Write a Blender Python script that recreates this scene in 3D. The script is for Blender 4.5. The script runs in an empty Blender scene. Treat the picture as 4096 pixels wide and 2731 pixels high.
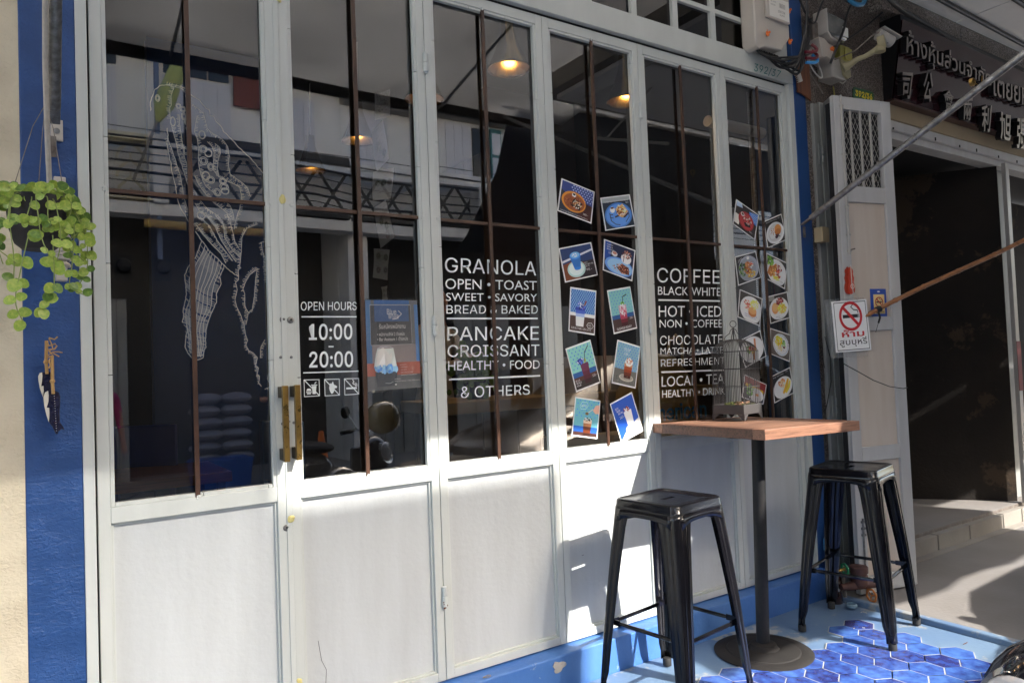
import bpy, math, random
from mathutils import Vector, Matrix
random.seed(7)
R = math.radians
S = bpy.context.scene
COL = S.collection

# ------------------------------------------------------------------ camera, sky, sun, exposure
CAM = Vector((0.0, 0.0, 1.32))
fwd = Vector((0.5515, 0.8335, 0.0341)).normalized()
right = Vector((0.8328, -0.5522, -0.0139 - 0.0252)).normalized()
FR = (0.83339, -0.55127, -0.03930)
cr = Vector(FR).normalized()
cf = Vector((0.55205, 0.83310, 0.03411)); cf = (cf - cr * cf.dot(cr)).normalized()
cu_ = cr.cross(cf)
cam = bpy.data.cameras.new('camera'); cam_o = bpy.data.objects.new('camera', cam); COL.objects.link(cam_o)
m = Matrix((cr, cu_, -cf)).transposed().to_4x4(); m.translation = CAM
cam_o.matrix_world = m
cam.sensor_width = 36.0; cam.lens = 25.485; cam.clip_start = 0.05; cam.clip_end = 500
S.camera = cam_o

SUN = Vector((-0.34, 1.0, -0.79)).normalized()          # the way the sunlight travels
W = bpy.data.worlds.new('World'); S.world = W; W.use_nodes = True
nt = W.node_tree
sky = nt.nodes.new('ShaderNodeTexSky'); sky.sky_type = 'NISHITA'; sky.sun_disc = False
sky.sun_elevation = R(36.5); sky.sun_rotation = math.atan2(0.34, -1.0)
sky.air_density = 1.2; sky.dust_density = 5.0; sky.ozone_density = 1.0
bg = nt.nodes['Background']; bg.inputs['Strength'].default_value = 0.15
nt.links.new(sky.outputs[0], bg.inputs[0])
sl = bpy.data.lights.new('sun', 'SUN'); sl.energy = 2.0; sl.angle = R(0.53); sl.color = (1.0, 0.95, 0.88)
so = bpy.data.objects.new('sun', sl); COL.objects.link(so)
so.rotation_mode = 'QUATERNION'; so.rotation_quaternion = (-SUN).to_track_quat('Z', 'Y'); so.location = (3, -9, 12)
S.view_settings.view_transform = 'Standard'; S.view_settings.look = 'None'
S.view_settings.exposure = 2.65; S.view_settings.gamma = 1.0
S.render.engine = 'CYCLES'
S.cycles.max_bounces = 10; S.cycles.transparent_max_bounces = 24; S.cycles.glossy_bounces = 5
S.cycles.sample_clamp_indirect = 6.0
try: S.cycles.use_denoising = True
except Exception: pass

# ------------------------------------------------------------------ materials
def lin(c):
    return tuple((x / 12.92 if x <= 0.04045 else ((x + 0.055) / 1.055) ** 2.4) for x in c)
def hexc(h):
    return lin(tuple(int(h[i:i + 2], 16) / 255 for i in (0, 2, 4)))
def new(name):
    mt = bpy.data.materials.new(name); mt.use_nodes = True
    n = mt.node_tree; b = n.nodes['Principled BSDF']
    return mt, n, b
def mat(name, col, rough=0.5, metal=0.0, var=0.0, vs=6.0, col2=None, bump=0.0, bs=60.0, bd=3, coat=0.0, spec=0.5, stretch=None, emit=None, es=0.0, rvar=0.0):
    """procedural surface: base colour with noise towards col2, roughness variation and noise bump"""
    mt, n, b = new(name)
    b.inputs['Roughness'].default_value = rough; b.inputs['Metallic'].default_value = metal
    b.inputs['Specular IOR Level'].default_value = spec
    b.inputs['Coat Weight'].default_value = coat; b.inputs['Coat Roughness'].default_value = 0.08
    b.inputs['Base Color'].default_value = (*col, 1)
    if emit: b.inputs['Emission Color'].default_value = (*emit, 1); b.inputs['Emission Strength'].default_value = es
    L = n.links.new
    if var > 0 or bump > 0 or rvar > 0:
        tc = n.nodes.new('ShaderNodeTexCoord'); src = tc.outputs['Object']
        if stretch:
            mp = n.nodes.new('ShaderNodeMapping'); mp.inputs['Scale'].default_value = stretch
            L(src, mp.inputs[0]); src = mp.outputs[0]
    if var > 0 or rvar > 0:
        ns = n.nodes.new('ShaderNodeTexNoise'); ns.inputs['Scale'].default_value = vs; ns.inputs['Detail'].default_value = 6
        ns.inputs['Roughness'].default_value = 0.62
        L(src, ns.inputs['Vector'])
        rp = n.nodes.new('ShaderNodeValToRGB')
        c2 = col2 or tuple(x * 0.6 for x in col)
        rp.color_ramp.elements[0].position = 0.35; rp.color_ramp.elements[1].position = 0.72
        rp.color_ramp.elements[0].color = (*col, 1)
        rp.color_ramp.elements[1].color = (*[a + (d - a) * var for a, d in zip(col, c2)], 1)
        L(ns.outputs[0], rp.inputs[0]); L(rp.outputs[0], b.inputs['Base Color'])
        if rvar > 0:
            mr = n.nodes.new('ShaderNodeMapRange'); mr.inputs[1].default_value = 0.3; mr.inputs[2].default_value = 0.7
            mr.inputs[3].default_value = max(0.02, rough - rvar); mr.inputs[4].default_value = min(1, rough + rvar)
            L(ns.outputs[0], mr.inputs[0]); L(mr.outputs[0], b.inputs['Roughness'])
    if bump > 0:
        nb = n.nodes.new('ShaderNodeTexNoise'); nb.inputs['Scale'].default_value = bs; nb.inputs['Detail'].default_value = bd
        L(src, nb.inputs['Vector'])
        bp = n.nodes.new('ShaderNodeBump'); bp.inputs['Strength'].default_value = 1.0; bp.inputs['Distance'].default_value = bump
        L(nb.outputs[0], bp.inputs['Height']); L(bp.outputs[0], b.inputs['Normal'])
    return mt

def stucco(name, col, col2, depth, scale, rough, streak=False):
    """rough-cast paint: voronoi-like lumps stretched sideways"""
    mt, n, b = new(name); L = n.links.new
    tc = n.nodes.new('ShaderNodeTexCoord')
    mp = n.nodes.new('ShaderNodeMapping'); mp.inputs['Scale'].default_value = (0.75, 1, 1.15); L(tc.outputs['Object'], mp.inputs[0])
    a = n.nodes.new('ShaderNodeTexNoise'); a.inputs['Scale'].default_value = scale; a.inputs['Detail'].default_value = 4; a.inputs['Distortion'].default_value = 0.6
    L(mp.outputs[0], a.inputs['Vector'])
    c = n.nodes.new('ShaderNodeTexNoise'); c.inputs['Scale'].default_value = scale * 0.12; c.inputs['Detail'].default_value = 5
    L(tc.outputs['Object'], c.inputs['Vector'])
    ml = n.nodes.new('ShaderNodeMath'); ml.operation = 'MULTIPLY'; L(a.outputs[0], ml.inputs[0])
    mr = n.nodes.new('ShaderNodeMapRange'); mr.inputs[1].default_value = 0.35; mr.inputs[2].default_value = 0.6; mr.inputs[3].default_value = 0.35; mr.inputs[4].default_value = 1.0
    L(c.outputs[0], mr.inputs[0]); L(mr.outputs[0], ml.inputs[1])
    bp = n.nodes.new('ShaderNodeBump'); bp.inputs['Distance'].default_value = depth; bp.inputs['Strength'].default_value = 1
    L(ml.outputs[0], bp.inputs['Height']); L(bp.outputs[0], b.inputs['Normal'])
    rp = n.nodes.new('ShaderNodeValToRGB'); rp.color_ramp.elements[0].color = (*col, 1); rp.color_ramp.elements[1].color = (*col2, 1)
    rp.color_ramp.elements[0].position = 0.4; rp.color_ramp.elements[1].position = 0.75
    L(c.outputs[0], rp.inputs[0]); L(rp.outputs[0], b.inputs['Base Color'])
    b.inputs['Roughness'].default_value = rough
    return mt

def speckle(name, base, dark, light, scale, rough=0.75, stain=None):
    """washed terrazzo / pebble-dash"""
    mt, n, b = new(name); L = n.links.new
    tc = n.nodes.new('ShaderNodeTexCoord')
    v = n.nodes.new('ShaderNodeTexVoronoi'); v.inputs['Scale'].default_value = scale; L(tc.outputs['Object'], v.inputs['Vector'])
    sp = n.nodes.new('ShaderNodeSeparateColor'); L(v.outputs['Color'], sp.inputs[0])
    rp = n.nodes.new('ShaderNodeValToRGB'); e = rp.color_ramp.elements
    e[0].color = (*dark, 1); e[0].position = 0.0; e[1].color = (*base, 1); e[1].position = 0.35
    x = e.new(0.62); x.color = (*base, 1)
    x = e.new(0.9); x.color = (*light, 1)
    L(sp.outputs[0], rp.inputs[0])
    ns = n.nodes.new('ShaderNodeTexNoise'); ns.inputs['Scale'].default_value = 2.3; ns.inputs['Detail'].default_value = 8; L(tc.outputs['Object'], ns.inputs['Vector'])
    r2 = n.nodes.new('ShaderNodeValToRGB'); r2.color_ramp.elements[0].position = 0.3; r2.color_ramp.elements[1].position = 0.7
    r2.color_ramp.elements[0].color = (*(stain or (0.5, 0.46, 0.42)), 1); r2.color_ramp.elements[1].color = (1, 1, 1, 1)
    L(ns.outputs[0], r2.inputs[0])
    mx = n.nodes.new('ShaderNodeMix'); mx.data_type = 'RGBA'; mx.blend_type = 'MULTIPLY'; mx.inputs[0].default_value = 1
    L(rp.outputs[0], mx.inputs[6]); L(r2.outputs[0], mx.inputs[7]); L(mx.outputs[2], b.inputs['Base Color'])
    bp = n.nodes.new('ShaderNodeBump'); bp.inputs['Distance'].default_value = 0.002
    L(v.outputs['Distance'], bp.inputs['Height']); L(bp.outputs[0], b.inputs['Normal'])
    b.inputs['Roughness'].default_value = rough
    return mt

def wood(name, light, dark, scale=1.0, rough=0.5, axis='X', coat=0.0):
    mt, n, b = new(name); L = n.links.new
    tc = n.nodes.new('ShaderNodeTexCoord'); mp = n.nodes.new('ShaderNodeMapping')
    s = {'X': (1.2, 22, 22), 'Y': (22, 1.2, 22), 'Z': (22, 22, 1.2)}[axis]
    mp.inputs['Scale'].default_value = tuple(q * scale for q in s); L(tc.outputs['Object'], mp.inputs[0])
    a = n.nodes.new('ShaderNodeTexNoise'); a.inputs['Scale'].default_value = 2.2; a.inputs['Detail'].default_value = 9; a.inputs['Roughness'].default_value = 0.68; a.inputs['Distortion'].default_value = 0.8
    L(mp.outputs[0], a.inputs['Vector'])
    rp = n.nodes.new('ShaderNodeValToRGB'); e = rp.color_ramp.elements
    e[0].position = 0.36; e[0].color = (*dark, 1); e[1].position = 0.62; e[1].color = (*light, 1)
    x = e.new(0.48); x.color = (*[(p * 0.35 + q * 0.65) for p, q in zip(dark, light)], 1)
    L(a.outputs[0], rp.inputs[0]); L(rp.outputs[0], b.inputs['Base Color'])
    bp = n.nodes.new('ShaderNodeBump'); bp.inputs['Distance'].default_value = 0.0012; L(a.outputs[0], bp.inputs['Height']); L(bp.outputs[0], b.inputs['Normal'])
    b.inputs['Roughness'].default_value = rough; b.inputs['Coat Weight'].default_value = coat; b.inputs['Coat Roughness'].default_value = 0.15
    return mt

def worn(name, paint, under, amount, scale, rough=0.45, bump=0.0008, dirt=None, metal=0.0, vert=False):
    """paint with grime and small chips that show what is under it"""
    mt, n, b = new(name); L = n.links.new
    tc = n.nodes.new('ShaderNodeTexCoord')
    a = n.nodes.new('ShaderNodeTexNoise'); a.inputs['Scale'].default_value = scale; a.inputs['Detail'].default_value = 10; a.inputs['Roughness'].default_value = 0.7
    L(tc.outputs['Object'], a.inputs['Vector'])
    r1 = n.nodes.new('ShaderNodeValToRGB'); r1.color_ramp.elements[0].position = 1 - amount - 0.02; r1.color_ramp.elements[1].position = 1 - amount + 0.02
    L(a.outputs[0], r1.inputs[0])
    g = n.nodes.new('ShaderNodeTexNoise'); g.inputs['Scale'].default_value = 2.1; g.inputs['Detail'].default_value = 7
    if vert:
        mp = n.nodes.new('ShaderNodeMapping'); mp.inputs['Scale'].default_value = (6, 6, 0.8); L(tc.outputs['Object'], mp.inputs[0]); L(mp.outputs[0], g.inputs['Vector'])
    else: L(tc.outputs['Object'], g.inputs['Vector'])
    r2 = n.nodes.new('ShaderNodeValToRGB'); r2.color_ramp.elements[0].position = 0.35; r2.color_ramp.elements[1].position = 0.8
    r2.color_ramp.elements[0].color = (*paint, 1); r2.color_ramp.elements[1].color = (*(dirt or tuple(q * 0.8 for q in paint)), 1)
    L(g.outputs[0], r2.inputs[0])
    mx = n.nodes.new('ShaderNodeMix'); mx.data_type = 'RGBA'; L(r1.outputs[0], mx.inputs[0]); L(r2.outputs[0], mx.inputs[6]); mx.inputs[7].default_value = (*under, 1)
    L(mx.outputs[2], b.inputs['Base Color'])
    b.inputs['Roughness'].default_value = rough; b.inputs['Metallic'].default_value = metal
    nb = n.nodes.new('ShaderNodeTexNoise'); nb.inputs['Scale'].default_value = 45; nb.inputs['Detail'].default_value = 3; L(tc.outputs['Object'], nb.inputs['Vector'])
    bp = n.nodes.new('ShaderNodeBump'); bp.inputs['Distance'].default_value = bump; L(nb.outputs[0], bp.inputs['Height']); L(bp.outputs[0], b.inputs['Normal'])
    return mt

def glassy(name, tint, ior, rough=0.0, dust=0.0):
    """window pane: Fresnel reflection over clear transmission, with a film of dust"""
    mt, n, b = new(name); n.nodes.remove(b); L = n.links.new
    out = n.nodes['Material Output']
    tr = n.nodes.new('ShaderNodeBsdfTransparent'); tr.inputs[0].default_value = (*tint, 1)
    gl = n.nodes.new('ShaderNodeBsdfGlossy'); gl.inputs['Roughness'].default_value = rough; gl.inputs[0].default_value = (1, 1, 1, 1)
    fr = n.nodes.new('ShaderNodeFresnel'); fr.inputs[0].default_value = ior
    mx = n.nodes.new('ShaderNodeMixShader'); L(fr.outputs[0], mx.inputs[0]); L(tr.outputs[0], mx.inputs[1]); L(gl.outputs[0], mx.inputs[2])
    res = mx.outputs[0]
    if dust > 0:
        df = n.nodes.new('ShaderNodeBsdfDiffuse'); df.inputs[0].default_value = (0.6, 0.6, 0.6, 1)
        ns = n.nodes.new('ShaderNodeTexNoise'); ns.inputs['Scale'].default_value = 9; ns.inputs['Detail'].default_value = 8
        tc = n.nodes.new('ShaderNodeTexCoord'); L(tc.outputs['Object'], ns.inputs['Vector'])
        mr = n.nodes.new('ShaderNodeMapRange'); mr.inputs[1].default_value = 0.35; mr.inputs[2].default_value = 0.8; mr.inputs[3].default_value = 0.15 * dust; mr.inputs[4].default_value = 2.2 * dust
        L(ns.outputs[0], mr.inputs[0])
        m2 = n.nodes.new('ShaderNodeMixShader'); L(mr.outputs[0], m2.inputs[0]); L(res, m2.inputs[1]); L(df.outputs[0], m2.inputs[2]); res = m2.outputs[0]
    L(res, out.inputs[0])
    return mt
def veil(name, col, alpha, rough=0.4):
    """thin translucent sheet (paper, plastic)"""
    mt, n, b = new(name); b.inputs['Base Color'].default_value = (*col, 1); b.inputs['Alpha'].default_value = alpha; b.inputs['Roughness'].default_value = rough
    return mt

M = {}
DOORC = hexc('c3c8c2')
M['door'] = worn('door_paint', (0.56, 0.585, 0.56), (0.26, 0.19, 0.13), 0.17, 34, 0.40, 0.0006, dirt=(0.50, 0.525, 0.50), vert=True)
M['panel'] = worn('panel_paint', (0.545, 0.57, 0.575), (0.34, 0.31, 0.26), 0.17, 24, 0.36, 0.0014, dirt=(0.47, 0.49, 0.49), vert=True)
M['bar'] = mat('rust_brown_bar', (0.075, 0.034, 0.020), 0.4, 0.0, var=0.8, vs=14, col2=(0.03, 0.015, 0.01), bump=0.0004, bs=90)
M['glass'] = glassy('window_glass', (0.96, 0.97, 0.97), 2.05, 0.0, 0.0035)
M['clear'] = glassy('glass_back', (0.99, 0.99, 0.99), 1.0001)
M['blue'] = stucco('blue_wall', (0.012, 0.055, 0.19), (0.018, 0.075, 0.25), 0.0042, 105, 0.46)
M['blue_flat'] = mat('blue_paint', (0.012, 0.055, 0.19), 0.5, var=0.6, vs=3, col2=(0.02, 0.08, 0.25), bump=0.0008, bs=80)
M['cream'] = stucco('cream_wall', (0.62, 0.55, 0.41), (0.54, 0.47, 0.34), 0.0045, 95, 0.8)
M['terrazzo'] = speckle('washed_stone', (0.20, 0.17, 0.15), (0.04, 0.035, 0.03), (0.45, 0.40, 0.37), 210, stain=(0.30, 0.24, 0.19))
M['terrazzo2'] = speckle('washed_stone_pale', (0.30, 0.27, 0.24), (0.05, 0.045, 0.04), (0.55, 0.5, 0.46), 190, stain=(0.5, 0.45, 0.4))
M['sill'] = worn('blue_step_paint', (0.040, 0.135, 0.42), (0.34, 0.40, 0.45), 0.34, 7, 0.5, 0.002, dirt=(0.10, 0.23, 0.50))
M['platform'] = worn('pale_blue_floor', (0.13, 0.20, 0.29), (0.27, 0.28, 0.28), 0.42, 3.2, 0.55, 0.0016, dirt=(0.06, 0.13, 0.29))
M['tile'] = None
M['brass'] = mat('aged_brass', (0.38, 0.24, 0.07), 0.34, 1.0, var=0.7, vs=30, col2=(0.20, 0.12, 0.04), rvar=0.12)
M['blackm'] = mat('black_metal', (0.004, 0.004, 0.006), 0.17, 0.0, var=0.5, vs=20, col2=(0.010, 0.010, 0.012), bump=0.0003, bs=25, spec=0.42, rvar=0.07)
M['blacksoft'] = mat('black_satin', (0.009, 0.009, 0.010), 0.55, 0.0, var=0.6, vs=25, col2=(0.022, 0.021, 0.021), bump=0.0004, bs=120, spec=0.3)
M['castbase'] = worn('cast_iron', (0.013, 0.012, 0.013), (0.10, 0.07, 0.05), 0.12, 14, 0.72, 0.001, dirt=(0.035, 0.033, 0.031))
M['castbase'].node_tree.nodes['Principled BSDF'].inputs['Specular IOR Level'].default_value = .12
M['rubber'] = mat('rubber', (0.015, 0.015, 0.016), 0.7)
M['tabletop'] = wood('table_plank', (0.29, 0.155, 0.10), (0.05, 0.022, 0.015), 1.0, 0.42, 'X', 0.1)
M['tableedge_shaded'] = wood('table_edge_shaded', (0.13, 0.06, 0.038), (0.05, 0.024, 0.015), 1.6, 0.5, 'X')  # edge wood with the left side's shade put into its colour
M['tableedge'] = wood('table_edge', (0.27, 0.135, 0.085), (0.11, 0.05, 0.03), 1.6, 0.5, 'X')
M['steel'] = mat('galvanised', (0.30, 0.30, 0.30), 0.42, 0.9, var=0.8, vs=40, col2=(0.10, 0.09, 0.08), rvar=0.15, stretch=(1, 1, 1))
M['chrome'] = mat('chrome', (0.75, 0.76, 0.78), 0.08, 1.0)
M['oldsteel'] = mat('weathered_steel', (0.22, 0.20, 0.18), 0.6, 0.3, var=0.8, vs=18, col2=(0.09, 0.06, 0.045), bump=0.0006)
M['bamboo'] = wood('bamboo', (0.36, 0.15, 0.06), (0.12, 0.045, 0.02), 0.9, 0.4, 'X')
M['white'] = mat('white_vinyl', (0.80, 0.84, 0.84), 0.5)
M['whiteplastic'] = mat('white_plastic', (0.50, 0.46, 0.41), 0.4, var=0.4, vs=9, col2=(0.45, 0.40, 0.34))
M['orange'] = mat('orange_seal', (0.75, 0.16, 0.02), 0.4)
M['camwhite'] = mat('camera_white', (0.42, 0.40, 0.37), 0.35, var=0.3, vs=12)
M['cambeige'] = mat('bracket_beige', (0.36, 0.32, 0.19), 0.45, var=0.4, vs=20)
M['yellowbox'] = mat('yellow_box', (0.42, 0.38, 0.09), 0.45, var=0.4, vs=20)
M['cable'] = mat('black_cable', (0.012, 0.012, 0.013), 0.42)
M['bluecable'] = mat('blue_hose', (0.035, 0.22, 0.42), 0.4)
M['whitecable'] = mat('white_cable', (0.5, 0.48, 0.45), 0.5)
M['nwhite'] = worn('neighbour_door', (0.50, 0.50, 0.50), (0.22, 0.16, 0.10), 0.13, 18, 0.5, 0.001, dirt=(0.42, 0.41, 0.40), vert=True)
M['npanel'] = worn('neighbour_panel', (0.60, 0.53, 0.46), (0.30, 0.22, 0.16), 0.12, 9, 0.55, 0.0008, dirt=(0.52, 0.43, 0.35), vert=True)
M['ngreen'] = worn('neighbour_door_old', (0.30, 0.31, 0.30), (0.10, 0.08, 0.06), 0.2, 16, 0.5, 0.001, dirt=(0.20, 0.20, 0.19), vert=True)
M['concrete'] = worn('concrete_floor', (0.20, 0.187, 0.178), (0.36, 0.345, 0.33), 0.22, 35, 0.85, 0.002, dirt=(0.15, 0.135, 0.12))
M['stepc'] = worn('step_concrete', (0.27, 0.25, 0.22), (0.42, 0.40, 0.36), 0.24, 40, 0.85, 0.002, dirt=(0.16, 0.14, 0.12))
M['road'] = mat('concrete_road', (0.42, 0.41, 0.39), 0.9, var=0.6, vs=4, col2=(0.30, 0.29, 0.28), bump=0.003, bs=160)
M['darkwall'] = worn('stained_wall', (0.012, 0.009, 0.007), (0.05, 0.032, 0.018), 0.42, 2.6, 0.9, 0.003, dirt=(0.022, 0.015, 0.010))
M['ceilp'] = mat('ceiling_panel', (0.84, 0.83, 0.80), 0.7, var=0.35, vs=2.5, col2=(0.66, 0.64, 0.60))
M['maroon'] = mat('maroon_gloss', (0.030, 0.007, 0.010), 0.10, 0.0, bump=0.010, bs=2.2, bd=1, spec=.45)
M['signblack'] = mat('sign_side', (0.006, 0.006, 0.007), 0.4)
M['lettersteel'] = mat('letter_steel', (0.27, 0.25, 0.23), 0.32, 0.8)
M['lintelb'] = worn('lintel_beige', (0.36, 0.28, 0.17), (0.18, 0.14, 0.10), 0.25, 12, 0.75, 0.001, dirt=(0.26, 0.20, 0.13))
M['terrcable'] = M['cable']
M['wood_old'] = wood('old_board', (0.20, 0.07, 0.03), (0.05, 0.02, 0.012), 0.8, 0.75, 'Z')
M['leaf'] = mat('leaf', (0.17, 0.31, 0.03), 0.38, var=0.9, vs=3.0, col2=(0.42, 0.47, 0.09))
M['leaf2'] = mat('leaf_dark', (0.06, 0.14, 0.015), 0.4, var=0.7, vs=3.0, col2=(0.2, 0.33, 0.04))
for q in ('leaf', 'leaf2'):
    b_ = M[q].node_tree.nodes['Principled BSDF']; b_.inputs['Subsurface Weight'].default_value = 0.0
M['stem'] = mat('stem', (0.20, 0.26, 0.06), 0.5)
M['pot'] = mat('dark_pot', (0.02, 0.02, 0.024), 0.8, var=0.6, vs=10, col2=(0.05, 0.04, 0.035), bump=0.002, bs=60)
M['rope'] = mat('white_rope', (0.50, 0.46, 0.40), 0.8, bump=0.0015, bs=300, var=0.5, vs=60)
M['twine'] = mat('jute_twine', (0.45, 0.27, 0.10), 0.85, bump=0.0008, bs=300)
M['navy'] = mat('navy_lacquer', (0.008, 0.010, 0.035), 0.25, var=0.5, vs=40, col2=(0.02, 0.02, 0.05), coat=0.5)
M['ivory'] = mat('ivory_paint', (0.66, 0.62, 0.52), 0.5, var=0.3, vs=30)
M['gold'] = mat('lamp_gold', (0.34, 0.20, 0.055), 0.22, 1.0, var=0.3, vs=15)
M['canvas'] = mat('grey_canvas', (0.20, 0.20, 0.205), 0.85, var=0.35, vs=2, col2=(0.12, 0.12, 0.125), bump=0.001, bs=200)
def cloth(name, col, tcol, share):
    mt, n, b = new(name); L = n.links.new; b.inputs['Base Color'].default_value = (*col, 1); b.inputs['Roughness'].default_value = .85
    tc = n.nodes.new('ShaderNodeTexCoord'); ns = n.nodes.new('ShaderNodeTexNoise'); ns.inputs['Scale'].default_value = 1.6; ns.inputs['Detail'].default_value = 6; L(tc.outputs['Object'], ns.inputs['Vector'])
    rp = n.nodes.new('ShaderNodeValToRGB'); rp.color_ramp.elements[0].position = .3; rp.color_ramp.elements[1].position = .7
    rp.color_ramp.elements[0].color = (*[q * .7 for q in tcol], 1); rp.color_ramp.elements[1].color = (*tcol, 1); L(ns.outputs[0], rp.inputs[0])
    tl = n.nodes.new('ShaderNodeBsdfTranslucent'); L(rp.outputs[0], tl.inputs[0])
    mx = n.nodes.new('ShaderNodeMixShader'); mx.inputs[0].default_value = share; L(b.outputs[0], mx.inputs[1]); L(tl.outputs[0], mx.inputs[2]); L(mx.outputs[0], n.nodes['Material Output'].inputs[0]); return mt
M['canvas'] = cloth('grey_canvas_cloth', (.36, .36, .36), (.58, .58, .58), .60)
M['tarp'] = cloth('blue_tarp', (.035, .04, .05), (.06, .07, .09), .4)
M['tarp0'] = mat('dark_tarp', (0.02, 0.03, 0.045), 0.6, var=0.5, vs=2)
M['meterbrown'] = worn('water_meter_brown', (0.075, 0.028, 0.022), (0.2, 0.15, 0.1), 0.22, 40, 0.6, 0.0008)
M['green'] = mat('green_paint', (0.01, 0.22, 0.08), 0.35)
M['orangerust'] = worn('orange_wheel', (0.46, 0.15, 0.03), (0.15, 0.06, 0.03), 0.4, 60, 0.6)
M['bottle'] = mat('brown_bottle', (0.03, 0.008, 0.005), 0.08, coat=1.0)
M['bowl'] = mat('blue_bowl', (0.10, 0.19, 0.26), 0.3, var=0.8, vs=60, col2=(0.25, 0.36, 0.42), coat=0.6)
M['bluepipe'] = mat('blue_pvc', (0.06, 0.32, 0.60), 0.35)
M['cagemetal'] = worn('cage_iron', (0.055, 0.050, 0.050), (0.16, 0.08, 0.04), 0.25, 40, 0.5, 0.0006)
M['moss'] = mat('moss', (0.05, 0.07, 0.012), 0.9, var=0.8, vs=80, col2=(0.14, 0.14, 0.03), bump=0.004, bs=120)
M['bark'] = wood('bark', (0.36, 0.20, 0.11), (0.10, 0.05, 0.03), 2.5, 0.8, 'X')
M['yellowputty'] = mat('yellow_putty', (0.62, 0.55, 0.22), 0.6, bump=0.002, bs=80)
M['rust'] = mat('rust', (0.16, 0.06, 0.025), 0.85, var=0.7, vs=60, col2=(0.05, 0.02, 0.01))
M['dark'] = mat('dark_interior', (0.012, 0.011, 0.012), 0.7)
M['tealpaint'] = mat('teal_pen', (0.01, 0.17, 0.16), 0.5)
M['acrylic'] = veil('clear_acrylic', (0.8, 0.8, 0.8), 0.10, 0.1)

PC = {}
def P(h, rough=0.4):
    """flat printed colour, given as sRGB hex"""
    k = (h, rough)
    if k not in PC: PC[k] = mat('print_' + h, tuple(min(.88, q * 1.5) for q in hexc(h)), rough)     # the hex values are what the camera saw; paper is lighter than that
    return PC[k]

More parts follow.
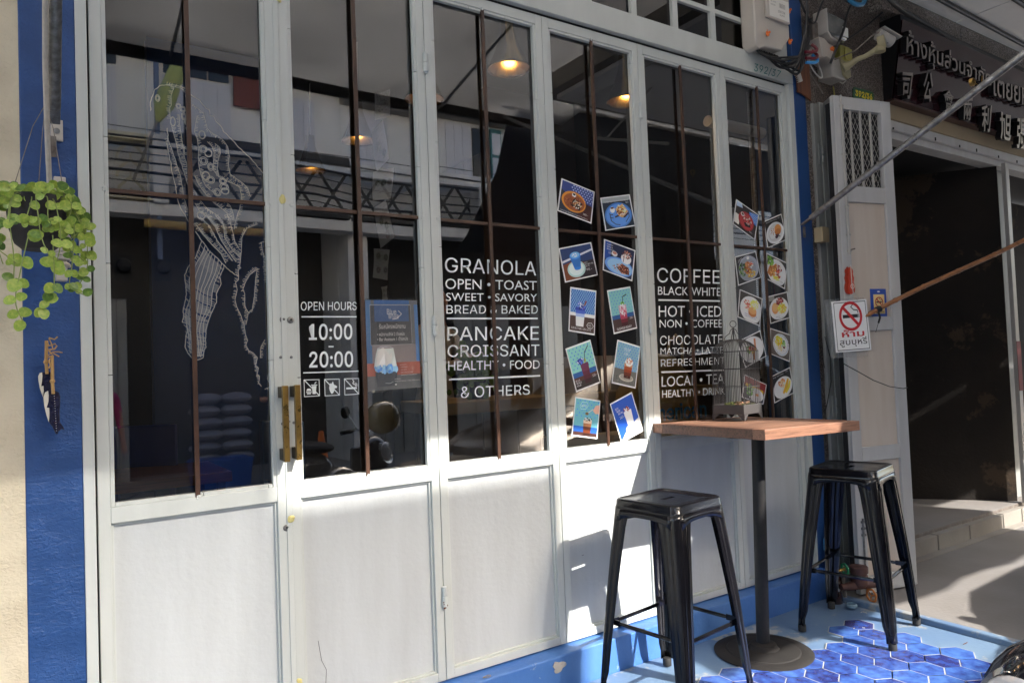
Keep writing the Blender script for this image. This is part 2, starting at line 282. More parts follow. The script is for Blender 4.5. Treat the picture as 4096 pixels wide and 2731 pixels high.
# ------------------------------------------------------------------ mesh helpers
def wloc(o):
    v = Vector((0, 0, 0))
    while o is not None: v += o.location; o = o.parent
    return v
class MB:
    def __init__(s): s.v = []; s.f = []; s.mi = []; s.ms = []; s.cur = 0
    def use(s, m):
        if m not in s.ms: s.ms.append(m)
        s.cur = s.ms.index(m); return s
    def face(s, idx): s.f.append(tuple(idx)); s.mi.append(s.cur)
    def add(s, vs, fs):
        o = len(s.v); s.v += [tuple(p) for p in vs]
        for f in fs: s.face([i + o for i in f])
        return s
    def box(s, x0, x1, y0, y1, z0, z1):
        if x0 > x1: x0, x1 = x1, x0
        if y0 > y1: y0, y1 = y1, y0
        if z0 > z1: z0, z1 = z1, z0
        return s.add([(x0, y0, z0), (x1, y0, z0), (x1, y1, z0), (x0, y1, z0), (x0, y0, z1), (x1, y0, z1), (x1, y1, z1), (x0, y1, z1)],
                     [(0, 3, 2, 1), (4, 5, 6, 7), (0, 1, 5, 4), (1, 2, 6, 5), (2, 3, 7, 6), (3, 0, 4, 7)])
    def obox(s, c, ex, ey, ez, hx, hy, hz):
        c = Vector(c); ex = Vector(ex).normalized() * hx; ey = Vector(ey).normalized() * hy; ez = Vector(ez).normalized() * hz
        pts = [c + a * ex + b * ey + d * ez for d in (-1, 1) for a, b in ((-1, -1), (1, -1), (1, 1), (-1, 1))]
        return s.add(pts, [(0, 3, 2, 1), (4, 5, 6, 7), (0, 1, 5, 4), (1, 2, 6, 5), (2, 3, 7, 6), (3, 0, 4, 7)])
    def prism(s, poly, a, b, ax='y'):
        """polygon in the two other axes, extruded from a to b along ax"""
        n = len(poly)
        def mk(p, t): return {'y': (p[0], t, p[1]), 'z': (p[0], p[1], t), 'x': (t, p[0], p[1])}[ax]
        vs = [mk(p, a) for p in poly] + [mk(p, b) for p in poly]
        return s.add(vs, [tuple(range(n)), tuple(range(2 * n - 1, n - 1, -1))] + [(i, i + n, (i + 1) % n + n, (i + 1) % n) for i in range(n)])
    def tube(s, pts, r, n=8, caps=True, r2=None):
        pts = [Vector(p) for p in pts]; k = len(pts)
        up = None; rings = []
        for i, p in enumerate(pts):
            t = (pts[min(i + 1, k - 1)] - pts[max(i - 1, 0)]).normalized()
            if up is None:
                up = Vector((0, 0, 1)) if abs(t.z) < 0.9 else Vector((1, 0, 0))
            u = t.cross(up)
            if u.length < 1e-6: u = t.orthogonal()
            u.normalize(); w = u.cross(t).normalized(); up = w
            rr = (r[i] if isinstance(r, (list, tuple)) else r)
            rings.append([p + (u * math.cos(2 * math.pi * j / n) + w * math.sin(2 * math.pi * j / n)) * rr for j in range(n)])
        vs = [q for g in rings for q in g]
        fs = [(i * n + j, i * n + (j + 1) % n, (i + 1) * n + (j + 1) % n, (i + 1) * n + j) for i in range(k - 1) for j in range(n)]
        if caps: fs += [tuple(range(n - 1, -1, -1)), tuple((k - 1) * n + j for j in range(n))]
        return s.add(vs, fs)
    def lathe(s, prof, c, n=28, axis=None, cap=True):
        """profile of (radius, height) spun about an axis through c"""
        ax = Vector(axis or (0, 0, 1)).normalized(); u = ax.orthogonal().normalized(); w = ax.cross(u); c = Vector(c)
        vs = [c + ax * h + (u * math.cos(2 * math.pi * j / n) + w * math.sin(2 * math.pi * j / n)) * max(r, 1e-5) for r, h in prof for j in range(n)]
        k = len(prof)
        fs = [(i * n + j, i * n + (j + 1) % n, (i + 1) * n + (j + 1) % n, (i + 1) * n + j) for i in range(k - 1) for j in range(n)]
        if cap: fs += [tuple(range(n - 1, -1, -1)), tuple((k - 1) * n + j for j in range(n))]
        return s.add(vs, fs)
    def ball(s, c, r, n=10, k=7, sx=1, sy=1, sz=1):
        c = Vector(c); vs = []; fs = []
        for i in range(k + 1):
            th = math.pi * i / k
            for j in range(n):
                ph = 2 * math.pi * j / n
                vs.append((c.x + r * sx * math.sin(th) * math.cos(ph), c.y + r * sy * math.sin(th) * math.sin(ph), c.z + r * sz * math.cos(th)))
        for i in range(k):
            for j in range(n): fs.append((i * n + j, (i + 1) * n + j, (i + 1) * n + (j + 1) % n, i * n + (j + 1) % n))
        return s.add(vs, fs)
    def disc(s, c, nrm, r, n=20):
        nrm = Vector(nrm).normalized(); u = nrm.orthogonal().normalized(); w = nrm.cross(u); c = Vector(c)
        return s.add([c + (u * math.cos(2 * math.pi * j / n) + w * math.sin(2 * math.pi * j / n)) * r for j in range(n)], [tuple(range(n))])

def props(o, label=None, cat=None, group=None, kind=None):
    if label: o['label'] = label
    if cat: o['category'] = cat
    if group: o['group'] = group
    if kind: o['kind'] = kind
    return o
def O(name, mb, mt=None, parent=None, local=False, bevel=0.0, smooth=True, angle=35, label=None, cat=None, group=None, kind=None):
    me = bpy.data.meshes.new(name)
    off = Vector((0, 0, 0)) if (parent is None or local) else wloc(parent)
    me.from_pydata([(p[0] - off.x, p[1] - off.y, p[2] - off.z) for p in mb.v], [], mb.f)
    ms = mb.ms if mb.ms else [mt]
    for q in ms: me.materials.append(q)
    if len(ms) > 1: me.polygons.foreach_set('material_index', mb.mi)
    me.validate(); me.update()
    if smooth:
        me.polygons.foreach_set('use_smooth', [True] * len(me.polygons)); me.set_sharp_from_angle(angle=R(angle))
    o = bpy.data.objects.new(name, me); COL.objects.link(o)
    if parent: o.parent = parent
    if bevel:
        bv = o.modifiers.new('bevel', 'BEVEL'); bv.width = bevel; bv.segments = 2; bv.limit_method = 'ANGLE'; bv.angle_limit = R(40); bv.harden_normals = False
    props(o, label, cat, group, kind)
    return o
def E(name, loc, label, cat, group=None, rz=0.0, kind=None):
    o = bpy.data.objects.new(name, None); o.empty_display_size = 0.1; COL.objects.link(o)
    o.location = loc; o.rotation_euler = (0, 0, rz); props(o, label, cat, group, kind); return o
def ST(name, mb, mt=None, **k):
    return O(name, mb, mt, kind='structure', **k)
def copy_tree(o, parent=None):
    c = o.copy(); COL.objects.link(c)
    if parent: c.parent = parent; c.matrix_parent_inverse = o.matrix_parent_inverse
    for ch in list(o.children): copy_tree(ch, c)
    return c

# ------------------------------------------------------------------ lettering: every string is turned into a flat mesh once
TXT = {}
try: FONT = bpy.data.fonts.load(bpy.utils.system_resource('DATAFILES', path='fonts') + '/Inter.woff2')     # the sans face that ships with Blender
except Exception: FONT = None
TS = bpy.data.scenes.new('lettering_bench')            # a small side scene so the conversion stays quick; removed at the end
def prep_text(s, off):
    cu = bpy.data.curves.new('lettering_source', 'FONT'); cu.body = s; cu.offset = off
    if FONT and s.isascii(): cu.font = FONT
    cu.resolution_u = 3; cu.resolution_u = 3; cu.size = 1.0
    ob = bpy.data.objects.new('lettering_source', cu); TS.collection.objects.link(ob)
    vl = TS.view_layers[0]; vl.update(); dg = vl.depsgraph
    me = bpy.data.meshes.new_from_object(ob.evaluated_get(dg))
    vs = [(v.co.x, v.co.y) for v in me.vertices]; fs = [tuple(p.vertices) for p in me.polygons]
    if not vs: vs = [(0, 0), (1, 0), (1, 1)]; fs = [(0, 1, 2)]
    x0 = min(v[0] for v in vs); x1 = max(v[0] for v in vs); y0 = min(v[1] for v in vs); y1 = max(v[1] for v in vs)
    TXT[(s, off)] = ([((x - x0) / (x1 - x0 + 1e-9), (y - y0) / (y1 - y0 + 1e-9)) for x, y in vs], fs, (x1 - x0) / (y1 - y0 + 1e-9))
    bpy.data.meshes.remove(me)
    bpy.data.objects.remove(ob); bpy.data.curves.remove(cu)
def text_on(mb, s, f, off=0.0, depth=None, back=False):
    """lettering laid through f(u, v) -> point; u to the right, v up, both 0..1"""
    if (s, off) not in TXT: prep_text(s, off)
    uv, fs, _ = TXT[(s, off)]
    pts = [f(u, v) for u, v in uv]
    mb.add(pts, [tuple(g) for g in fs])
    if depth is not None:
        d = Vector(depth); n = len(pts)
        pts2 = [Vector(p) + d for p in pts]
        edges = {}
        for g in fs:
            for i in range(len(g)):
                a, b = g[i], g[(i + 1) % len(g)]
                edges[(a, b)] = edges.get((a, b), 0) + 1
        o = len(mb.v); mb.v += [tuple(p) for p in pts] + [tuple(p) for p in pts2]
        for (a, b) in edges:
            if (b, a) not in edges: mb.face((o + a, o + b, o + n + b, o + n + a))
        for g in fs: mb.face([o + n + i for i in reversed(g)])
def quadf(q, y, inset=0.0):
    """q = TL, TR, BR, BL as (x, z); returns f(u, v) on the plane y"""
    tl, tr, br, bl = q
    def f(u, v, dy=0.0):
        a = (bl[0] + (br[0] - bl[0]) * u, bl[1] + (br[1] - bl[1]) * u); b = (tl[0] + (tr[0] - tl[0]) * u, tl[1] + (tr[1] - tl[1]) * u)
        return (a[0] + (b[0] - a[0]) * v, y + dy, a[1] + (b[1] - a[1]) * v)
    return f
D = {"cards":{"c1":[[1.9643,2.1409],[2.1525,2.0993],[2.1245,1.9504],[1.932,1.9937]],"c2":[[2.1834,2.0744],[2.3675,2.1095],[2.3973,1.9613],[2.2064,1.9234]],"c3":[[1.9304,1.8268],[2.1179,1.8666],[2.15,1.7175],[1.9595,1.6774]],"c4":[[2.1966,1.8862],[2.3891,1.8439],[2.3588,1.6958],[2.1798,1.742]],"c5":[[1.9879,1.6599],[2.1366,1.6465],[2.1149,1.4439],[1.9669,1.4642]],"c6":[[2.2004,1.6496],[2.3442,1.672],[2.3768,1.4745],[2.2302,1.4479]],"c7":[[1.9461,1.3874],[2.0888,1.4255],[2.1385,1.2301],[1.9962,1.1944]],"c8":[[2.2502,1.4235],[2.3929,1.3885],[2.3485,1.193],[2.2029,1.2257]],"c9":[[1.9898,1.1758],[2.1339,1.1498],[2.1039,0.9803],[1.9594,1.0069]],"c10":[[2.1869,1.1321],[2.3246,1.1793],[2.3869,0.9928],[2.2467,0.9495]],"c11":[[3.1316,2.1594],[3.3124,2.0889],[3.268,1.9479],[3.0935,2.0241]],"c12":[[3.3505,2.0568],[3.5094,2.1124],[3.5474,1.9683],[3.373,1.9105]],"c13":[[3.0956,1.8493],[3.2713,1.8886],[3.3057,1.7468],[3.1121,1.6961]],"c14":[[3.3613,1.8848],[3.5421,1.836],[3.5055,1.6885],[3.3471,1.7412]],"c15":[[3.1236,1.6795],[3.3074,1.6321],[3.2727,1.4822],[3.0945,1.5305]],"c16":[[3.3517,1.6452],[3.5258,1.6756],[3.5481,1.5308],[3.3642,1.495]],"c17":[[3.0773,1.4014],[3.2737,1.4606],[3.3162,1.3201],[3.138,1.2631]],"c18":[[3.3597,1.4732],[3.5441,1.4323],[3.5144,1.2831],[3.3483,1.3315]],"c19":[[3.1278,1.2298],[3.3067,1.1668],[3.2688,1.0616],[3.097,1.1098]],"c20":[[3.3481,1.21],[3.5149,1.2547],[3.5443,1.1112],[3.3635,1.0627]]},"sheets":[[[1.1002,2.3728],[1.1655,2.4032],[1.1605,2.2972],[1.0983,2.2714]],[[1.0837,2.2204],[1.1295,2.2773],[1.1499,2.1321],[1.0986,2.0727]],[[1.0841,2.0736],[1.1676,2.0968],[1.1517,1.9774],[1.078,1.9625]],[[1.0809,1.9339],[1.131,1.9701],[1.1618,1.8291],[1.1035,1.7832]],[[1.0756,1.7816],[1.1412,1.7801],[1.1273,1.6634],[1.0679,1.6718]],[[1.1,1.6363],[1.1266,1.6423],[1.1264,1.5897],[1.1021,1.5877]]],"poster":[[1.0259,1.5845],[1.2362,1.5868],[1.2432,1.2539],[1.0255,1.2487]],"texts":[["OPEN HOURS",[[0.7864,1.5739],[0.9937,1.5772],[0.9926,1.5467],[0.7855,1.543]]],["10:00",[[0.8129,1.4966],[0.9739,1.4976],[0.972,1.4395],[0.8111,1.4392]]],["20:00",[[0.8111,1.3994],[0.9736,1.3976],[0.9717,1.3396],[0.8094,1.3423]]],["GRANOLA",[[1.366,1.7597],[1.8085,1.7634],[1.8055,1.7028],[1.3636,1.7001]]],["OPEN • TOAST",[[1.364,1.6761],[1.8069,1.6795],[1.805,1.6411],[1.3623,1.6337]]],["SWEET • SAVORY",[[1.3653,1.6192],[1.8058,1.624],[1.8042,1.5917],[1.364,1.587]]],["BREAD & BAKED",[[1.3647,1.5706],[1.8076,1.5753],[1.8058,1.5397],[1.3633,1.5365]]],["PANCAKE",[[1.3655,1.4849],[1.8091,1.4864],[1.8061,1.4277],[1.3632,1.4295]]],["CROISSANT",[[1.364,1.4132],[1.8077,1.4085],[1.8052,1.3595],[1.362,1.3655]]],["HEALTHY • FOOD",[[1.3635,1.3504],[1.8069,1.3417],[1.805,1.305],[1.362,1.3128]]],["& OTHERS",[[1.4167,1.2476],[1.7496,1.2396],[1.7476,1.198],[1.4147,1.2015]]],["COFFEE",[[2.5263,1.7677],[2.9756,1.7735],[2.9704,1.702],[2.5217,1.6963]]],["BLACK•WHITE",[[2.5259,1.6771],[2.9738,1.6822],[2.9707,1.6391],[2.5232,1.636]]],["HOT • ICED",[[2.5252,1.5835],[2.9743,1.5878],[2.9702,1.5316],[2.5218,1.5295]]],["NON • COFFEE",[[2.5262,1.5156],[2.9742,1.5184],[2.9711,1.4771],[2.5238,1.4778]]],["CHOCOLATE",[[2.5245,1.4385],[2.9722,1.4408],[2.9687,1.3931],[2.5216,1.3931]]],["MATCHA • LATTE",[[2.5239,1.38],[2.9713,1.3782],[2.9689,1.3453],[2.5219,1.3478]]],["REFRESHMENT",[[2.5225,1.3247],[2.9821,1.3252],[2.9793,1.2874],[2.5203,1.2895]]],["LOCAL • TEA",[[2.5225,1.2418],[2.9697,1.24],[2.9659,1.1877],[2.5194,1.1929]]],["HEALTHY • DRINK",[[2.5226,1.1759],[2.9707,1.1702],[2.968,1.1335],[2.5203,1.1408]]]],"rules":[[[0.7877,1.5232],[0.9919,1.5248],[0.9918,1.5207],[0.7876,1.5192]],[[0.8819,1.4178],[0.9007,1.4175],[0.9005,1.4129],[0.8817,1.4132]],[[0.7875,1.3277],[0.9926,1.3264],[0.9924,1.3224],[0.7874,1.3238]],[[1.3648,1.5208],[1.805,1.5226],[1.8046,1.5158],[1.3646,1.5145]],[[1.3642,1.2808],[1.8054,1.2785],[1.8051,1.2717],[1.364,1.2745]],[[2.5251,1.6152],[2.9667,1.6175],[2.9661,1.6092],[2.5246,1.6075]],[[2.5231,1.2671],[2.9714,1.2622],[2.9708,1.254],[2.5226,1.2595]]],"icons":[[[0.7885,1.3023],[0.8446,1.301],[0.8445,1.2419],[0.7883,1.2417]],[[0.8625,1.3008],[0.9188,1.2996],[0.918,1.2401],[0.8624,1.2404]],[[0.936,1.3],[0.9923,1.2988],[0.9915,1.2402],[0.9359,1.2397]]],"whale":[[[0.3265,2.1755],[0.3255,2.1954],[0.3279,2.2174],[0.3359,2.2312],[0.3389,2.2456],[0.3531,2.2591],[0.3742,2.2676],[0.3955,2.2699],[0.4183,2.2694],[0.4355,2.2646],[0.4438,2.2502],[0.4582,2.2416],[0.4727,2.2346],[0.4813,2.2216],[0.4929,2.2107],[0.5011,2.2057],[0.5043,2.1885],[0.5162,2.1856],[0.5218,2.1704],[0.5366,2.1597],[0.5453,2.14],[0.5602,2.1276],[0.5812,2.1061],[0.6024,2.0845],[0.6238,2.0659],[0.6331,2.0589],[0.6577,2.0289],[0.6779,2.0047]],[[0.3721,2.1254],[0.3749,2.0978],[0.371,2.0724],[0.3751,2.0419],[0.3815,2.0116],[0.3838,1.9871],[0.3889,1.9628],[0.394,1.9385],[0.3964,1.9201],[0.3987,1.8954],[0.404,1.8772],[0.415,1.8564],[0.4259,1.8354],[0.4342,1.8204]],[[0.4684,1.7652],[0.4547,1.7323],[0.4484,1.7132],[0.4348,1.6938],[0.4277,1.686],[0.415,1.6556],[0.4161,1.6259],[0.418,1.5888],[0.4112,1.559],[0.4067,1.5404],[0.4087,1.5219],[0.4032,1.5034],[0.4167,1.4979],[0.4179,1.4775],[0.4122,1.4516],[0.4099,1.4221],[0.418,1.4035],[0.4313,1.3847],[0.4485,1.3812],[0.4643,1.3875],[0.4666,1.4136],[0.4731,1.421],[0.4716,1.4472],[0.4751,1.4772],[0.4828,1.5073],[0.4942,1.5375],[0.5099,1.5718],[0.5091,1.5983],[0.5242,1.6292],[0.5212,1.6519],[0.5315,1.6752],[0.5355,1.6907]],[[0.4493,1.7979],[0.4685,1.7689],[0.4917,1.7343],[0.5127,1.7164],[0.5355,1.6907],[0.555,1.6724],[0.5803,1.656]]],"whalet":[[[0.3855,2.1336],[0.3933,2.1036],[0.3998,2.0764],[0.4021,2.0517],[0.4101,2.0245],[0.418,1.9942],[0.4259,1.9637],[0.4339,1.9332],[0.4379,1.9179]],[[0.4091,2.1749],[0.411,2.1344],[0.4147,2.1035],[0.4183,2.0726],[0.4219,2.0417],[0.4298,2.0113],[0.4349,1.9804]],[[0.4283,2.137],[0.4334,2.1062],[0.4376,2.0752]],[[0.3733,2.0914],[0.3839,2.0617],[0.3932,2.0318],[0.401,2.0016],[0.409,1.9744],[0.4127,1.9467],[0.4163,1.9158],[0.4214,1.8913],[0.4295,1.867],[0.4362,1.8456]],[[0.4642,2.1805],[0.4592,2.1575],[0.4542,2.1282],[0.4632,2.1009],[0.4654,2.0663],[0.4636,2.028],[0.4687,1.9969],[0.4754,1.9692],[0.4867,1.9482],[0.5042,1.934],[0.5189,1.9243]],[[0.4518,2.2151],[0.4691,2.2036],[0.4836,2.1932],[0.4889,2.1685],[0.4943,2.1437],[0.5088,2.1298],[0.5267,2.1227],[0.5445,2.1091],[0.5563,2.0913],[0.5616,2.0596],[0.5577,2.0267],[0.5631,1.9982],[0.5813,1.9856],[0.6026,1.9733],[0.6179,1.9586],[0.6266,1.93]],[[0.4932,2.0987],[0.5078,2.0847],[0.5133,2.0662],[0.5111,2.0371],[0.5089,2.008],[0.5234,1.9873],[0.5503,1.9742],[0.5777,1.9658],[0.5929,1.956],[0.5968,1.9271],[0.5911,1.8875],[0.5812,1.8607],[0.5728,1.8342],[0.5708,1.8146]],[[0.517,2.0956],[0.5318,2.0848],[0.5329,2.0656],[0.5247,2.0388],[0.5225,2.0096],[0.5264,1.9876]],[[0.4509,1.9822],[0.4633,1.952],[0.4832,1.924],[0.5093,1.8962],[0.5329,1.8792]],[[0.4497,1.9317],[0.4623,1.9077],[0.488,1.8752],[0.5203,1.8557],[0.5348,1.8345],[0.5403,1.8124]],[[0.4947,1.9076],[0.527,1.8851],[0.5477,1.8676],[0.5593,1.8428],[0.5616,1.814]],[[0.5427,1.9089],[0.5605,1.8913],[0.569,1.8662],[0.5715,1.8405]],[[0.4503,1.8908],[0.4671,1.8608],[0.4932,1.8439],[0.5105,1.823],[0.5192,1.8109]],[[0.4488,1.8247],[0.4629,1.8069],[0.4715,1.798]],[[0.4354,2.2614],[0.4292,2.2413],[0.4374,2.2206],[0.4341,2.201],[0.4222,2.1865]],[[0.3953,2.2605],[0.3863,2.2369],[0.3869,2.2026],[0.3811,2.1923],[0.3831,2.1551]],[[0.3742,2.266],[0.3954,2.2652],[0.4181,2.263],[0.4322,2.2482],[0.4375,2.2269]],[[0.6428,1.6837],[0.6177,1.6631],[0.602,1.6354],[0.594,1.6119],[0.5993,1.6004],[0.5982,1.5578],[0.6088,1.5346],[0.6044,1.5114],[0.6003,1.4939]],[[0.6428,1.6837],[0.6362,1.6482],[0.631,1.5933],[0.6222,1.5464],[0.6088,1.5346]],[[0.5885,1.6853],[0.5808,1.6772],[0.5808,1.6463],[0.5706,1.6344],[0.5755,1.6114],[0.5673,1.5766],[0.5722,1.5536],[0.5844,1.5267],[0.5947,1.4959],[0.5976,1.4611],[0.6045,1.4417],[0.5985,1.4264],[0.6073,1.4069],[0.6221,1.3989],[0.6349,1.383],[0.6285,1.3561],[0.6377,1.348],[0.6322,1.3269],[0.6408,1.3207],[0.6364,1.2976],[0.6455,1.2856]],[[0.5847,1.6852],[0.5917,1.7398],[0.5948,1.7866],[0.6105,1.8189],[0.6488,1.8375]],[[0.678,1.7802],[0.6586,1.775],[0.6616,1.7436],[0.6742,1.7127],[0.6714,1.6809],[0.676,1.6377]],[[0.4499,1.8243],[0.4718,1.79],[0.5029,1.754],[0.5274,1.7286],[0.5411,1.6986]],[[0.4661,1.8463],[0.4937,1.8181],[0.5176,1.7701],[0.542,1.7371],[0.5632,1.7074]],[[0.5124,1.8539],[0.5369,1.8251],[0.5395,1.783],[0.5641,1.7421],[0.5856,1.7201]],[[0.5487,1.8608],[0.5624,1.8232],[0.5722,1.7735],[0.5863,1.7473]],[[0.4873,1.848],[0.5115,1.8156],[0.5285,1.7746],[0.5529,1.7338],[0.5741,1.704]],[[0.6443,1.3828],[0.6471,1.4178],[0.6612,1.443]],[[0.6748,1.382],[0.6777,1.3466],[0.6653,1.3119],[0.676,1.2841],[0.6566,1.2753]]],"whalec":[[0.3467,2.2191,0.0065,0.0109],[0.4077,2.2036,0.0073,0.008],[0.421,2.1957,0.0087,0.0087],[0.4233,2.1724,0.0073,0.0116],[0.4322,2.1565,0.008,0.0116],[0.3901,2.15,0.0065,0.0138],[0.4774,2.1198,0.0087,0.0123],[0.4802,2.073,0.0116,0.0116],[0.4953,2.0613,0.0102,0.0116],[0.4799,2.0332,0.0116,0.0131],[0.5017,2.0161,0.0094,0.0123],[0.4861,1.9847,0.0109,0.0123],[0.5007,1.9726,0.0123,0.0116],[0.5206,1.9331,0.0109,0.0123],[0.5422,1.954,0.0138,0.0116],[0.5449,1.9397,0.0109,0.0094],[0.4266,2.0596,0.0073,0.0123],[0.5388,1.9729,0.0109,0.0094],[0.4683,1.8514,0.0109,0.0109]],"fluke":[[[0.4684,1.7633],[0.4484,1.7132],[0.4166,1.6483],[0.418,1.5888],[0.4074,1.5404],[0.4066,1.5034],[0.4156,1.4479],[0.4214,1.4034]],[[0.5355,1.6907],[0.5217,1.6443],[0.5097,1.5907],[0.4978,1.5413],[0.481,1.5035],[0.4728,1.4547],[0.471,1.421],[0.4625,1.3875]]],"handles":[[[0.6953,1.2857],[0.7092,1.2844],[0.7085,1.0319],[0.6945,1.0334]],[[0.7368,1.2863],[0.7497,1.2857],[0.7494,1.034],[0.7359,1.0354]]],"screws":[[0.7055,1.1561],[0.7272,1.1621],[0.7444,1.1571],[0.706,1.3814],[0.7422,1.3805]],"locks":[[0.7172,1.5096],[0.7421,1.5081],[0.7094,0.8061]],"putty":[[0.7244,1.9242],[0.7342,2.6211],[0.7256,0.8339],[0.7349,0.2878]],"hinges":[[1.2864,2.5156],[1.2837,1.4905],[1.286,0.4592],[2.427,2.5118],[2.4366,1.4891]],"num37":[[3.2864,2.9081],[3.5168,2.9093],[3.495,2.8601],[3.2757,2.8557]],"pole_left":[[0.067,2.42,2.072]],"plate_left":[[0.0557,2.0919],[0.085,2.0927],[0.0833,2.0308],[0.0575,2.0309]],"rope":[[0.039,2.0,2.237],[0.04,2.2,2.152],[0.045,2.35,1.985],[0.049,2.4,1.872]],"pot":[0.018,2.22,1.742],"stake":[[0.0631,1.921],[0.083,1.9204],[0.0853,1.6173],[0.0643,1.6138]],"orn1":[[0.0239,1.3557],[0.0182,1.3532],[0.0139,1.3443],[0.0147,1.3308],[0.0176,1.3103],[0.0257,1.2816],[0.0384,1.239],[0.0463,1.2498],[0.0519,1.3063],[0.0507,1.352],[0.0402,1.3569]],"orn1w":[[0.0239,1.3552],[0.0182,1.3532],[0.0143,1.3443],[0.015,1.3307],[0.0179,1.3103],[0.0253,1.284],[0.0271,1.3008],[0.0268,1.3167],[0.0214,1.3158],[0.0235,1.3304],[0.0247,1.3439]],"orn2":[[0.0373,1.3037],[0.0296,1.2985],[0.0257,1.2852],[0.0272,1.2603],[0.0325,1.233],[0.0388,1.2122],[0.0463,1.1992],[0.0536,1.1794],[0.0584,1.1779],[0.0615,1.1867],[0.0693,1.1917],[0.076,1.1871],[0.0723,1.1983],[0.0647,1.2114],[0.0642,1.2375],[0.0668,1.2829],[0.0631,1.2967],[0.0526,1.3023]],"orn2w":[[0.0373,1.3026],[0.03,1.298],[0.026,1.2852],[0.0275,1.2604],[0.0324,1.2342],[0.0378,1.2136],[0.0396,1.2326],[0.0394,1.254],[0.0331,1.2555],[0.0377,1.271],[0.0386,1.289]],"ornst":[[[0.0359,1.4451],[0.0352,1.4202],[0.0337,1.384],[0.0357,1.3501]],[[0.0482,1.4018],[0.0486,1.3609],[0.0481,1.3292],[0.0495,1.2929]],[[0.0364,1.4428],[0.041,1.4291],[0.0564,1.4346],[0.0602,1.4288],[0.0543,1.4198],[0.0389,1.4178],[0.0484,1.4086],[0.0368,1.402],[0.0491,1.3972],[0.0404,1.3884],[0.044,1.3747],[0.0401,1.3657]],[[0.0413,1.4518],[0.0547,1.4471],[0.0625,1.455]],[[0.0484,1.412],[0.0638,1.4116],[0.0734,1.4091]],[[0.0503,1.4085],[0.0655,1.3979]],[[0.0413,1.4507],[0.0468,1.4358],[0.0504,1.4199],[0.0408,1.4133],[0.0502,1.4017],[0.0386,1.3952]]],"bulkhead":[[3.2033,3.2026]],"thai":[[4.7221,0.7724],[5.8915,0.7192],[5.9214,0.5155],[4.7491,0.4976]],"thai2":[[5.9343,0.684],[6.4726,0.7279],[6.5132,0.4776],[5.9685,0.4519]],"cjk":[[[4.725,0.3299],[4.848,0.3651],[4.8475,0.0317],[4.7556,0.0215]],[[4.9727,0.4158],[5.116,0.4736],[5.1083,0.0706],[5.0152,0.0662]],[[5.2502,0.3017],[5.4029,0.3167],[5.3939,0.0445],[5.3059,0.0385]],[[5.5443,0.2829],[5.6685,0.3185],[5.6772,-0.0009],[5.5725,-0.01]],[[5.8074,0.2746],[5.9636,0.3134],[5.982,-0.0714],[5.8704,-0.08]],[[6.0868,0.2603],[6.2924,0.3008],[6.3318,-0.1282],[6.1707,-0.1241]],[[6.3943,0.2606],[6.5447,0.283],[6.6031,-0.1665],[6.4502,-0.1815]]]}
# ================================================================== THE SETTING
YF = 2.49                                             # front face of the folding doors
# road with the far gutter, one sheet to the horizon
ST('road', MB().add([(-60, -80, -.16), (90, -80, -.16), (90, 60, -.16), (-60, 60, -.16)], [(0, 1, 2, 3)]), M['road'])
pf = ST('platform', MB().box(-1.6, 3.583, 0.95, 2.41, -.15, -.004), M['platform'], bevel=.004)
ST('platform_kerb', MB().box(3.5845, 3.632, 0.95, 2.44, -.155, .024), M['platform'], bevel=.008)
ST('pavement', MB().box(3.634, 14, 0.1, 2.492, -.2, 0.0), M['concrete'])
# hexagonal tiles, each one a piece of the platform
def tilemat():
    mt, n, b = new('hex_tile_glaze'); L = n.links.new
    tc = n.nodes.new('ShaderNodeTexCoord'); oi = n.nodes.new('ShaderNodeObjectInfo')
    ns = n.nodes.new('ShaderNodeTexNoise'); ns.noise_dimensions = '4D'; ns.inputs['Scale'].default_value = 26; ns.inputs['Detail'].default_value = 7
    mw = n.nodes.new('ShaderNodeMath'); mw.operation = 'MULTIPLY'; mw.inputs[1].default_value = 40; L(oi.outputs['Random'], mw.inputs[0])
    L(mw.outputs[0], ns.inputs['W']); L(tc.outputs['Object'], ns.inputs['Vector'])
    ad = n.nodes.new('ShaderNodeMath'); ad.operation = 'ADD'; mr = n.nodes.new('ShaderNodeMapRange')
    mr.inputs[3].default_value = -0.15; mr.inputs[4].default_value = 0.15; L(oi.outputs['Random'], mr.inputs[0])
    L(ns.outputs[0], ad.inputs[0]); L(mr.outputs[0], ad.inputs[1])
    rp = n.nodes.new('ShaderNodeValToRGB'); e = rp.color_ramp.elements
    e[0].position = .30; e[0].color = (0.028, 0.035, 0.16, 1); e[1].position = .72; e[1].color = (0.075, 0.175, 0.48, 1)
    x = e.new(.5); x.color = (0.042, 0.092, 0.34, 1)
    L(ad.outputs[0], rp.inputs[0]); L(rp.outputs[0], b.inputs['Base Color'])
    b.inputs['Roughness'].default_value = .22; b.inputs['Coat Weight'].default_value = .4
    bp = n.nodes.new('ShaderNodeBump'); bp.inputs['Distance'].default_value = .0004; L(ns.outputs[0], bp.inputs['Height']); L(bp.outputs[0], b.inputs['Normal'])
    return mt
M['tile'] = tilemat()
HP = .1285; HR = .1125; rr = .0722
hexm = None; ntile = 0
grout = MB()
rows = {0: [2.305, 2.434, 3.202, 3.330]}
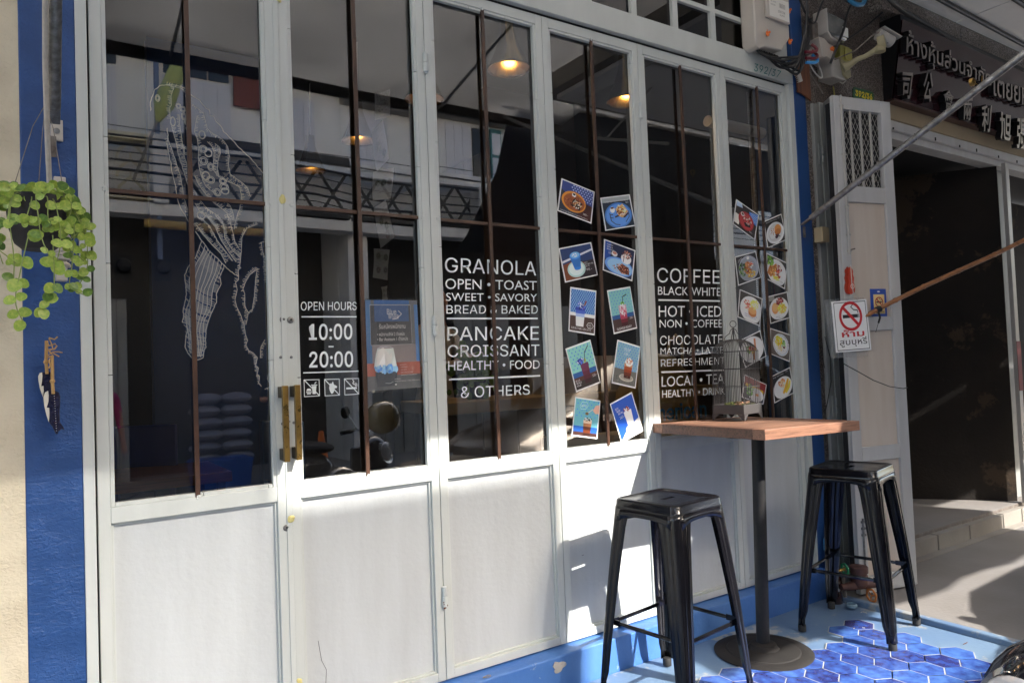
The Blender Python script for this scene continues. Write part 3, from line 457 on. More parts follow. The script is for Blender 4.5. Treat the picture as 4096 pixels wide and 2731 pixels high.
for k in range(0, 11):
    y = 2.074 - HR * k
    if k == 0: xs = [3.2035 - HP * 7, 3.2035 - HP * 6, 3.2035 - HP * 5, 3.2035, 3.2035 + HP]
    else:
        off = HP / 2 if k % 2 else 0.0
        end = {1: 3.27, 2: 3.34, 3: 3.27, 4: 3.34, 5: 3.27, 6: 3.34, 7: 3.27}.get(k, 3.30)
        xs = []; x = 3.2035 + HP * 3 + off
        while x > 1.42:
            if x < end + .02 and x > (2.3 if k == 1 else 1.45): xs.append(x)
            x -= HP
    for x in xs:
        grout.prism([(x + .0775 * math.sin(R(60 * i)), y + .0775 * math.cos(R(60 * i))) for i in range(6)], -.0035, .0014 - .0001 * (ntile % 3), 'z')
        ntile += 1
        if hexm is None:
            mb = MB(); n6 = 6; vs = []
            for r_, z_ in ((rr, -.004), (rr, .0016), (rr - .0025, .0026)):
                vs += [(r_ * math.sin(R(60 * i)), r_ * math.cos(R(60 * i)), z_) for i in range(6)]
            mb.add(vs, [tuple(range(17, 11, -1))[::-1] if False else (17, 16, 15, 14, 13, 12)] + [(a * 6 + i, (a + 1) * 6 + i, (a + 1) * 6 + (i + 1) % 6, a * 6 + (i + 1) % 6) for a in range(2) for i in range(6)])
            o = O('tile', mb, M['tile'], pf, local=True, angle=20); hexm = o
        else:
            o = hexm.copy(); COL.objects.link(o)
        o.location = (x, y, 0); o.rotation_euler = (R(random.uniform(-.5, .5)), R(random.uniform(-.5, .5)), R(random.uniform(-.6, .6)))
O('grout', grout, mat('grout', (0.36, 0.37, 0.37), .8, var=.6, vs=9), pf, smooth=False)
# blue step (riser + ledge) under the doors, with one chipped patch
ds = ST('door_step', MB().box(-1.2, 3.64, 2.412, 2.60, -.15, .137), M['sill'], bevel=.006)
cx_, cz_ = 1.765, .098
mb = MB(); pp = []
for i in range(18):
    a = 2 * math.pi * i / 18; q = 1 + .22 * math.sin(3 * a + 1) + random.uniform(-.12, .12); pp.append((cx_ + .030 * q * math.cos(a), cz_ + .020 * q * math.sin(a)))
mb.prism(pp, 2.4075, 2.4125)
O('chipped_patch', mb, worn('bare_concrete', (.45, .42, .38), (.3, .28, .25), .4, 60, .9, .002), ds)
# left cream wall and blue painted pilaster
cw = ST('cream_wall', MB().box(-9, -.020, 2.482, 2.75, -.15, 3.66), M['cream'])
bw = ST('blue_pilaster', MB().box(-.020, .121, 2.480, 2.75, -.15, 3.66), M['blue'], bevel=.004)
br = ST('blue_pilaster_right', MB().box(3.622, 3.728, 2.47, 2.75, -.15, 4.6), M['blue_flat'], bevel=.003)
mb = MB(); pr = []
zz = -.15; lft = []; rgt = []
while zz < 3.0: lft.append((3.729, zz)); rgt.append((3.792 + random.uniform(-.004, .004), zz)); zz += .045
mb.prism(lft + rgt[::-1], 2.488, 2.80)
ST('stone_strip_wall', mb, M['terrazzo'])
# ---------------------------------------------------------------- door frame round the folding doors
fr = E('door_surround', (0, 2.5, .14), 'grey painted steel surround of the folding cafe doors, with the handwritten house number', 'door frame')
O('post', MB().box(.121, .1515, 2.478, 2.56, .138, 3.6), M['door'], fr, bevel=.002)
O('post', MB().box(3.5775, 3.6215, 2.472, 2.56, .138, 2.85), M['door'], fr, bevel=.002)
O('lintel', MB().box(.1515, 3.6215, 2.472, 2.60, 2.853, 2.9655), M['door'], fr, bevel=.002)
O('track', MB().box(.152, 3.577, 2.500, 2.58, 2.840, 2.8528), M['blacksoft'], fr)
O('threshold_gap', MB().box(.152, 3.577, 2.505, 2.56, .1372, .1425), M['dark'], fr)
q37 = D['num37']
ff = quadf(q37, 2.4712)
mb = MB(); text_on(mb, '392/37', ff); O('house_number', mb, M['tealpaint'], fr, smooth=False)
# ---------------------------------------------------------------- six folding leaves
XB = [.1560, .7270, 1.2950, 1.8710, 2.4360, 3.0225, 3.5740]
BARX = [.434, 1.007, 1.570, 2.151, 2.727, 3.321]
LBL = ['door leaf furthest left, its glass drawn with a whale', 'door leaf lettered OPEN HOURS with a job poster',
       'door leaf lettered GRANOLA, PANCAKE and CROISSANT', 'door leaf with ten menu photos, left of COFFEE',
       'door leaf lettered COFFEE and CHOCOLATE behind the wooden table', 'door leaf furthest right with food photos']
LEAF = []; PANE = []
TILT = [0.0, 0.045, 0.0, 0.0, 0.0, 0.0]
for k in range(6):
    a, b = XB[k] + .0012, XB[k + 1] - .0012
    if k == 0: b -= .010
    root = E('door_leaf', ((a + b) / 2, 2.51, .14), 'grey green steel and glass ' + LBL[k], 'door', 'folding cafe door leaves'); LEAF.append(root)
    y0, y1 = YF, YF + .036
    sw = .0335
    mb = MB()
    mb.box(a, a + sw, y0, y1, .143, 2.838); mb.box(b - sw, b, y0, y1, .143, 2.838)
    for z0, z1 in ((.143, .176), (.897, .946), (2.795, 2.838)): mb.box(a + sw, b - sw, y0 + .0004, y1 - .0004, z0, z1)
    O('frame', mb, M['door'], root, bevel=.0018)
    # glazing beads, a little back from the face, with their small gaps
    mb = MB(); gx0, gx1 = a + sw + .0005, b - sw - .0005
    def beadv(x0, x1, z0, z1):
        z = z0
        while z < z1:
            e = min(z1, z + random.uniform(.32, .45)); mb.box(x0, x1, y0 + .0035, y0 + .0225, z, e - .0025); z = e
    def beadh(x0, x1, z0, z1):
        x = x0
        while x < x1:
            e = min(x1, x + random.uniform(.15, .26)); mb.box(x, e - .002, y0 + .0035, y0 + .0225, z0, z1); x = e
    beadv(gx0, gx0 + .0115, .9465, 2.7945); beadv(gx1 - .0115, gx1, .9465, 2.7945)
    beadh(gx0 + .012, gx1 - .012, .9465, .9570); beadh(gx0 + .012, gx1 - .012, 2.784, 2.7945)
    O('glazing_bead', mb, M['door'], root, bevel=.0008)
    # pane
    g0, g1 = gx0 + .003, gx1 - .003; mb = MB(); t = TILT[k]; gm = (g0 + g1) / 2
    yy = lambda x: 2.5150 + (x - gm) * t * .5
    vs = [(g0, yy(g0), .948), (g1, yy(g1), .948), (g1, yy(g1), 2.792), (g0, yy(g0), 2.792), (g0, yy(g0) + .003, .948), (g1, yy(g1) + .003, .948), (g1, yy(g1) + .003, 2.792), (g0, yy(g0) + .003, 2.792)]
    mb.use(M['glass']).add(vs, [(0, 1, 2, 3)])
    mb.use(M['clear']).add(vs, [(5, 4, 7, 6), (0, 4, 5, 1), (1, 5, 6, 2), (2, 6, 7, 3), (3, 7, 4, 0)])
    pn = O('pane', mb, None, root, smooth=False); PANE.append(pn)
    # rusty glazing bars in front of the pane
    bx = BARX[k]
    O('glazing_bar', MB().box(bx - .0072, bx + .0072, y0 - .001, y0 + .0085, .944, 2.797), M['bar'], root, bevel=.001, label='upright rusty brown glazing bar')
    zb = 1.9055
    O('glazing_bar', MB().box(gx0 - .004, gx1 + .004, y0 + .0088, y0 + .0165, zb - .0065, zb + .0065), M['bar'], root, bevel=.001, label='level rusty brown glazing bar')
    # weld blobs at the ends
    for (wx, wz) in ((bx, .945), (bx, 2.796), (gx0 - .003, zb), (gx1 + .003, zb)):
        mb = MB()
        for _ in range(4): mb.ball((wx + random.uniform(-.004, .004), y0 + .003, wz + random.uniform(-.004, .004)), random.uniform(.0055, .007), 7, 5)
        O('weld', mb, M['door'], root)
    # lower sheet panel in its frame
    mb = MB(); mb.box(a + sw + .001, b - sw - .001, y0 + .020, y0 + .024, .1765, .8965)
    O('panel', mb, M['panel'], root, bevel=.0005)
    mb = MB(); c0, c1 = a + sw + .0005, b - sw - .0005
    for (x0, x1, z0, z1) in ((c0, c0 + .007, .177, .896), (c1 - .007, c1, .177, .896), (c0 + .0075, c1 - .0075, .177, .184), (c0 + .0075, c1 - .0075, .889, .896)): mb.box(x0, x1, y0 + .010, y0 + .0198, z0, z1)
    O('panel_trim', mb, M['door'], root, bevel=.0008)
# closing strip between first and second leaf
O('cover_strip', MB().box(XB[1] - .0165, XB[1] + .0012, YF - .004, YF + .004, .160, 2.83), M['door'], LEAF[0], bevel=.001)
# hinges
for i, (hx, hz) in enumerate(D['hinges']):
    rt = LEAF[1] if i < 3 else LEAF[3]; bx = XB[2] if i < 3 else XB[4]
    mb = MB(); mb.lathe([(.0095, 0), (.0098, .002), (.0098, .034), (.0095, .036)], (bx, YF - .007, hz), 14); mb.lathe([(.0095, 0), (.0098, .002), (.0098, .034), (.009, .037)], (bx, YF - .007, hz - .039), 14)
    mb.lathe([(.0045, 0), (.0045, .006)], (bx, YF - .007, hz - .045), 10)
    h = O('hinge', mb, M['door'], rt)
    if i == 2:
        mb = MB()
        for _ in range(9): mb.ball((bx + random.uniform(-.008, .008), YF - .0135, hz - .03 + random.uniform(-.016, .012)), random.uniform(.002, .005), 6, 4, sy=.5)
        O('rust_patch', mb, M['rust'], h)
# brass pulls
for i, q in enumerate(D['handles']):
    (x0, z1), (x1, _), (_, z0), _ = q; xc = (q[0][0] + q[1][0] + q[2][0] + q[3][0]) / 4; z1 = (q[0][1] + q[1][1]) / 2; z0 = (q[2][1] + q[3][1]) / 2
    root = LEAF[i]
    ob = O('pull_handle', MB().box(xc - .0092, xc + .0092, 2.430, 2.4475, z0, z1), M['brass'], root, bevel=.0012)
    for zz in (z0 + .022, z1 - .022):
        O('standoff', MB().box(xc - .0095, xc + .0085, 2.4478, 2.489, zz - .019, zz + .019), mat('dark_brass', (.06, .045, .02), .4, .8) if 'dkb' not in M else M['dkb'], ob, bevel=.001)
for (sx, sz) in D['screws']:
    rt = LEAF[0] if sx < .724 else LEAF[1]
    mb = MB(); mb.lathe([(.0052, 0), (.0050, .0016), (.0030, .003)], (sx, 2.490, sz), 12, (0, -1, 0)); mb.box(sx - .003, sx + .003, 2.4862, 2.4875, sz - .0005, sz + .0005)
    O('screw', mb, M['steel'], rt)
for (sx, sz) in D['locks']:
    rt = LEAF[0] if sx < .724 else LEAF[1]
    mb = MB(); mb.use(M['steel']).lathe([(.0115, 0), (.0115, .002), (.0095, .003)], (sx, 2.4895, sz), 18, (0, -1, 0))
    mb.use(M['dark']).disc((sx + .002, 2.4860, sz + .001), (0, -1, 0), .0042, 12)
    O('lock', mb, None, rt)
for i, (sx, sz) in enumerate(D['putty']):
    mb = MB(); rx = (.011, .008, .013, .009)[i]; rz = (.019, .008, .013, .012)[i]
    for _ in range(7): mb.ball((sx + random.uniform(-.4, .4) * rx, 2.486, sz + random.uniform(-.5, .5) * rz), rx * random.uniform(.6, .9), 9, 6, sy=.35, sz=rz / rx * .8)
    O('putty', mb, M['yellowputty'], LEAF[0])
# thin scratch on the second panel
mb = MB(); pts = [(.812, 2.5085, .40), (.822, 2.5085, .33), (.838, 2.5085, .295), (.832, 2.5085, .22), (.820, 2.5085, .155)]
mb.tube(pts, .0007, 4); O('scratch', mb, M['dark'], LEAF[1])
# dangling steel plate / keyhole marks on leaf four
mb = MB(); mb.tube([(1.985, 2.5085, .486), (1.996, 2.5085, .487)], .0009, 4); O('scratch', mb, M['dark'], LEAF[3])
# ---------------------------------------------------------------- transom of coloured panes above the doors
tw = E('transom_window', (1.8, 2.5, 2.97), 'grey framed transom window with dark blue and maroon square panes above the doors', 'window')
xs = [3.272 - .2815 * i for i in range(0, 12)]; zs = [2.9662, 3.1350, 3.3010, 3.4670, 3.6330]
mb = MB()
for i, x in enumerate(xs): mb.box(x - .0185, x + .0185, 2.490, 2.53, 2.9665, 3.66)
for j, z in enumerate(zs):
    for i in range(11): mb.box(xs[i + 1] + .0190, xs[i] - .0190, 2.4905, 2.5295, z if j == 0 else z - .012, z + (.006 if j == 0 else .012))
O('transom_frame', mb, M['door'], tw, bevel=.0015)
cols = [glassy('maroon_pane', (.05, .01, .02), 1.6), glassy('blue_pane', (.01, .03, .09), 1.6)]
for i in range(8):
    for j in range(4):
        zb0 = zs[j] + (.007 if j == 0 else .0125)
        O('coloured_pane', MB().box(xs[i + 1] + .020, xs[i] - .020, 2.508, 2.512, zb0, zs[j + 1] - .0125), cols[(i + j) % 2], tw, smooth=False, label=('dark maroon pane', 'dark blue pane')[(i + j) % 2])
# grey sheet infill right of the transom, behind the meter
O('infill_sheet', MB().box(3.2912, 3.6215, 2.500, 2.53, 2.9665, 3.66), M['door'], tw, bevel=.002)
O('infill_trim', MB().box(3.30, 3.60, 2.4870, 2.4996, 2.985, 2.997), M['door'], tw, bevel=.002)
# wall above
ST('upper_wall', MB().box(-9, 3.62, 2.55, 2.75, 3.662, 8.2), mat('upper_wall_white', (.74, .73, .70), .8, var=.3, vs=2))
# ---------------------------------------------------------------- interior of the cafe
room = E('cafe_interior', (1.8, 5, .13), 'dark cafe interior with a blue wall seen through the glass doors', 'room', kind='structure')
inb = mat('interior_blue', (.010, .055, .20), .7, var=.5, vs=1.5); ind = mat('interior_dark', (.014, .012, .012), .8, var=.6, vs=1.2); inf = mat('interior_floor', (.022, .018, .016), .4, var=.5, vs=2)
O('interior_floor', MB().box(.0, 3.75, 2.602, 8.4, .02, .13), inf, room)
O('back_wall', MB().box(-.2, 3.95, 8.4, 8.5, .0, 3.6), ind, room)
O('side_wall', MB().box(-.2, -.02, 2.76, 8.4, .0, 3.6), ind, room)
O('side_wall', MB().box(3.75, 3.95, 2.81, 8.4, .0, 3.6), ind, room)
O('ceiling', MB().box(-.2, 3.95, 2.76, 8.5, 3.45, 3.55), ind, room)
O('blue_partition', MB().box(.62, 1.30, 4.9, 5.0, .13, 3.45), inb, room)
O('brown_partition', MB().box(2.9, 3.75, 4.6, 4.7, .13, 3.45), mat('brown_panel', (.045, .022, .013), .6, var=.5, vs=3), room)
# ================================================================== GLASS GRAPHICS (parts of the leaves they are stuck on)
GY = 2.5192
def glue(mb, s, q, off=0.0, y=GY):
    f = quadf(q, y); text_on(mb, s, f, off)
def toface(mb, k):     # vinyl sits on the outside of the pane
    gm = (XB[k] + XB[k + 1]) / 2
    mb.v = [(x, 2.5143 + (x - gm) * TILT[k] * .5, z) for x, y, z in mb.v]
def leaf_of(x):
    for k in range(6):
        if x < XB[k + 1]: return k
    return 5
for s, q in D['texts']:
    mb = MB(); off = .012 if s in ('10:00', '20:00') else 0.0
    glue(mb, s, q, off); k = leaf_of((q[0][0] + q[1][0]) / 2)
    toface(mb, k)
    O('lettering', mb, M['white'], LEAF[k], smooth=False, label='white vinyl lettering reading ' + s.replace('\u2022', 'dot'))
for q in D['rules']:
    mb = MB(); f = quadf(q, GY); mb.add([f(0, 0), f(1, 0), f(1, 1), f(0, 1)], [(0, 1, 2, 3)]); k = leaf_of((q[0][0] + q[1][0]) / 2)
    toface(mb, k)
    O('rule_line', mb, M['white'], LEAF[k], smooth=False)
def stroke(mb, pts, w, f):
    """flat line of width w through 2D points mapped by f"""
    for (a, b), (c, d) in zip(pts[:-1], pts[1:]):
        dx, dy = c - a, d - b; l = math.hypot(dx, dy) or 1e-6; nx, ny = -dy / l * w / 2, dx / l * w / 2; ex, ey = dx / l * w * .3, dy / l * w * .3
        mb.add([f(a - nx - ex, b - ny - ey), f(c - nx + ex, d - ny + ey), f(c + nx + ex, d + ny + ey), f(a + nx - ex, b + ny - ey)], [(0, 1, 2, 3)])
def polyf(mb, pts, f): mb.add([f(*p) for p in pts], [tuple(range(len(pts)))])
for n_, q in enumerate(D['icons']):
    f = quadf(q, GY); mb = MB(); w = .055
    stroke(mb, [(.02, .02), (.98, .02), (.98, .98), (.02, .98), (.02, .02)], w * .8, f); stroke(mb, [(.04, .96), (.96, .04)], w, f)
    if n_ == 0:
        polyf(mb, [(.50, .62), (.80, .62), (.74, .14), (.54, .14)], f); stroke(mb, [(.46, .67), (.84, .67)], .05, f); stroke(mb, [(.70, .68), (.72, .80), (.80, .83)], .04, f)
        polyf(mb, [(.16, .34), (.46, .34), (.44, .42), (.38, .47), (.24, .47), (.18, .42)], f); stroke(mb, [(.14, .28), (.48, .28)], .045, f); polyf(mb, [(.16, .22), (.46, .22), (.42, .14), (.20, .14)], f)
    elif n_ == 1:
        polyf(mb, [(.36, .76), (.44, .70), (.56, .86), (.62, .66), (.72, .62), (.84, .54), (.80, .46), (.66, .42), (.64, .30), (.54, .14), (.44, .12), (.34, .30), (.30, .48)], f)
    else:
        stroke(mb, [(.16, .40), (.62, .40)], .11, f); stroke(mb, [(.68, .40), (.72, .40)], .11, f); stroke(mb, [(.77, .40), (.81, .40)], .11, f)
        stroke(mb, [(.78, .50), (.78, .60), (.66, .62), (.58, .70), (.66, .80), (.58, .90)], .05, f); stroke(mb, [(.86, .50), (.86, .66), (.72, .70)], .04, f)
    toface(mb, 1)
    O('pictogram', mb, M['white'], LEAF[1], smooth=False, label=('no food or drink', 'no dogs', 'no smoking')[n_] + ' pictogram')
# whale drawn in fine white lines
chalk = veil('white_marker', (.62, .65, .68), .62, .6)
mb = MB(); fw = lambda a, b: (a, GY, b)
def wob(pts, amp=.0012, step=.006):
    out = []
    for (a, b), (c, d) in zip(pts[:-1], pts[1:]):
        l = math.hypot(c - a, d - b); n = max(1, int(l / step))
        for i in range(n): t = i / n; out.append((a + (c - a) * t + random.uniform(-amp, amp), b + (d - b) * t + random.uniform(-amp, amp)))
    out.append(tuple(pts[-1])); return out
for ln in D['whale']: stroke(mb, wob(ln), .0022, fw)
for i, ln in enumerate(D['whalet']):
    w = wob(ln, .0006, .0042); stroke(mb, w, .0018, fw); sd = -1 if i % 2 else 1
    for (a, b), (c, d) in zip(w[:-1], w[1:]):
        if random.random() < .12: continue
        dx, dy = c - a, d - b; l = math.hypot(dx, dy) or 1e-6; t = random.uniform(.005, .0115) * sd
        stroke(mb, [(a, b), (a - dy / l * t * .6 + dx / l * .002, b + dx / l * t * .6), (a - dy / l * t + dx / l * .003, b + dx / l * t)], .0017, fw)
for c in D['whalec']:
    rr_ = c[2:]
    for s_ in (1.0, .62 if random.random() < .6 else 1.12):
        stroke(mb, [(c[0] + rr_[0] * s_ * math.cos(2 * math.pi * i / 16) * random.uniform(.94, 1.06), c[1] + rr_[1] * s_ * math.sin(2 * math.pi * i / 16)) for i in range(17)], .0026, fw)
lf, rf = D['fluke']
lf = [lf[int(i * 7 / 29)] if i in (0, 29) else None for i in range(30)] and lf
def along(p, t):
    x = t * (len(p) - 1); i = min(int(x), len(p) - 2); u = x - i; return (p[i][0] + (p[i + 1][0] - p[i][0]) * u, p[i][1] + (p[i + 1][1] - p[i][1]) * u)
for j in range(1, 8):
    stroke(mb, wob([(lambda A, B, s_: (A[0] + (B[0] - A[0]) * s_, A[1] + (B[1] - A[1]) * s_))(along(lf, t / 24), along(rf, t / 24), j / 8 + .03 * math.sin(t * .7 + j)) for t in range(25)], .0005, .01), .0022, fw)
for t in range(2, 108):
    A, B = along(lf, t / 110), along(rf, t / 110)
    if random.random() < .9: stroke(mb, [(A[0] + (B[0] - A[0]) * s_, A[1] + (B[1] - A[1]) * s_ - .010 * math.sin(math.pi * s_)) for s_ in [random.choice([0, .12]), .3, .6, random.choice([.85, 1])]], .0012, fw)
toface(mb, 0)
O('whale_drawing', mb, chalk, LEAF[0], smooth=False, label='whale with a hatched tail drawn in thin white lines')

# ================================================================== MENU CARDS taped inside the glass
def ell(mb, f, cx, cy, rx, ry, n=26, ja=0.0, rot=0.0):
    pts = []
    for i in range(n):
        a = 2 * math.pi * i / n; k = 1 + random.uniform(-ja, ja); x, y = rx * k * math.cos(a), ry * k * math.sin(a)
        pts.append((cx + x * math.cos(rot) - y * math.sin(rot), cy + x * math.sin(rot) + y * math.cos(rot)))
    pts = [(min(.995, max(.005, a)), min(.995, max(.005, b))) for a, b in pts]
    mb.add([f(*p) for p in pts], [tuple(range(len(pts)))])
def card(key, label, border, layers, name='menu_photo', cat='photo card', group='menu photos taped to the door glass', y=2.5120, base='f4f4f2'):
    q = D['cards'][key] if isinstance(key, str) else key
    mb = MB(); L0 = 0
    f0 = quadf(q, y + .0012)
    mb.use(P(base, .35)); a = [f0(0, 0), f0(1, 0), f0(1, 1), f0(0, 1)]; b = [(p[0], y + .0018, p[2]) for p in a]
    mb.add(a + b, [(0, 1, 2, 3), (7, 6, 5, 4), (0, 4, 5, 1), (1, 5, 6, 2), (2, 6, 7, 3), (3, 7, 4, 0)])
    def F(dy):
        g = quadf(q, y + .0012 - dy)
        return lambda u, v: g(border + u * (1 - 2 * border), border + v * (1 - 2 * border))
    for n_, ly in enumerate(layers):
        f = F(.00012 * (n_ + 1)); k = ly[0]
        if k == 'p': mb.use(P(ly[1])); mb.add([f(*p) for p in ly[2]], [tuple(range(len(ly[2])))])
        elif k == 'e': mb.use(P(ly[1])); ell(mb, f, *ly[2:6], ja=(ly[6] if len(ly) > 6 else 0), rot=(ly[7] if len(ly) > 7 else 0))
        elif k == 's':     # scattered crumbs: colours, cx, cy, rx, ry, count, size
            for i in range(ly[6]):
                a_, r_ = random.uniform(0, 6.28), math.sqrt(random.random()); mb.use(P(random.choice(ly[1])))
                g = F(.00012 * (n_ + 1) + .00001 * i)
                ell(mb, g, ly[2] + ly[4] * r_ * math.cos(a_), ly[3] + ly[5] * r_ * math.sin(a_), ly[7] * random.uniform(.5, 1.3), ly[7] * random.uniform(.4, 1.0), 6, .25, random.uniform(0, 3))
        elif k == 't': mb.use(P(ly[1])); text_on(mb, ly[2], lambda u, v, ly=ly, f=f: f(ly[3] + (ly[5] - ly[3]) * u, ly[4] + (ly[6] - ly[4]) * v))
        elif k == 'l': mb.use(P(ly[1])); stroke(mb, ly[3], ly[2], f)
        elif k == 'g':     # grid of dots: colour, u0,v0,u1,v1,nu,nv,size
            mb.use(P(ly[1]))
            for i in range(ly[6]):
                for j in range(ly[7]): ell(mb, f, ly[2] + (ly[4] - ly[2]) * (i + .5 * (j % 2) + .25) / ly[6], ly[3] + (ly[5] - ly[3]) * (j + .5) / ly[7], ly[8], ly[8], 6, .1)
    # clear tape corners
    return O(name, mb, None, smooth=False, label=label, cat=cat, group=group)
FULL = [(0, 0), (1, 0), (1, 1), (0, 1)]
def bgr(c, u0=0, v0=0, u1=1, v1=1): return ('p', c, [(u0, v0), (u1, v0), (u1, v1), (u0, v1)])
BD = .035
card('c1', 'photo of chocolate toast on a yellow plate, top left on the fourth leaf', BD, [bgr('2a2f3d'), ('p', '2f3f78', [(0, .72), (.35, .55), (1, .5), (1, 1), (0, 1)]), ('g', '8f9cc4', .30, .55, 1, 1, 8, 6, .026), ('p', '3a1d1c', [(.55, 0), (1, 0), (1, .5), (.75, .52)]), ('e', 'c07e2c', .42, .44, .38, .33), ('e', '8a4a28', .43, .43, .33, .27, .02), ('s', ['6b2f1c', 'a4643c', '4b1f14'], .43, .43, .28, .22, 70, .022), ('p', '231816', [(.34, .30), (.62, .22), (.70, .48), (.40, .56)]), ('s', ['e6d2b0', 'c08b58', '1b1311', 'f2ead8'], .52, .40, .15, .14, 60, .022), ('e', 'e9e4da', .40, .66, .065, .07), ('e', '2a1712', .40, .68, .045, .035), ('t', 'd8d0c4', '180.-', .74, .14, .90, .20), ('t', 'e8e4dc', 'Coffee Toast | Buttermilk & Caramel & Mixed Berries', .04, .02, .9, .07)])
card('c2', 'photo of toast cubes on a blue plate, top right on the fourth leaf', BD, [bgr('1c2634'), bgr('8d9496', 0, .86, 1, 1), ('e', '3f6fb0', .50, .40, .48, .42), ('e', '5687c8', .50, .40, .43, .37), ('l', '2e1410', .022, [(.2, .5), (.22, .25), (.35, .12), (.5, .08)]), ('l', '2e1410', .022, [(.2, .45), (.3, .44)]), ('l', '2e1410', .022, [(.2, .36), (.3, .33)]), ('l', '2e1410', .02, [(.88, .5), (.86, .3), (.72, .15)]), ('l', '3a1a12', .05, [(.38, .36), (.55, .40), (.7, .32), (.84, .42)]), ('p', 'c89a5a', [(.42, .62), (.70, .76), (.86, .48), (.62, .30), (.5, .38)]), ('s', ['e9cf96', 'b87a3c', 'f4e7c8', '7a3f1e'], .62, .55, .18, .17, 80, .03), ('e', 'eceae6', .31, .60, .085, .10), ('e', '5a2a20', .31, .66, .06, .03), ('t', 'e6e6e0', 'Coffee Toast | Banana & Mascarpone', .08, .84, .92, .90), ('t', 'dcdcd6', '160.-', .82, .76, .94, .82)])
card('c3', 'photo of a blue latte on a pale saucer, under the chocolate toast photo', BD, [bgr('20345f'), ('p', 'b3b6c0', [(0, .55), (1, .78), (1, .84), (0, .62)]), bgr('241c22', .0, 0, 1, .5), ('p', '6d3a22', [(0, 0), (.45, 0), (.55, .3), (.7, .45), (.4, .58), (0, .5)]), ('e', '9db9b6', .40, .30, .29, .26), ('e', 'bcd4cf', .40, .31, .24, .21), ('p', '2a66ac', [(.25, .72), (.60, .72), (.54, .30), (.34, .30)]), ('e', '2f73bd', .44, .31, .10, .05), ('e', '3a7cc6', .425, .72, .175, .12), ('e', '6ea4dc', .425, .74, .145, .095), ('s', ['dce9f4'], .43, .74, .1, .06, 14, .022), ('t', 'd5d5d5', 'HOT', .68, .42, .78, .46), ('t', 'd5d5d5', 'BUTTERFLY PEA', .68, .36, .96, .40), ('t', 'd5d5d5', 'LATTE', .68, .30, .82, .34), ('t', 'e5e5e5', '90.-', .70, .18, .88, .25)])
card('c4', 'photo of an ice cream brownie with chocolate crumbs on a blue plate, second row right', BD, [bgr('141f3d'), ('p', '1c4a9a', [(0, .45), (.12, .95), (0, 1)]), bgr('13418e', 0, .4, .2, 1), ('e', '5b87c6', .52, .28, .50, .30), ('e', '82a9de', .54, .28, .44, .25), ('p', '4a2017', [(.45, .22), (.60, .42), (.86, .36), (.9, .12), (.62, .10)]), ('s', ['8a4a34', '5b2a1e', 'c78a6a'], .60, .25, .30, .16, 60, .024), ('e', 'f0e9e0', .74, .62, .18, .17, .04), ('s', ['7a3a28', '5a241a', 'b8765a', 'e9dfd4'], .74, .76, .16, .13, 70, .026), ('l', '4a2017', .02, [(.66, .7), (.65, .5)]), ('e', 'e7e3dc', .33, .66, .10, .09), ('e', 'b07a6a', .33, .69, .075, .05), ('t', 'c9d3e6', 'HAPPY', .06, .88, .26, .93), ('t', 'c9d3e6', 'MOCCA', .06, .80, .26, .85), ('t', 'c9d3e6', 'BROWNIE', .06, .72, .30, .77), ('t', 'e3e3e3', '150.-', .12, .60, .30, .67)])
def glassdrink(x0, x1, y0, y1, cols): # stacked liquid bands
    out = []; n = len(cols)
    for i, c in enumerate(cols):
        a, b = i / n, (i + 1) / n; w = lambda t: (x0 + (x1 - x0) * .12 * (1 - t), x1 - (x1 - x0) * .12 * (1 - t))
        (p, q_), (r_, s_) = w(a), w(b); out.append(('p', c, [(p, y0 + (y1 - y0) * a), (q_, y0 + (y1 - y0) * a), (s_, y0 + (y1 - y0) * b), (r_, y0 + (y1 - y0) * b)]))
    return out
card('c5', 'photo of a blue and white layered iced drink with a cinnamon stick', BD, [bgr('6d9ab8'), ('g', '2c4fa2', 0, .40, 1, 1, 11, 12, .030), bgr('c7c9c8', 0, .36, 1, .44), bgr('41302c', 0, 0, 1, .36)] + glassdrink(.20, .60, .12, .58, ['cfd2d4', 'd9dcdf', 'c3cbdc', '8fa4d0', '3f5aae', '2a3f9a']) + [('s', ['27348c', '5a6cc0', 'b8c0e0', '1b2564'], .42, .62, .16, .08, 46, .035), ('l', '7d4527', .05, [(.52, .56), (.62, .74)]), ('t', 'dddddd', 'ICED BUTTERFLY PEA LATTE', .05, .04, .86, .09), ('t', 'e5e5e5', '120.-', .72, .15, .92, .20), ('l', 'cfcfcf', .012, [(.68, .17), (.74, .23), (.88, .24), (.96, .17), (.90, .11), (.74, .11), (.68, .17)])])
card('c6', 'photo of a pink iced berry drink with a black straw, labelled summer berry', BD, [bgr('6fa6a8'), ('g', '3465b4', .05, .42, 1, 1, 7, 8, .016), bgr('1f4a80', 0, .30, 1, .40), bgr('3a2a28', 0, 0, 1, .30)] + glassdrink(.34, .70, .10, .62, ['3b1217', '5e1823', '96384c', 'a8586a', 'bb8494', 'a9909a']) + [('s', ['d9b9c2', 'a83a52', 'e9dde0'], .52, .50, .13, .14, 30, .03), ('e', '5d9a2c', .54, .66, .09, .04, .2), ('l', '1c1c1e', .025, [(.54, .66), (.60, .82), (.78, .86)]), ('t', 'dddddd', 'SUMMER BERRY', .12, .03, .80, .09), ('t', 'e5e5e5', '130.-', .76, .24, .95, .29)])
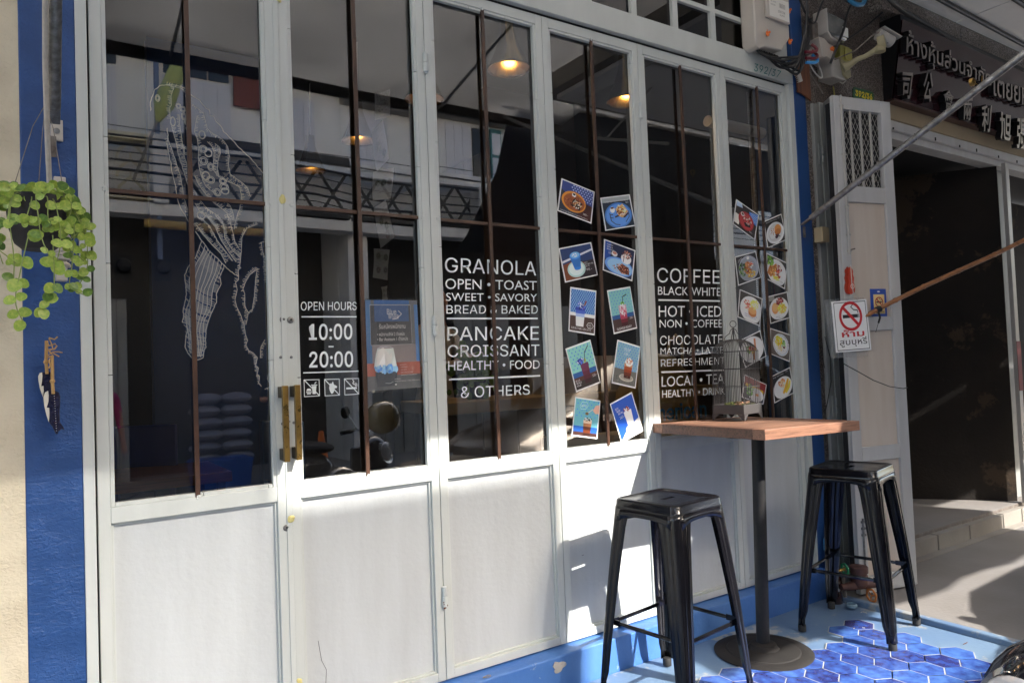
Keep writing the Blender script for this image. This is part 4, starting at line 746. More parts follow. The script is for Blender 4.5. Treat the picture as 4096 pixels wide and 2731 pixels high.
card('c7', 'photo of a tall purple drink with a straw and violet flowers', BD, [bgr('79b3ad'), ('g', '2f5fb8', .05, .45, 1, 1, 6, 7, .02), bgr('22528e', 0, .28, 1, .40), bgr('4a2f28', 0, .18, 1, .28), bgr('2c2726', 0, 0, 1, .18)] + glassdrink(.38, .72, .08, .56, ['32151d', '461b28', '4f2032', '5b2740', '5a2a48']) + [('s', ['2b3fa0', '4d63c8', '1d2b74', 'd9dce8'], .42, .62, .15, .06, 40, .034), ('e', 'a8b33a', .60, .62, .05, .05), ('l', '39485a', .03, [(.60, .6), (.66, .8), (.86, .93)]), ('t', 'dedede', 'BLUE', .04, .19, .22, .235), ('t', 'dedede', 'WHALE', .04, .13, .26, .175), ('t', 'dedede', 'SOUR', .04, .07, .22, .115), ('t', 'e2e2e2', '120.-', .76, .17, .96, .23)])
card('c8', 'photo of orange brown iced tea topped with cream on grey stone', BD, [bgr('6f97a8'), ('g', '3c68b8', .05, .35, 1, 1, 8, 10, .020), bgr('5b5c58', 0, 0, 1, .36), ('s', ['3a3a38', '7d7c74'], .5, .15, .5, .15, 40, .016), ('e', 'a9a69c', .56, .17, .32, .09), ('e', '8b8880', .56, .18, .27, .07)] + glassdrink(.40, .78, .16, .52, ['3a160c', '5a2210', '7c3214', '8c4422', 'a87a5c']) + [('e', 'e8d9c6', .60, .56, .17, .10, .1), ('s', ['c28f68', 'f4ece0', 'a4582e'], .60, .60, .14, .08, 34, .026), ('t', 'd5dde0', 'CHA THAI', .30, .86, .60, .90), ('t', 'd5dde0', 'ICE BLEND', .32, .82, .56, .85), ('t', 'e5e9ea', '130.-', .34, .72, .58, .78)])
card('c9', 'photo of a layered coffee with a hand holding a spoon above', BD, [bgr('5f9fae'), ('g', '3f74c8', .05, .5, 1, 1, 5, 6, .022), bgr('1f4f98', 0, .10, 1, .26), bgr('3b2320', 0, 0, 1, .10)] + glassdrink(.38, .74, 0, .44, ['2b120c', '5c2a14', '3a1a10', '8a5c40', 'c9b29c']) + [('s', ['2a1a14', 'e9e4dc', '6b4a34'], .56, .46, .16, .04, 24, .03), ('l', 'b9b4a8', .02, [(.50, .62), (.74, .76)]), ('e', '6d5434', .50, .62, .07, .04), ('p', 'c39a86', [(.74, .72), (.84, .88), (1, .9), (1, .66), (.86, .64)]), ('t', 'bcd8e0', 'AFFO', .24, .78, .46, .86), ('l', 'a9d4e4', .012, [(.18, .80), (.26, .92), (.46, .93), (.52, .84), (.44, .74), (.24, .72), (.18, .80)])])
card('c10', 'photo of a white shake with red beans on marble', BD, [bgr('1d4aa4'), ('p', 'c3c3bf', [(0, 0), (1, 0), (1, .36), (.4, .22)]), ('s', ['6a6a66', '8e8e88'], .6, .1, .38, .1, 30, .02), ('e', 'dedcd6', .62, .22, .30, .08)] + glassdrink(.42, .78, .22, .66, ['bfc4cc', 'd3d6da', 'dfe0e2', 'd0d3d8']) + [('s', ['5a1420', '8a2434', 'e9dfe0'], .58, .70, .13, .06, 34, .034), ('t', 'd9e0f0', 'SOY', .10, .80, .26, .85), ('t', 'd9e0f0', 'RED', .14, .73, .30, .78), ('t', 'd9e0f0', 'BEAN', .18, .66, .38, .71), ('t', 'eef0f6', '140.-', .20, .54, .42, .61)])
G2 = 'food photos taped to the rightmost door leaf'
card('c11', 'photo of dessert on a red oval plate, top left on the rightmost leaf', BD, [bgr('2a2422'), ('p', '9fb0c4', [(.02, .80), (.30, .86), (.24, 1), (0, 1)]), ('p', '4f7cc0', [(.66, .62), (1, .52), (1, 1), (.6, .9)]), ('g', 'c2d2ea', .68, .6, 1, .95, 5, 6, .016), bgr('c9c6be', 0, .10, .22, .5), ('e', '8e2a2a', .52, .44, .36, .36), ('e', 'a83a3a', .53, .43, .30, .30), ('s', ['c9948c', '6b1a1c', 'e0c4bc', '2b1614'], .56, .50, .20, .20, 60, .026), ('p', '1f1412', [(.42, .34), (.52, .22), (.76, .30), (.7, .42)]), ('e', 'e6e0d4', .32, .62, .08, .08), ('e', '5a4a30', .32, .63, .055, .05), ('t', 'cfc8c0', '200.-', .72, .10, .88, .16)], group=G2)
card('c12', 'photo of one pancake and ice cream, top right on the rightmost leaf', BD, [bgr('24211f'), ('e', 'dedcd9', .50, .42, .50, .42), ('e', 'b9b7b6', .50, .43, .40, .34), ('e', 'e9e1d6', .34, .42, .17, .2, .08), ('s', ['b07a4e', 'f3ece2', '8a4a2c'], .36, .50, .15, .14, 30, .028), ('e', 'c98a4c', .66, .52, .19, .19), ('e', 'b5703a', .64, .42, .17, .12), ('s', ['1c1a2a', '3a2636', '8a2a34'], .58, .26, .13, .09, 22, .04), ('t', 'd9d4cc', 'Pancake Berry Combo', .08, .90, .70, .95), ('t', 'd9d4cc', '160.-', .76, .91, .90, .96)], group=G2)
card('c13', 'photo of salad, roast chicken and corn on a grey plate', BD, [bgr('2b2a2a'), ('e', '9498a2', .55, .48, .48, .48), ('e', '858a94', .50, .46, .40, .42), ('s', ['31502a', '4a6e34', '223b20', '6d8a4a'], .24, .48, .19, .26, 70, .04), ('s', ['9c5a30', '7a3a20', 'b87a46'], .50, .50, .16, .24, 60, .045), ('s', ['c9a23a', 'e0c05c', 'a87a24'], .62, .25, .20, .14, 60, .03), ('s', ['b8442e', 'd9cfc4'], .66, .58, .12, .12, 30, .03), ('e', 'c9c9c6', .58, .86, .07, .06), ('l', 'c8c8c8', .01, [(.1, .85), (.28, .93)]), ('l', 'c8c8c8', .01, [(.08, .79), (.3, .89)])], group=G2)
card('c14', 'photo of a croissant with bacon and lettuce on a white plate', BD, [bgr('2a2826'), ('e', 'd2d2d4', .52, .45, .52, .52), ('s', ['5f8f34', '84b04c', '3f6a26'], .16, .80, .16, .20, 60, .05), ('p', 'b0713a', [(.02, .25), (.22, .14), (.40, .40), (.56, .66), (.46, .80), (.28, .62), (.10, .52)]), ('s', ['c98a4c', '9c5a2a', 'dba868'], .30, .46, .16, .20, 50, .05), ('s', ['9a3426', 'c2604c', '7a241c', 'e0b8a4'], .62, .52, .14, .26, 50, .045), ('s', ['d9b42c', 'e9cf5a'], .50, .22, .18, .08, 36, .04), ('t', '54504c', 'English Breakfast', .56, .14, .90, .18)], group=G2)
card('c15', 'photo of sausage, scrambled egg and pancakes with blue handwriting', BD, [bgr('3b3733'), ('e', 'e2e2e4', .56, .44, .52, .50), ('s', ['b04a3a', 'd08a74', 'e4c4b0'], .36, .58, .18, .18, 40, .04), ('s', ['e0c83c', 'efe07a'], .68, .68, .18, .18, 50, .04), ('e', 'c98a50', .62, .40, .19, .17), ('e', 'b87440', .62, .33, .19, .14), ('e', 'd69a62', .62, .42, .17, .13), ('t', '4a4f8a', 'Morning', .28, .20, .50, .25), ('t', '4a4f8a', 'Eggs & Pancake Set', .28, .13, .80, .18), ('t', '4a4f8a', '210.-', .74, .22, .90, .27)], group=G2)
card('c16', 'photo of bacon above pancake and scrambled egg, right of the sausage photo', BD, [bgr('35322f'), bgr('8a8a84', 0, .82, .3, 1), ('e', 'e6e4e2', .48, .46, .50, .44), ('e', 'c88c56', .28, .50, .17, .22), ('e', 'd8a06a', .28, .54, .14, .17), ('s', ['8a2f28', 'b0584c', '6d1f1c'], .55, .74, .20, .13, 44, .045), ('s', ['e2c440', 'efdc7c', 'd0a82c'], .62, .44, .22, .20, 70, .045), ('s', ['5a7a34'], .78, .46, .10, .12, 12, .02), ('t', '55504a', 'Morning', .28, .13, .46, .17), ('t', '55504a', 'Croissant & Bacon', .28, .06, .74, .10), ('t', '55504a', '200.-', .82, .08, .95, .12)], group=G2)
card('c17', 'photo of a club sandwich with chips on white, partly behind the birdcage', BD, [bgr('242424'), ('e', 'dadadd', .50, .48, .52, .50), ('l', 'a86436', .08, [(.45, .1), (.55, .52)]), ('l', 'b5734a', .08, [(.62, .40), (.70, .82)]), ('s', ['6f9a3a', '4f7a2a'], .34, .56, .12, .14, 24, .04), ('s', ['b8342c', 'd8a24a', 'e6d2b4'], .50, .50, .14, .18, 34, .045), ('t', '4a5a9a', 'Club Sandwich', .10, .16, .36, .20)], group=G2)
card('c18', 'photo of omelette with cucumber on a blue rimmed plate', BD, [bgr('5b5450'), ('s', ['3a3532', '7a726c'], .5, .5, .5, .5, 60, .02), ('e', 'c8cdd6', .52, .50, .42, .44), ('e', '6f8fb8', .52, .50, .375, .395), ('e', 'd5dae2', .52, .50, .36, .38), ('s', ['e0c024', 'f0dc5c', 'd0a81c'], .40, .62, .18, .18, 60, .05), ('s', ['4f8a2c', '7ab04c'], .66, .52, .09, .18, 22, .04), ('s', ['d9c49a', 'c8a878'], .48, .34, .12, .10, 26, .035), ('e', 'efefef', .68, .44, .08, .07), ('e', '5a2a14', .68, .44, .055, .05)], group=G2)
card('c19', 'photo of fried egg with greens and coloured stripes, seen through the birdcage bars', BD, [bgr('2c2b38'), ('p', '7c2a2a', [(0, .62), (1, .55), (1, 1), (0, 1)]), ('p', 'c9a832', [(.05, .55), (.95, .48), (.92, .64), (.08, .70)]), ('p', '2a2a30', [(.2, .4), (.3, .75), (.36, .74), (.28, .4)]), ('e', 'dadee4', .60, .30, .38, .32), ('s', ['4f8a34', '6faa44', '2f5f24'], .30, .42, .16, .26, 50, .05), ('e', 'f3f3f3', .66, .34, .16, .16, .1), ('e', 'd9822c', .66, .32, .07, .07)], group=G2)
card('c20', 'photo of pancakes with banana and ice cream, lowest on the rightmost leaf', BD, [bgr('201f20'), ('e', 'dcdce0', .50, .40, .50, .42), ('e', 'e9ece8', .28, .38, .20, .22, .05), ('s', ['c88a5a', 'e0b48c', 'a8604a'], .46, .60, .16, .14, 40, .05), ('p', 'c89e2c', [(.50, .12), (.72, .28), (.86, .62), (.78, .66), (.60, .42), (.44, .20)]), ('p', 'dcb83c', [(.62, .10), (.84, .26), (.94, .52), (.88, .56), (.74, .34), (.58, .18)]), ('s', ['d8a878', 'f0dcc0'], .52, .44, .1, .1, 22, .035), ('t', 'd5d5d5', 'Pancake - Banana & Caramel', .04, .90, .62, .95), ('t', 'd5d5d5', '190.-', .74, .92, .90, .97)], group=G2)
# hand-drawn sheets hanging as a strip inside leaf two
tl_ = veil('tracing_sheet', (.62, .63, .62), .42, .6); ink = veil('sheet_ink', (.03, .03, .04), .6, .6)
shl = ['topmost patterned sheet', 'second sheet, tilted, with sketched plates', 'third sheet with three small sketches', 'fourth sheet with round sketches', 'fifth sheet with four coloured sketches', 'lowest small lettered scrap']
for i, q in enumerate(D['sheets']):
    mb = MB(); f = quadf(q, 2.535); mb.use(tl_)
    N = 8; g = [[(lambda p: (p[0], p[1] + .008 * math.sin(u / N * 3.1 + i) * math.sin(v / N * 3), p[2]))(f(u / N, v / N)) for u in range(N + 1)] for v in range(N + 1)]
    base = len(mb.v); mb.v += [p for r_ in g for p in r_]
    for v in range(N):
        for u in range(N): mb.face((base + v * (N + 1) + u, base + v * (N + 1) + u + 1, base + (v + 1) * (N + 1) + u + 1, base + (v + 1) * (N + 1) + u))
    f2 = quadf(q, 2.5255); mb.use(ink)
    if i == 0:
        for _ in range(260): u, v = random.random(), .22 + .74 * random.random(); stroke(mb, [(u, v), (u + random.uniform(-.03, .03), v + random.uniform(.01, .04))], .012, f2) if (u - .45) ** 2 + (v - .6) ** 2 > .03 else None
        text_on(mb, 'Blue', lambda u, v: f2(.3 + .3 * u, .6 + .12 * v)); text_on(mb, 'Whale', lambda u, v: f2(.28 + .36 * u, .46 + .12 * v))
    elif i == 5: text_on(mb, 'BLUE', lambda u, v: f2(.15 + .7 * u, .6 + .2 * v)); text_on(mb, 'Whale', lambda u, v: f2(.1 + .7 * u, .2 + .25 * v))
    else:
        for c_ in range({1: 2, 2: 3, 3: 3, 4: 4}[i]):
            cu, cv = {1: [(.35, .5), (.65, .25)], 2: [(.2, .55), (.5, .55), (.8, .55)], 3: [(.3, .6), (.6, .42), (.55, .2)], 4: [(.25, .75), (.72, .72), (.3, .28), (.75, .3)]}[i][c_]
            mb.use(veil('sheet_tint%d' % c_, [(.30, .34, .05), (.06, .22, .05), (.35, .10, .03), (.04, .08, .25)][c_ % 4], .45) if ('st%d' % c_) not in M else M['st%d' % c_])
            ell(mb, quadf(q, 2.5258), cu, cv, .13, .10, 14, .15); mb.use(ink)
            for k in range(3): stroke(mb, [(cu + .15 * (1 - k * .25) * math.cos(a / 10 * 6.28), cv + .12 * (1 - k * .25) * math.sin(a / 10 * 6.28)) for a in range(11)], .008, f2)
        for k in range(14): u = random.uniform(.1, .6); v = .94 - k * .06; stroke(mb, [(u, v), (min(.95, u + random.uniform(.1, .35)), v + .01)], .006, f2)
    O('sketch_sheet', mb, None, label='translucent hand drawn menu sheet inside the second leaf, ' + shl[i], cat='paper sheet', group='hand drawn sheets hung in a strip')
# job poster in a plastic sleeve
q = D['poster']; y = 2.5225
lay = [bgr('6b6e72'), bgr('3f68a0', .16, .955, .84, 1), bgr('56789f', 0, .30, .10, 1), bgr('8e8789', .10, .30, .93, .50), bgr('4e78a8', .93, .30, 1, .95), bgr('a5675c', 0, .16, 1, .30), bgr('55565a', .08, .50, .86, .94), bgr('4a628a', .16, .76, .82, .95), bgr('45474b', .20, .50, .60, .76),
       ('l', 'b9bcc0', .004, [(.08, .50), (.86, .50), (.86, .945), (.08, .945), (.08, .50)]),
       ('t', 'f2f2f2', 'Blue', .40, .84, .58, .90), ('t', 'f2f2f2', 'Whale', .42, .79, .62, .85), ('l', 'f0f0f0', .008, [(.50, .785), (.58, .79), (.68, .845), (.62, .88)]),
       ('t', 'ececec', 'รับสมัครพนักงาน', .24, .68, .74, .735), ('t', 'd9d9d9', '• พนักงานเสิร์ฟ 2 ตำแหน่ง', .20, .60, .72, .645), ('t', 'd9d9d9', '• Bar Assistant 1 ตำแหน่ง', .20, .545, .78, .59),
       ('p', '4b5058', [(.17, .04), (.52, .04), (.55, .20), (.14, .20)]), ('p', 'c3cbe0', [(.12, .26), (.16, .40), (.19, .46), (.49, .46), (.52, .36), (.55, .24), (.40, .22), (.24, .20)]), ('s', ['6f9fd8', '86b0e4', '5a8ccc'], .34, .235, .20, .035, 60, .035), ('s', ['cdd3e6', 'dadfee'], .33, .36, .14, .07, 40, .05), ('p', '6c84c0', [(.22, .42), (.28, .385), (.36, .39), (.36, .375), (.27, .375)]),
       ('l', 'b8bccc', .006, [(.19, .46), (.26, .48), (.42, .48), (.49, .46)]), ('l', 'aab0b8', .006, [(.32, .075), (.40, .07), (.46, .085)]),
       ('t', 'e9d8d4', 'คุณสมบัติ', .60, .262, .72, .278), ('t', 'e9d8d4', '- ไม่จำกัดเพศ', .60, .238, .74, .252), ('t', 'e9d8d4', '- อายุ 18 ปี', .60, .205, .72, .220), ('t', 'e9d8d4', '- Part Time/ Full Time', .60, .176, .84, .190), ('t', 'e9d8d4', '- รักงานบริการ มีมนุษยสัมพันธ์', .60, .145, .92, .162),
       ('t', 'd5d5d5', 'สนใจติดต่อ', .49, .108, .60, .122), ('t', 'e5e5e5', '096 997 4962  |  081 926 4146', .49, .078, .96, .100), ('p', 'e5e5e5', [(.49, .045), (.525, .045), (.525, .062), (.49, .062)])]
po = card(q, 'grey blue recruiting poster with a blue drink in a crumpled plastic sleeve', .0, lay, name='job_poster', cat='poster', group=None, y=2.5120, base='6b6e72')
mb = MB(); f = quadf(q, 2.5100)
N = 16
vs = [[f(-.015 + 1.03 * u / N, -.02 + 1.04 * v / N) for u in range(N + 1)] for v in range(N + 1)]
base = 0
for v in range(N + 1):
    for u in range(N + 1):
        p = vs[v][u]; mb.v.append((p[0] + random.uniform(-.001, .001), p[1] + random.uniform(-.0018, .0018), p[2] + random.uniform(-.001, .001)))
for v in range(N):
    for u in range(N): mb.face((v * (N + 1) + u, v * (N + 1) + u + 1, (v + 1) * (N + 1) + u + 1, (v + 1) * (N + 1) + u))
O('plastic_sleeve', mb, glassy('crumpled_plastic', (.97, .97, .97), 1.45, .08, .02), po, smooth=False)
# ================================================================== TABLE
tb = E('bar_table', (2.71, 2.15, 0), 'square wooden bar table on a black pillar with a round iron base', 'table')
def rframe(c, rz, tx=0.0, ty=0.0):
    m_ = Matrix.Rotation(rz, 4, 'Z') @ Matrix.Rotation(tx, 4, 'X') @ Matrix.Rotation(ty, 4, 'Y'); m_.translation = Vector(c); return m_
def xf(mb, m_): mb.v = [tuple(m_ @ Vector(p)) for p in mb.v]; return mb
TT = rframe((2.738, 2.166, 1.001), R(-1.2), R(-.5), R(1.0)); s2 = .318
np_ = 6
for i in range(np_):
    y0 = -s2 + .062 + i * (2 * s2 - .124) / np_; y1 = y0 + (2 * s2 - .124) / np_ - .0012
    O('plank', xf(MB().box(-s2 + .0625, s2 - .0625, y0, y1, -.021, .0205 + random.uniform(-.0006, .0004)), TT), M['tabletop'], tb, bevel=.0012)
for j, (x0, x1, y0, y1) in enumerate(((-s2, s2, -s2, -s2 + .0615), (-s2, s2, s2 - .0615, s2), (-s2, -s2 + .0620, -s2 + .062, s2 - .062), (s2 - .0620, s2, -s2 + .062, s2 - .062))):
    O('border_board', xf(MB().box(x0, x1, y0, y1, -.0215, .0215), TT), M['tableedge_shaded'] if j == 2 else M['tableedge'], tb, bevel=.002)
mb = MB()
for sx in (-1, 1):
    mb.add([tuple(TT @ Vector(p)) for p in [(-.012, 0, -.022), (.012, 0, -.022), (.012, sx * .17, -.022), (-.012, sx * .17, -.022), (-.012, 0, -.055), (.012, 0, -.055), (.012, sx * .15, -.034), (-.012, sx * .15, -.034)]], [(0, 1, 2, 3), (7, 6, 5, 4), (0, 4, 5, 1), (1, 5, 6, 2), (2, 6, 7, 3), (3, 7, 4, 0)])
    mb.add([tuple(TT @ Vector(p)) for p in [(0, -.012, -.0225), (0, .012, -.0225), (sx * .20, .012, -.0225), (sx * .20, -.012, -.0225), (0, -.012, -.056), (0, .012, -.056), (sx * .17, .012, -.040), (sx * .17, -.012, -.040)]], [(0, 1, 2, 3), (7, 6, 5, 4), (0, 4, 5, 1), (1, 5, 6, 2), (2, 6, 7, 3), (3, 7, 4, 0)])
O('support_cross', mb, M['blacksoft'], tb, bevel=.001)
O('pillar', MB().tube([(2.712, 2.152, .02), (2.744, 2.148, .965)], .0288, 28), M['blacksoft'], tb)
O('base_plate', MB().lathe([(.001, .0), (.213, .0), (.214, .004), (.208, .008), (.170, .012), (.160, .0105), (.155, .015), (.080, .022), (.070, .020), (.062, .026), (.056, .040), (.042, .046), (.001, .046)], (2.712, 2.152, 0), 56, cap=False), M['castbase'], tb)

# ================================================================== STOOLS
def make_stool():
    root = E('bar_stool', (0, 0, 0), 'glossy black metal bar stool in front of the fourth door leaf, nearest the viewer', 'stool', 'black metal bar stools')
    H = .776; hs = .153; rc = .034
    def rsq(h, r, n=6):
        out = []
        for cx, cy, a0 in ((h - r, h - r, 0), (-h + r, h - r, 90), (-h + r, -h + r, 180), (h - r, -h + r, 270)):
            for i in range(n + 1): a = R(a0 + 90 * i / n); out.append((cx + r * math.cos(a), cy + r * math.sin(a)))
        return out
    # seat pan: rings from the slot outwards, over the rim, down the skirt
    slot = []
    N = len(rsq(hs, rc))
    for i in range(N):
        a = 2 * math.pi * (i + .5) / N + R(0)
        cx, cy = math.cos(a), math.sin(a)
        slot.append((max(-.036, min(.036, .05 * cx)), .0115 * (1 if cy > 0 else -1) * min(1, abs(cy) * 2.2)))
    rings = [[(x, y, H - .013) for x, y in slot], [(x, y, H - .004) for x, y in slot]]
    for h, r, z in ((hs * .55, .03, H - .0035), (hs - .016, .026, H - .003), (hs - .012, .027, H - .0005), (hs - .007, .030, H + .002), (hs - .002, rc, H), (hs + .001, rc, H - .005), (hs + .0025, rc, H - .024), (hs + .0045, rc + .001, H - .026), (hs + .005, rc + .001, H - .038), (hs + .003, rc, H - .0385)):
        rings.append([(x, y, z) for x, y in rsq(h, r)])
    mb = MB(); vs = [p for g in rings for p in g]; fs = [(i * N + j, i * N + (j + 1) % N, (i + 1) * N + (j + 1) % N, (i + 1) * N + j) for i in range(len(rings) - 1) for j in range(N)]
    mb.add(vs, fs); seat = O('seat', mb, M['blackm'], root, local=True, angle=50)
    bt = .212
    legs = []
    for sx, sy in ((-1, -1), (1, -1), (1, 1), (-1, 1)):
        # folded sheet leg: flange, rounded corner, flange, tapering downwards with a raised rib
        mb = MB(); prev = None; secs = []
        for t in [0, .03, .10, .25, .5, .75, .9, .95, 1.0]:
            z = H - .030 - t * (H - .030 - .030); off = hs + .003 + (bt - hs) * t + .004 * math.sin(math.pi * t)
            w = .082 * (1 - t) + .042 * t if t > .03 else .086
            if t >= .93: w = .036
            rcn = .030 * (1 - t) + .014 * t
            sec = [(-w, 0), (-w * .62, 0), (-w * .56, -.0035), (-w * .46, -.0035), (-w * .40, 0), (-rcn, 0)]
            sec = [(a, b) for a, b in sec]
            for i in range(5):
                a = R(90 * i / 4); sec.append((-rcn + rcn * math.sin(a), -rcn + rcn * math.cos(a)) if i else (-rcn, 0))
            sec += [(0, -rcn)] + [(b, a) for a, b in [(-w * .40, 0), (-w * .46, -.0035), (-w * .56, -.0035), (-w * .62, 0), (-w, 0)]]
            secs.append([((off + a) * sx, (off + b) * sy, z) for a, b in sec])
        n = len(secs[0]); vs = [p for g in secs for p in g]
        mb.add(vs, [(i * n + j, i * n + j + 1, (i + 1) * n + j + 1, (i + 1) * n + j) for i in range(len(secs) - 1) for j in range(n - 1)])
        o = O('leg', mb, M['blackm'], root, local=True, angle=55)
        so_ = o.modifiers.new('sheet', 'SOLIDIFY'); so_.thickness = .0022; so_.offset = 0
        mb = MB(); c = (bt + .003 - .016)
        mb.lathe([(.014, 0), (.0185, .002), (.0185, .030), (.016, .034)], (c * sx, c * sy, .0), 14)
        O('rubber_foot', mb, M['rubber'], o, local=True)
    # apron webs between the legs
    for k in range(4):
        mb = MB(); pts = []
        for i in range(13):
            t = -1 + 2 * i / 12; x = t * (hs - .02); zt = H - .036; zb = H - .060 - .026 * abs(t) ** 3 * 1.0
            pts.append((x, zt, zb))
        vs = [(x, -hs - .0045, zt) for x, zt, zb in pts] + [(x, -hs - .006 - (H - .036 - zb) * .08, zb) for x, zt, zb in pts]
        mb.add(vs, [(i, i + 1, i + 14, i + 13) for i in range(12)]); xf(mb, Matrix.Rotation(R(90 * k), 4, 'Z'))
        o = O('apron', mb, M['blackm'], root, local=True, angle=60); so_ = o.modifiers.new('sheet', 'SOLIDIFY'); so_.thickness = .002; so_.offset = 0
    # footrest rods with pressed flat ends, and the cross brace under the seat
    zf = .285; q = hs + (bt - hs) * (1 - zf / H) - .016
    for k in range(4):
        z_ = zf if k % 2 == 0 else zf + .006; mb = MB()
        mb.tube([(-q + .045, -q, z_), (-q + .06, -q, z_), (q - .06, -q, z_), (q - .045, -q, z_)], [.006, .0078, .0078, .006], 10)
        for s_ in (-1, 1): mb.obox((s_ * (q - .022), -q, z_), (1, 0, 0), (0, 1, 0), (0, 0, 1), .026, .0022, .011)
        xf(mb, Matrix.Rotation(R(90 * k), 4, 'Z')); O('footrest', mb, M['blackm'], root, local=True)
    mb = MB()
    for s_ in (-1, 1): mb.tube([(-.148, -.148 * s_, H - .085), (-.02, -.02 * s_, H - .062 - .004 * s_), (.02, .02 * s_, H - .062 - .004 * s_), (.148, .148 * s_, H - .085)], .0055, 8)
    O('seat_brace', mb, M['blackm'], root, local=True)
    return root
s1 = make_stool(); s1.location = (2.105, 2.095, 0); s1.rotation_euler = (0, 0, R(7))
s2_ = copy_tree(s1); s2_.location = (3.30, 2.05, 0); s2_.rotation_euler = (0, 0, R(14)); s2_['label'] = 'glossy black metal bar stool right of the wooden table, beside the neighbour door'

# ================================================================== BIRDCAGE on the table
CG = rframe((2.815, 2.315, 1.0235), R(9)); hw = .079
cg = E('birdcage', tuple(CG.translation), 'dark iron domed wire birdcage with ring handle holding moss and bark on the table', 'birdcage')
mb = MB(); hb = hw + .004
for (x0, x1, y0, y1) in ((-hb, hb, -hb, -hb + .004), (-hb, hb, hb - .004, hb), (-hb, -hb + .004, -hb + .0045, hb - .0045), (hb - .004, hb, -hb + .0045, hb - .0045)): mb.box(x0, x1, y0, y1, .030, .072)
mb.box(-hb + .0045, hb - .0045, -hb + .0045, hb - .0045, .060, .064)
O('base_tray', xf(mb, CG), M['cagemetal'], cg, bevel=.0008)
for sx in (-1, 1):
    for sy in (-1, 1):
        mb = MB(); a = hb * sx; b = hb * sy
        mb.add([(a, b, .0295), (a - sx * .036, b, .0295), (a - sx * .004, b, .001), (a, b, .001)], [(0, 1, 2, 3)]); mb.add([(a, b, .0295), (a, b - sy * .036, .0295), (a, b - sy * .004, .001), (a, b, .001)], [(0, 1, 2, 3)])
        o = O('foot', xf(mb, CG), M['cagemetal'], cg, smooth=False); so_ = o.modifiers.new('sheet', 'SOLIDIFY'); so_.thickness = .002
zt = .325; zd = .383; mbw = MB(); nb = 19; wires = []
for k in range(4):
    for i in range(nb if k < 4 else 0):
        t = -1 + 2 * i / nb; x, y = t * hw, -hw
        c, s_ = [(1, 0), (0, 1), (-1, 0), (0, -1)][k]; X, Y = x * c - y * s_, x * s_ + y * c
        pts = [(X, Y, .072), (X, Y, zt)]
        for j in range(1, 7):
            a = R(90 * j / 6); f_ = .16 + .84 * math.cos(a) ** .8 if j < 6 else .16; rr0 = math.hypot(X, Y); g = 1 + (hw / max(rr0, 1e-4) - 1) * (j / 6)
            pts.append((X * f_ * g, Y * f_ * g, zt + (zd - zt) * math.sin(a)))
        wires.append([tuple(CG @ Vector(p)) for p in pts])
wm = None
for w_ in wires: O('cage_wire', MB().tube(w_, .0012, 4, caps=False), M['cagemetal'], cg)
for z, h, r_ in ((.073, hw + .001, .0016), (.157, hw + .0012, .0014), (.242, hw + .0012, .0016), (zt, hw + .0012, .0016)):
    mb = MB(); mb.tube([tuple(CG @ Vector(p)) for p in [(-h, -h, z), (h, -h, z), (h, h, z), (-h, h, z), (-h, -h, z)]], r_, 6); O('hoop', mb, M['cagemetal'], cg)
mb = MB(); ring = lambda r_, z, n=20: [tuple(CG @ Vector((r_ * math.cos(2 * math.pi * i / n), r_ * math.sin(2 * math.pi * i / n), z))) for i in range(n + 1)]
mb.tube(ring(.020, zd), .0018, 6); mb.tube(ring(.040, zd - .004), .0016, 6)
for k in range(4):
    a = R(45 + 90 * k); mb.tube([tuple(CG @ Vector((r_ * math.cos(a), r_ * math.sin(a), z))) for r_, z in ((.046, zd - .001), (.040, zd + .014), (.018, zd + .030), (.016, zd + .040), (.008, zd + .050), (0, zd + .054))], .0018, 6)
mb.tube([tuple(CG @ Vector(p)) for p in [(0, 0, zd), (0, 0, zd + .058)]], .0028, 8)
O('crown', mb, M['cagemetal'], cg)
mb = MB(); cr2 = [tuple(CG @ Vector((.0155 * math.cos(2 * math.pi * i / 18) * .8, .0155 * math.cos(2 * math.pi * i / 18) * -.6, zd + .074 + .0155 * math.sin(2 * math.pi * i / 18)))) for i in range(19)]
mb.tube(cr2, .0018, 7); O('ring_handle', mb, M['cagemetal'], cg)
def lump(mb, c, r, n=24, fl=.7):
    for _ in range(n): mb.ball((c[0] + random.gauss(0, r * .42), c[1] + random.gauss(0, r * .42), c[2] + abs(random.gauss(0, r * .35 * fl))), r * random.uniform(.16, .34), 6, 4, sz=.8)
for (x, y, r_, k) in ((-.065, -.02, .016, 'moss'), (-.040, .02, .022, 'moss'), (-.03, -.045, .016, 'moss'), (.025, .045, .024, 'moss'), (.055, -.02, .018, 'moss'), (.045, -.055, .014, 'moss'), (.062, .035, .018, 'moss')):
    mb = MB(); p = CG @ Vector((x, y, .068)); lump(mb, p, r_, 34); O('moss_clump', mb, M['moss'], None, label='small clump of green moss in the birdcage tray, ' + {(-.065): 'at its left rim', (-.040): 'tall one left of the bark', (-.03): 'low one in front', .025: 'tall one behind the bark', .055: 'right of the bark', .045: 'near front right corner', .062: 'in the back right corner'}[x], cat='moss', group='moss clumps in the birdcage')
mb = MB()
for i in range(9): 
    a = random.uniform(-.3, .3); p = CG @ Vector((.0 + random.uniform(-.02, .02), -.01 + .009 * i - .04, .070 + random.uniform(0, .014)))
    mb.obox(p, (math.cos(a + R(14)), math.sin(a + R(14)), random.uniform(-.15, .15)), (-math.sin(a), math.cos(a), .1), (0, 0, 1), .024, .006, .003)
O('bark_piece', mb, M['bark'], bevel=.001, label='reddish bark chips lying in the middle of the birdcage tray', cat='bark')

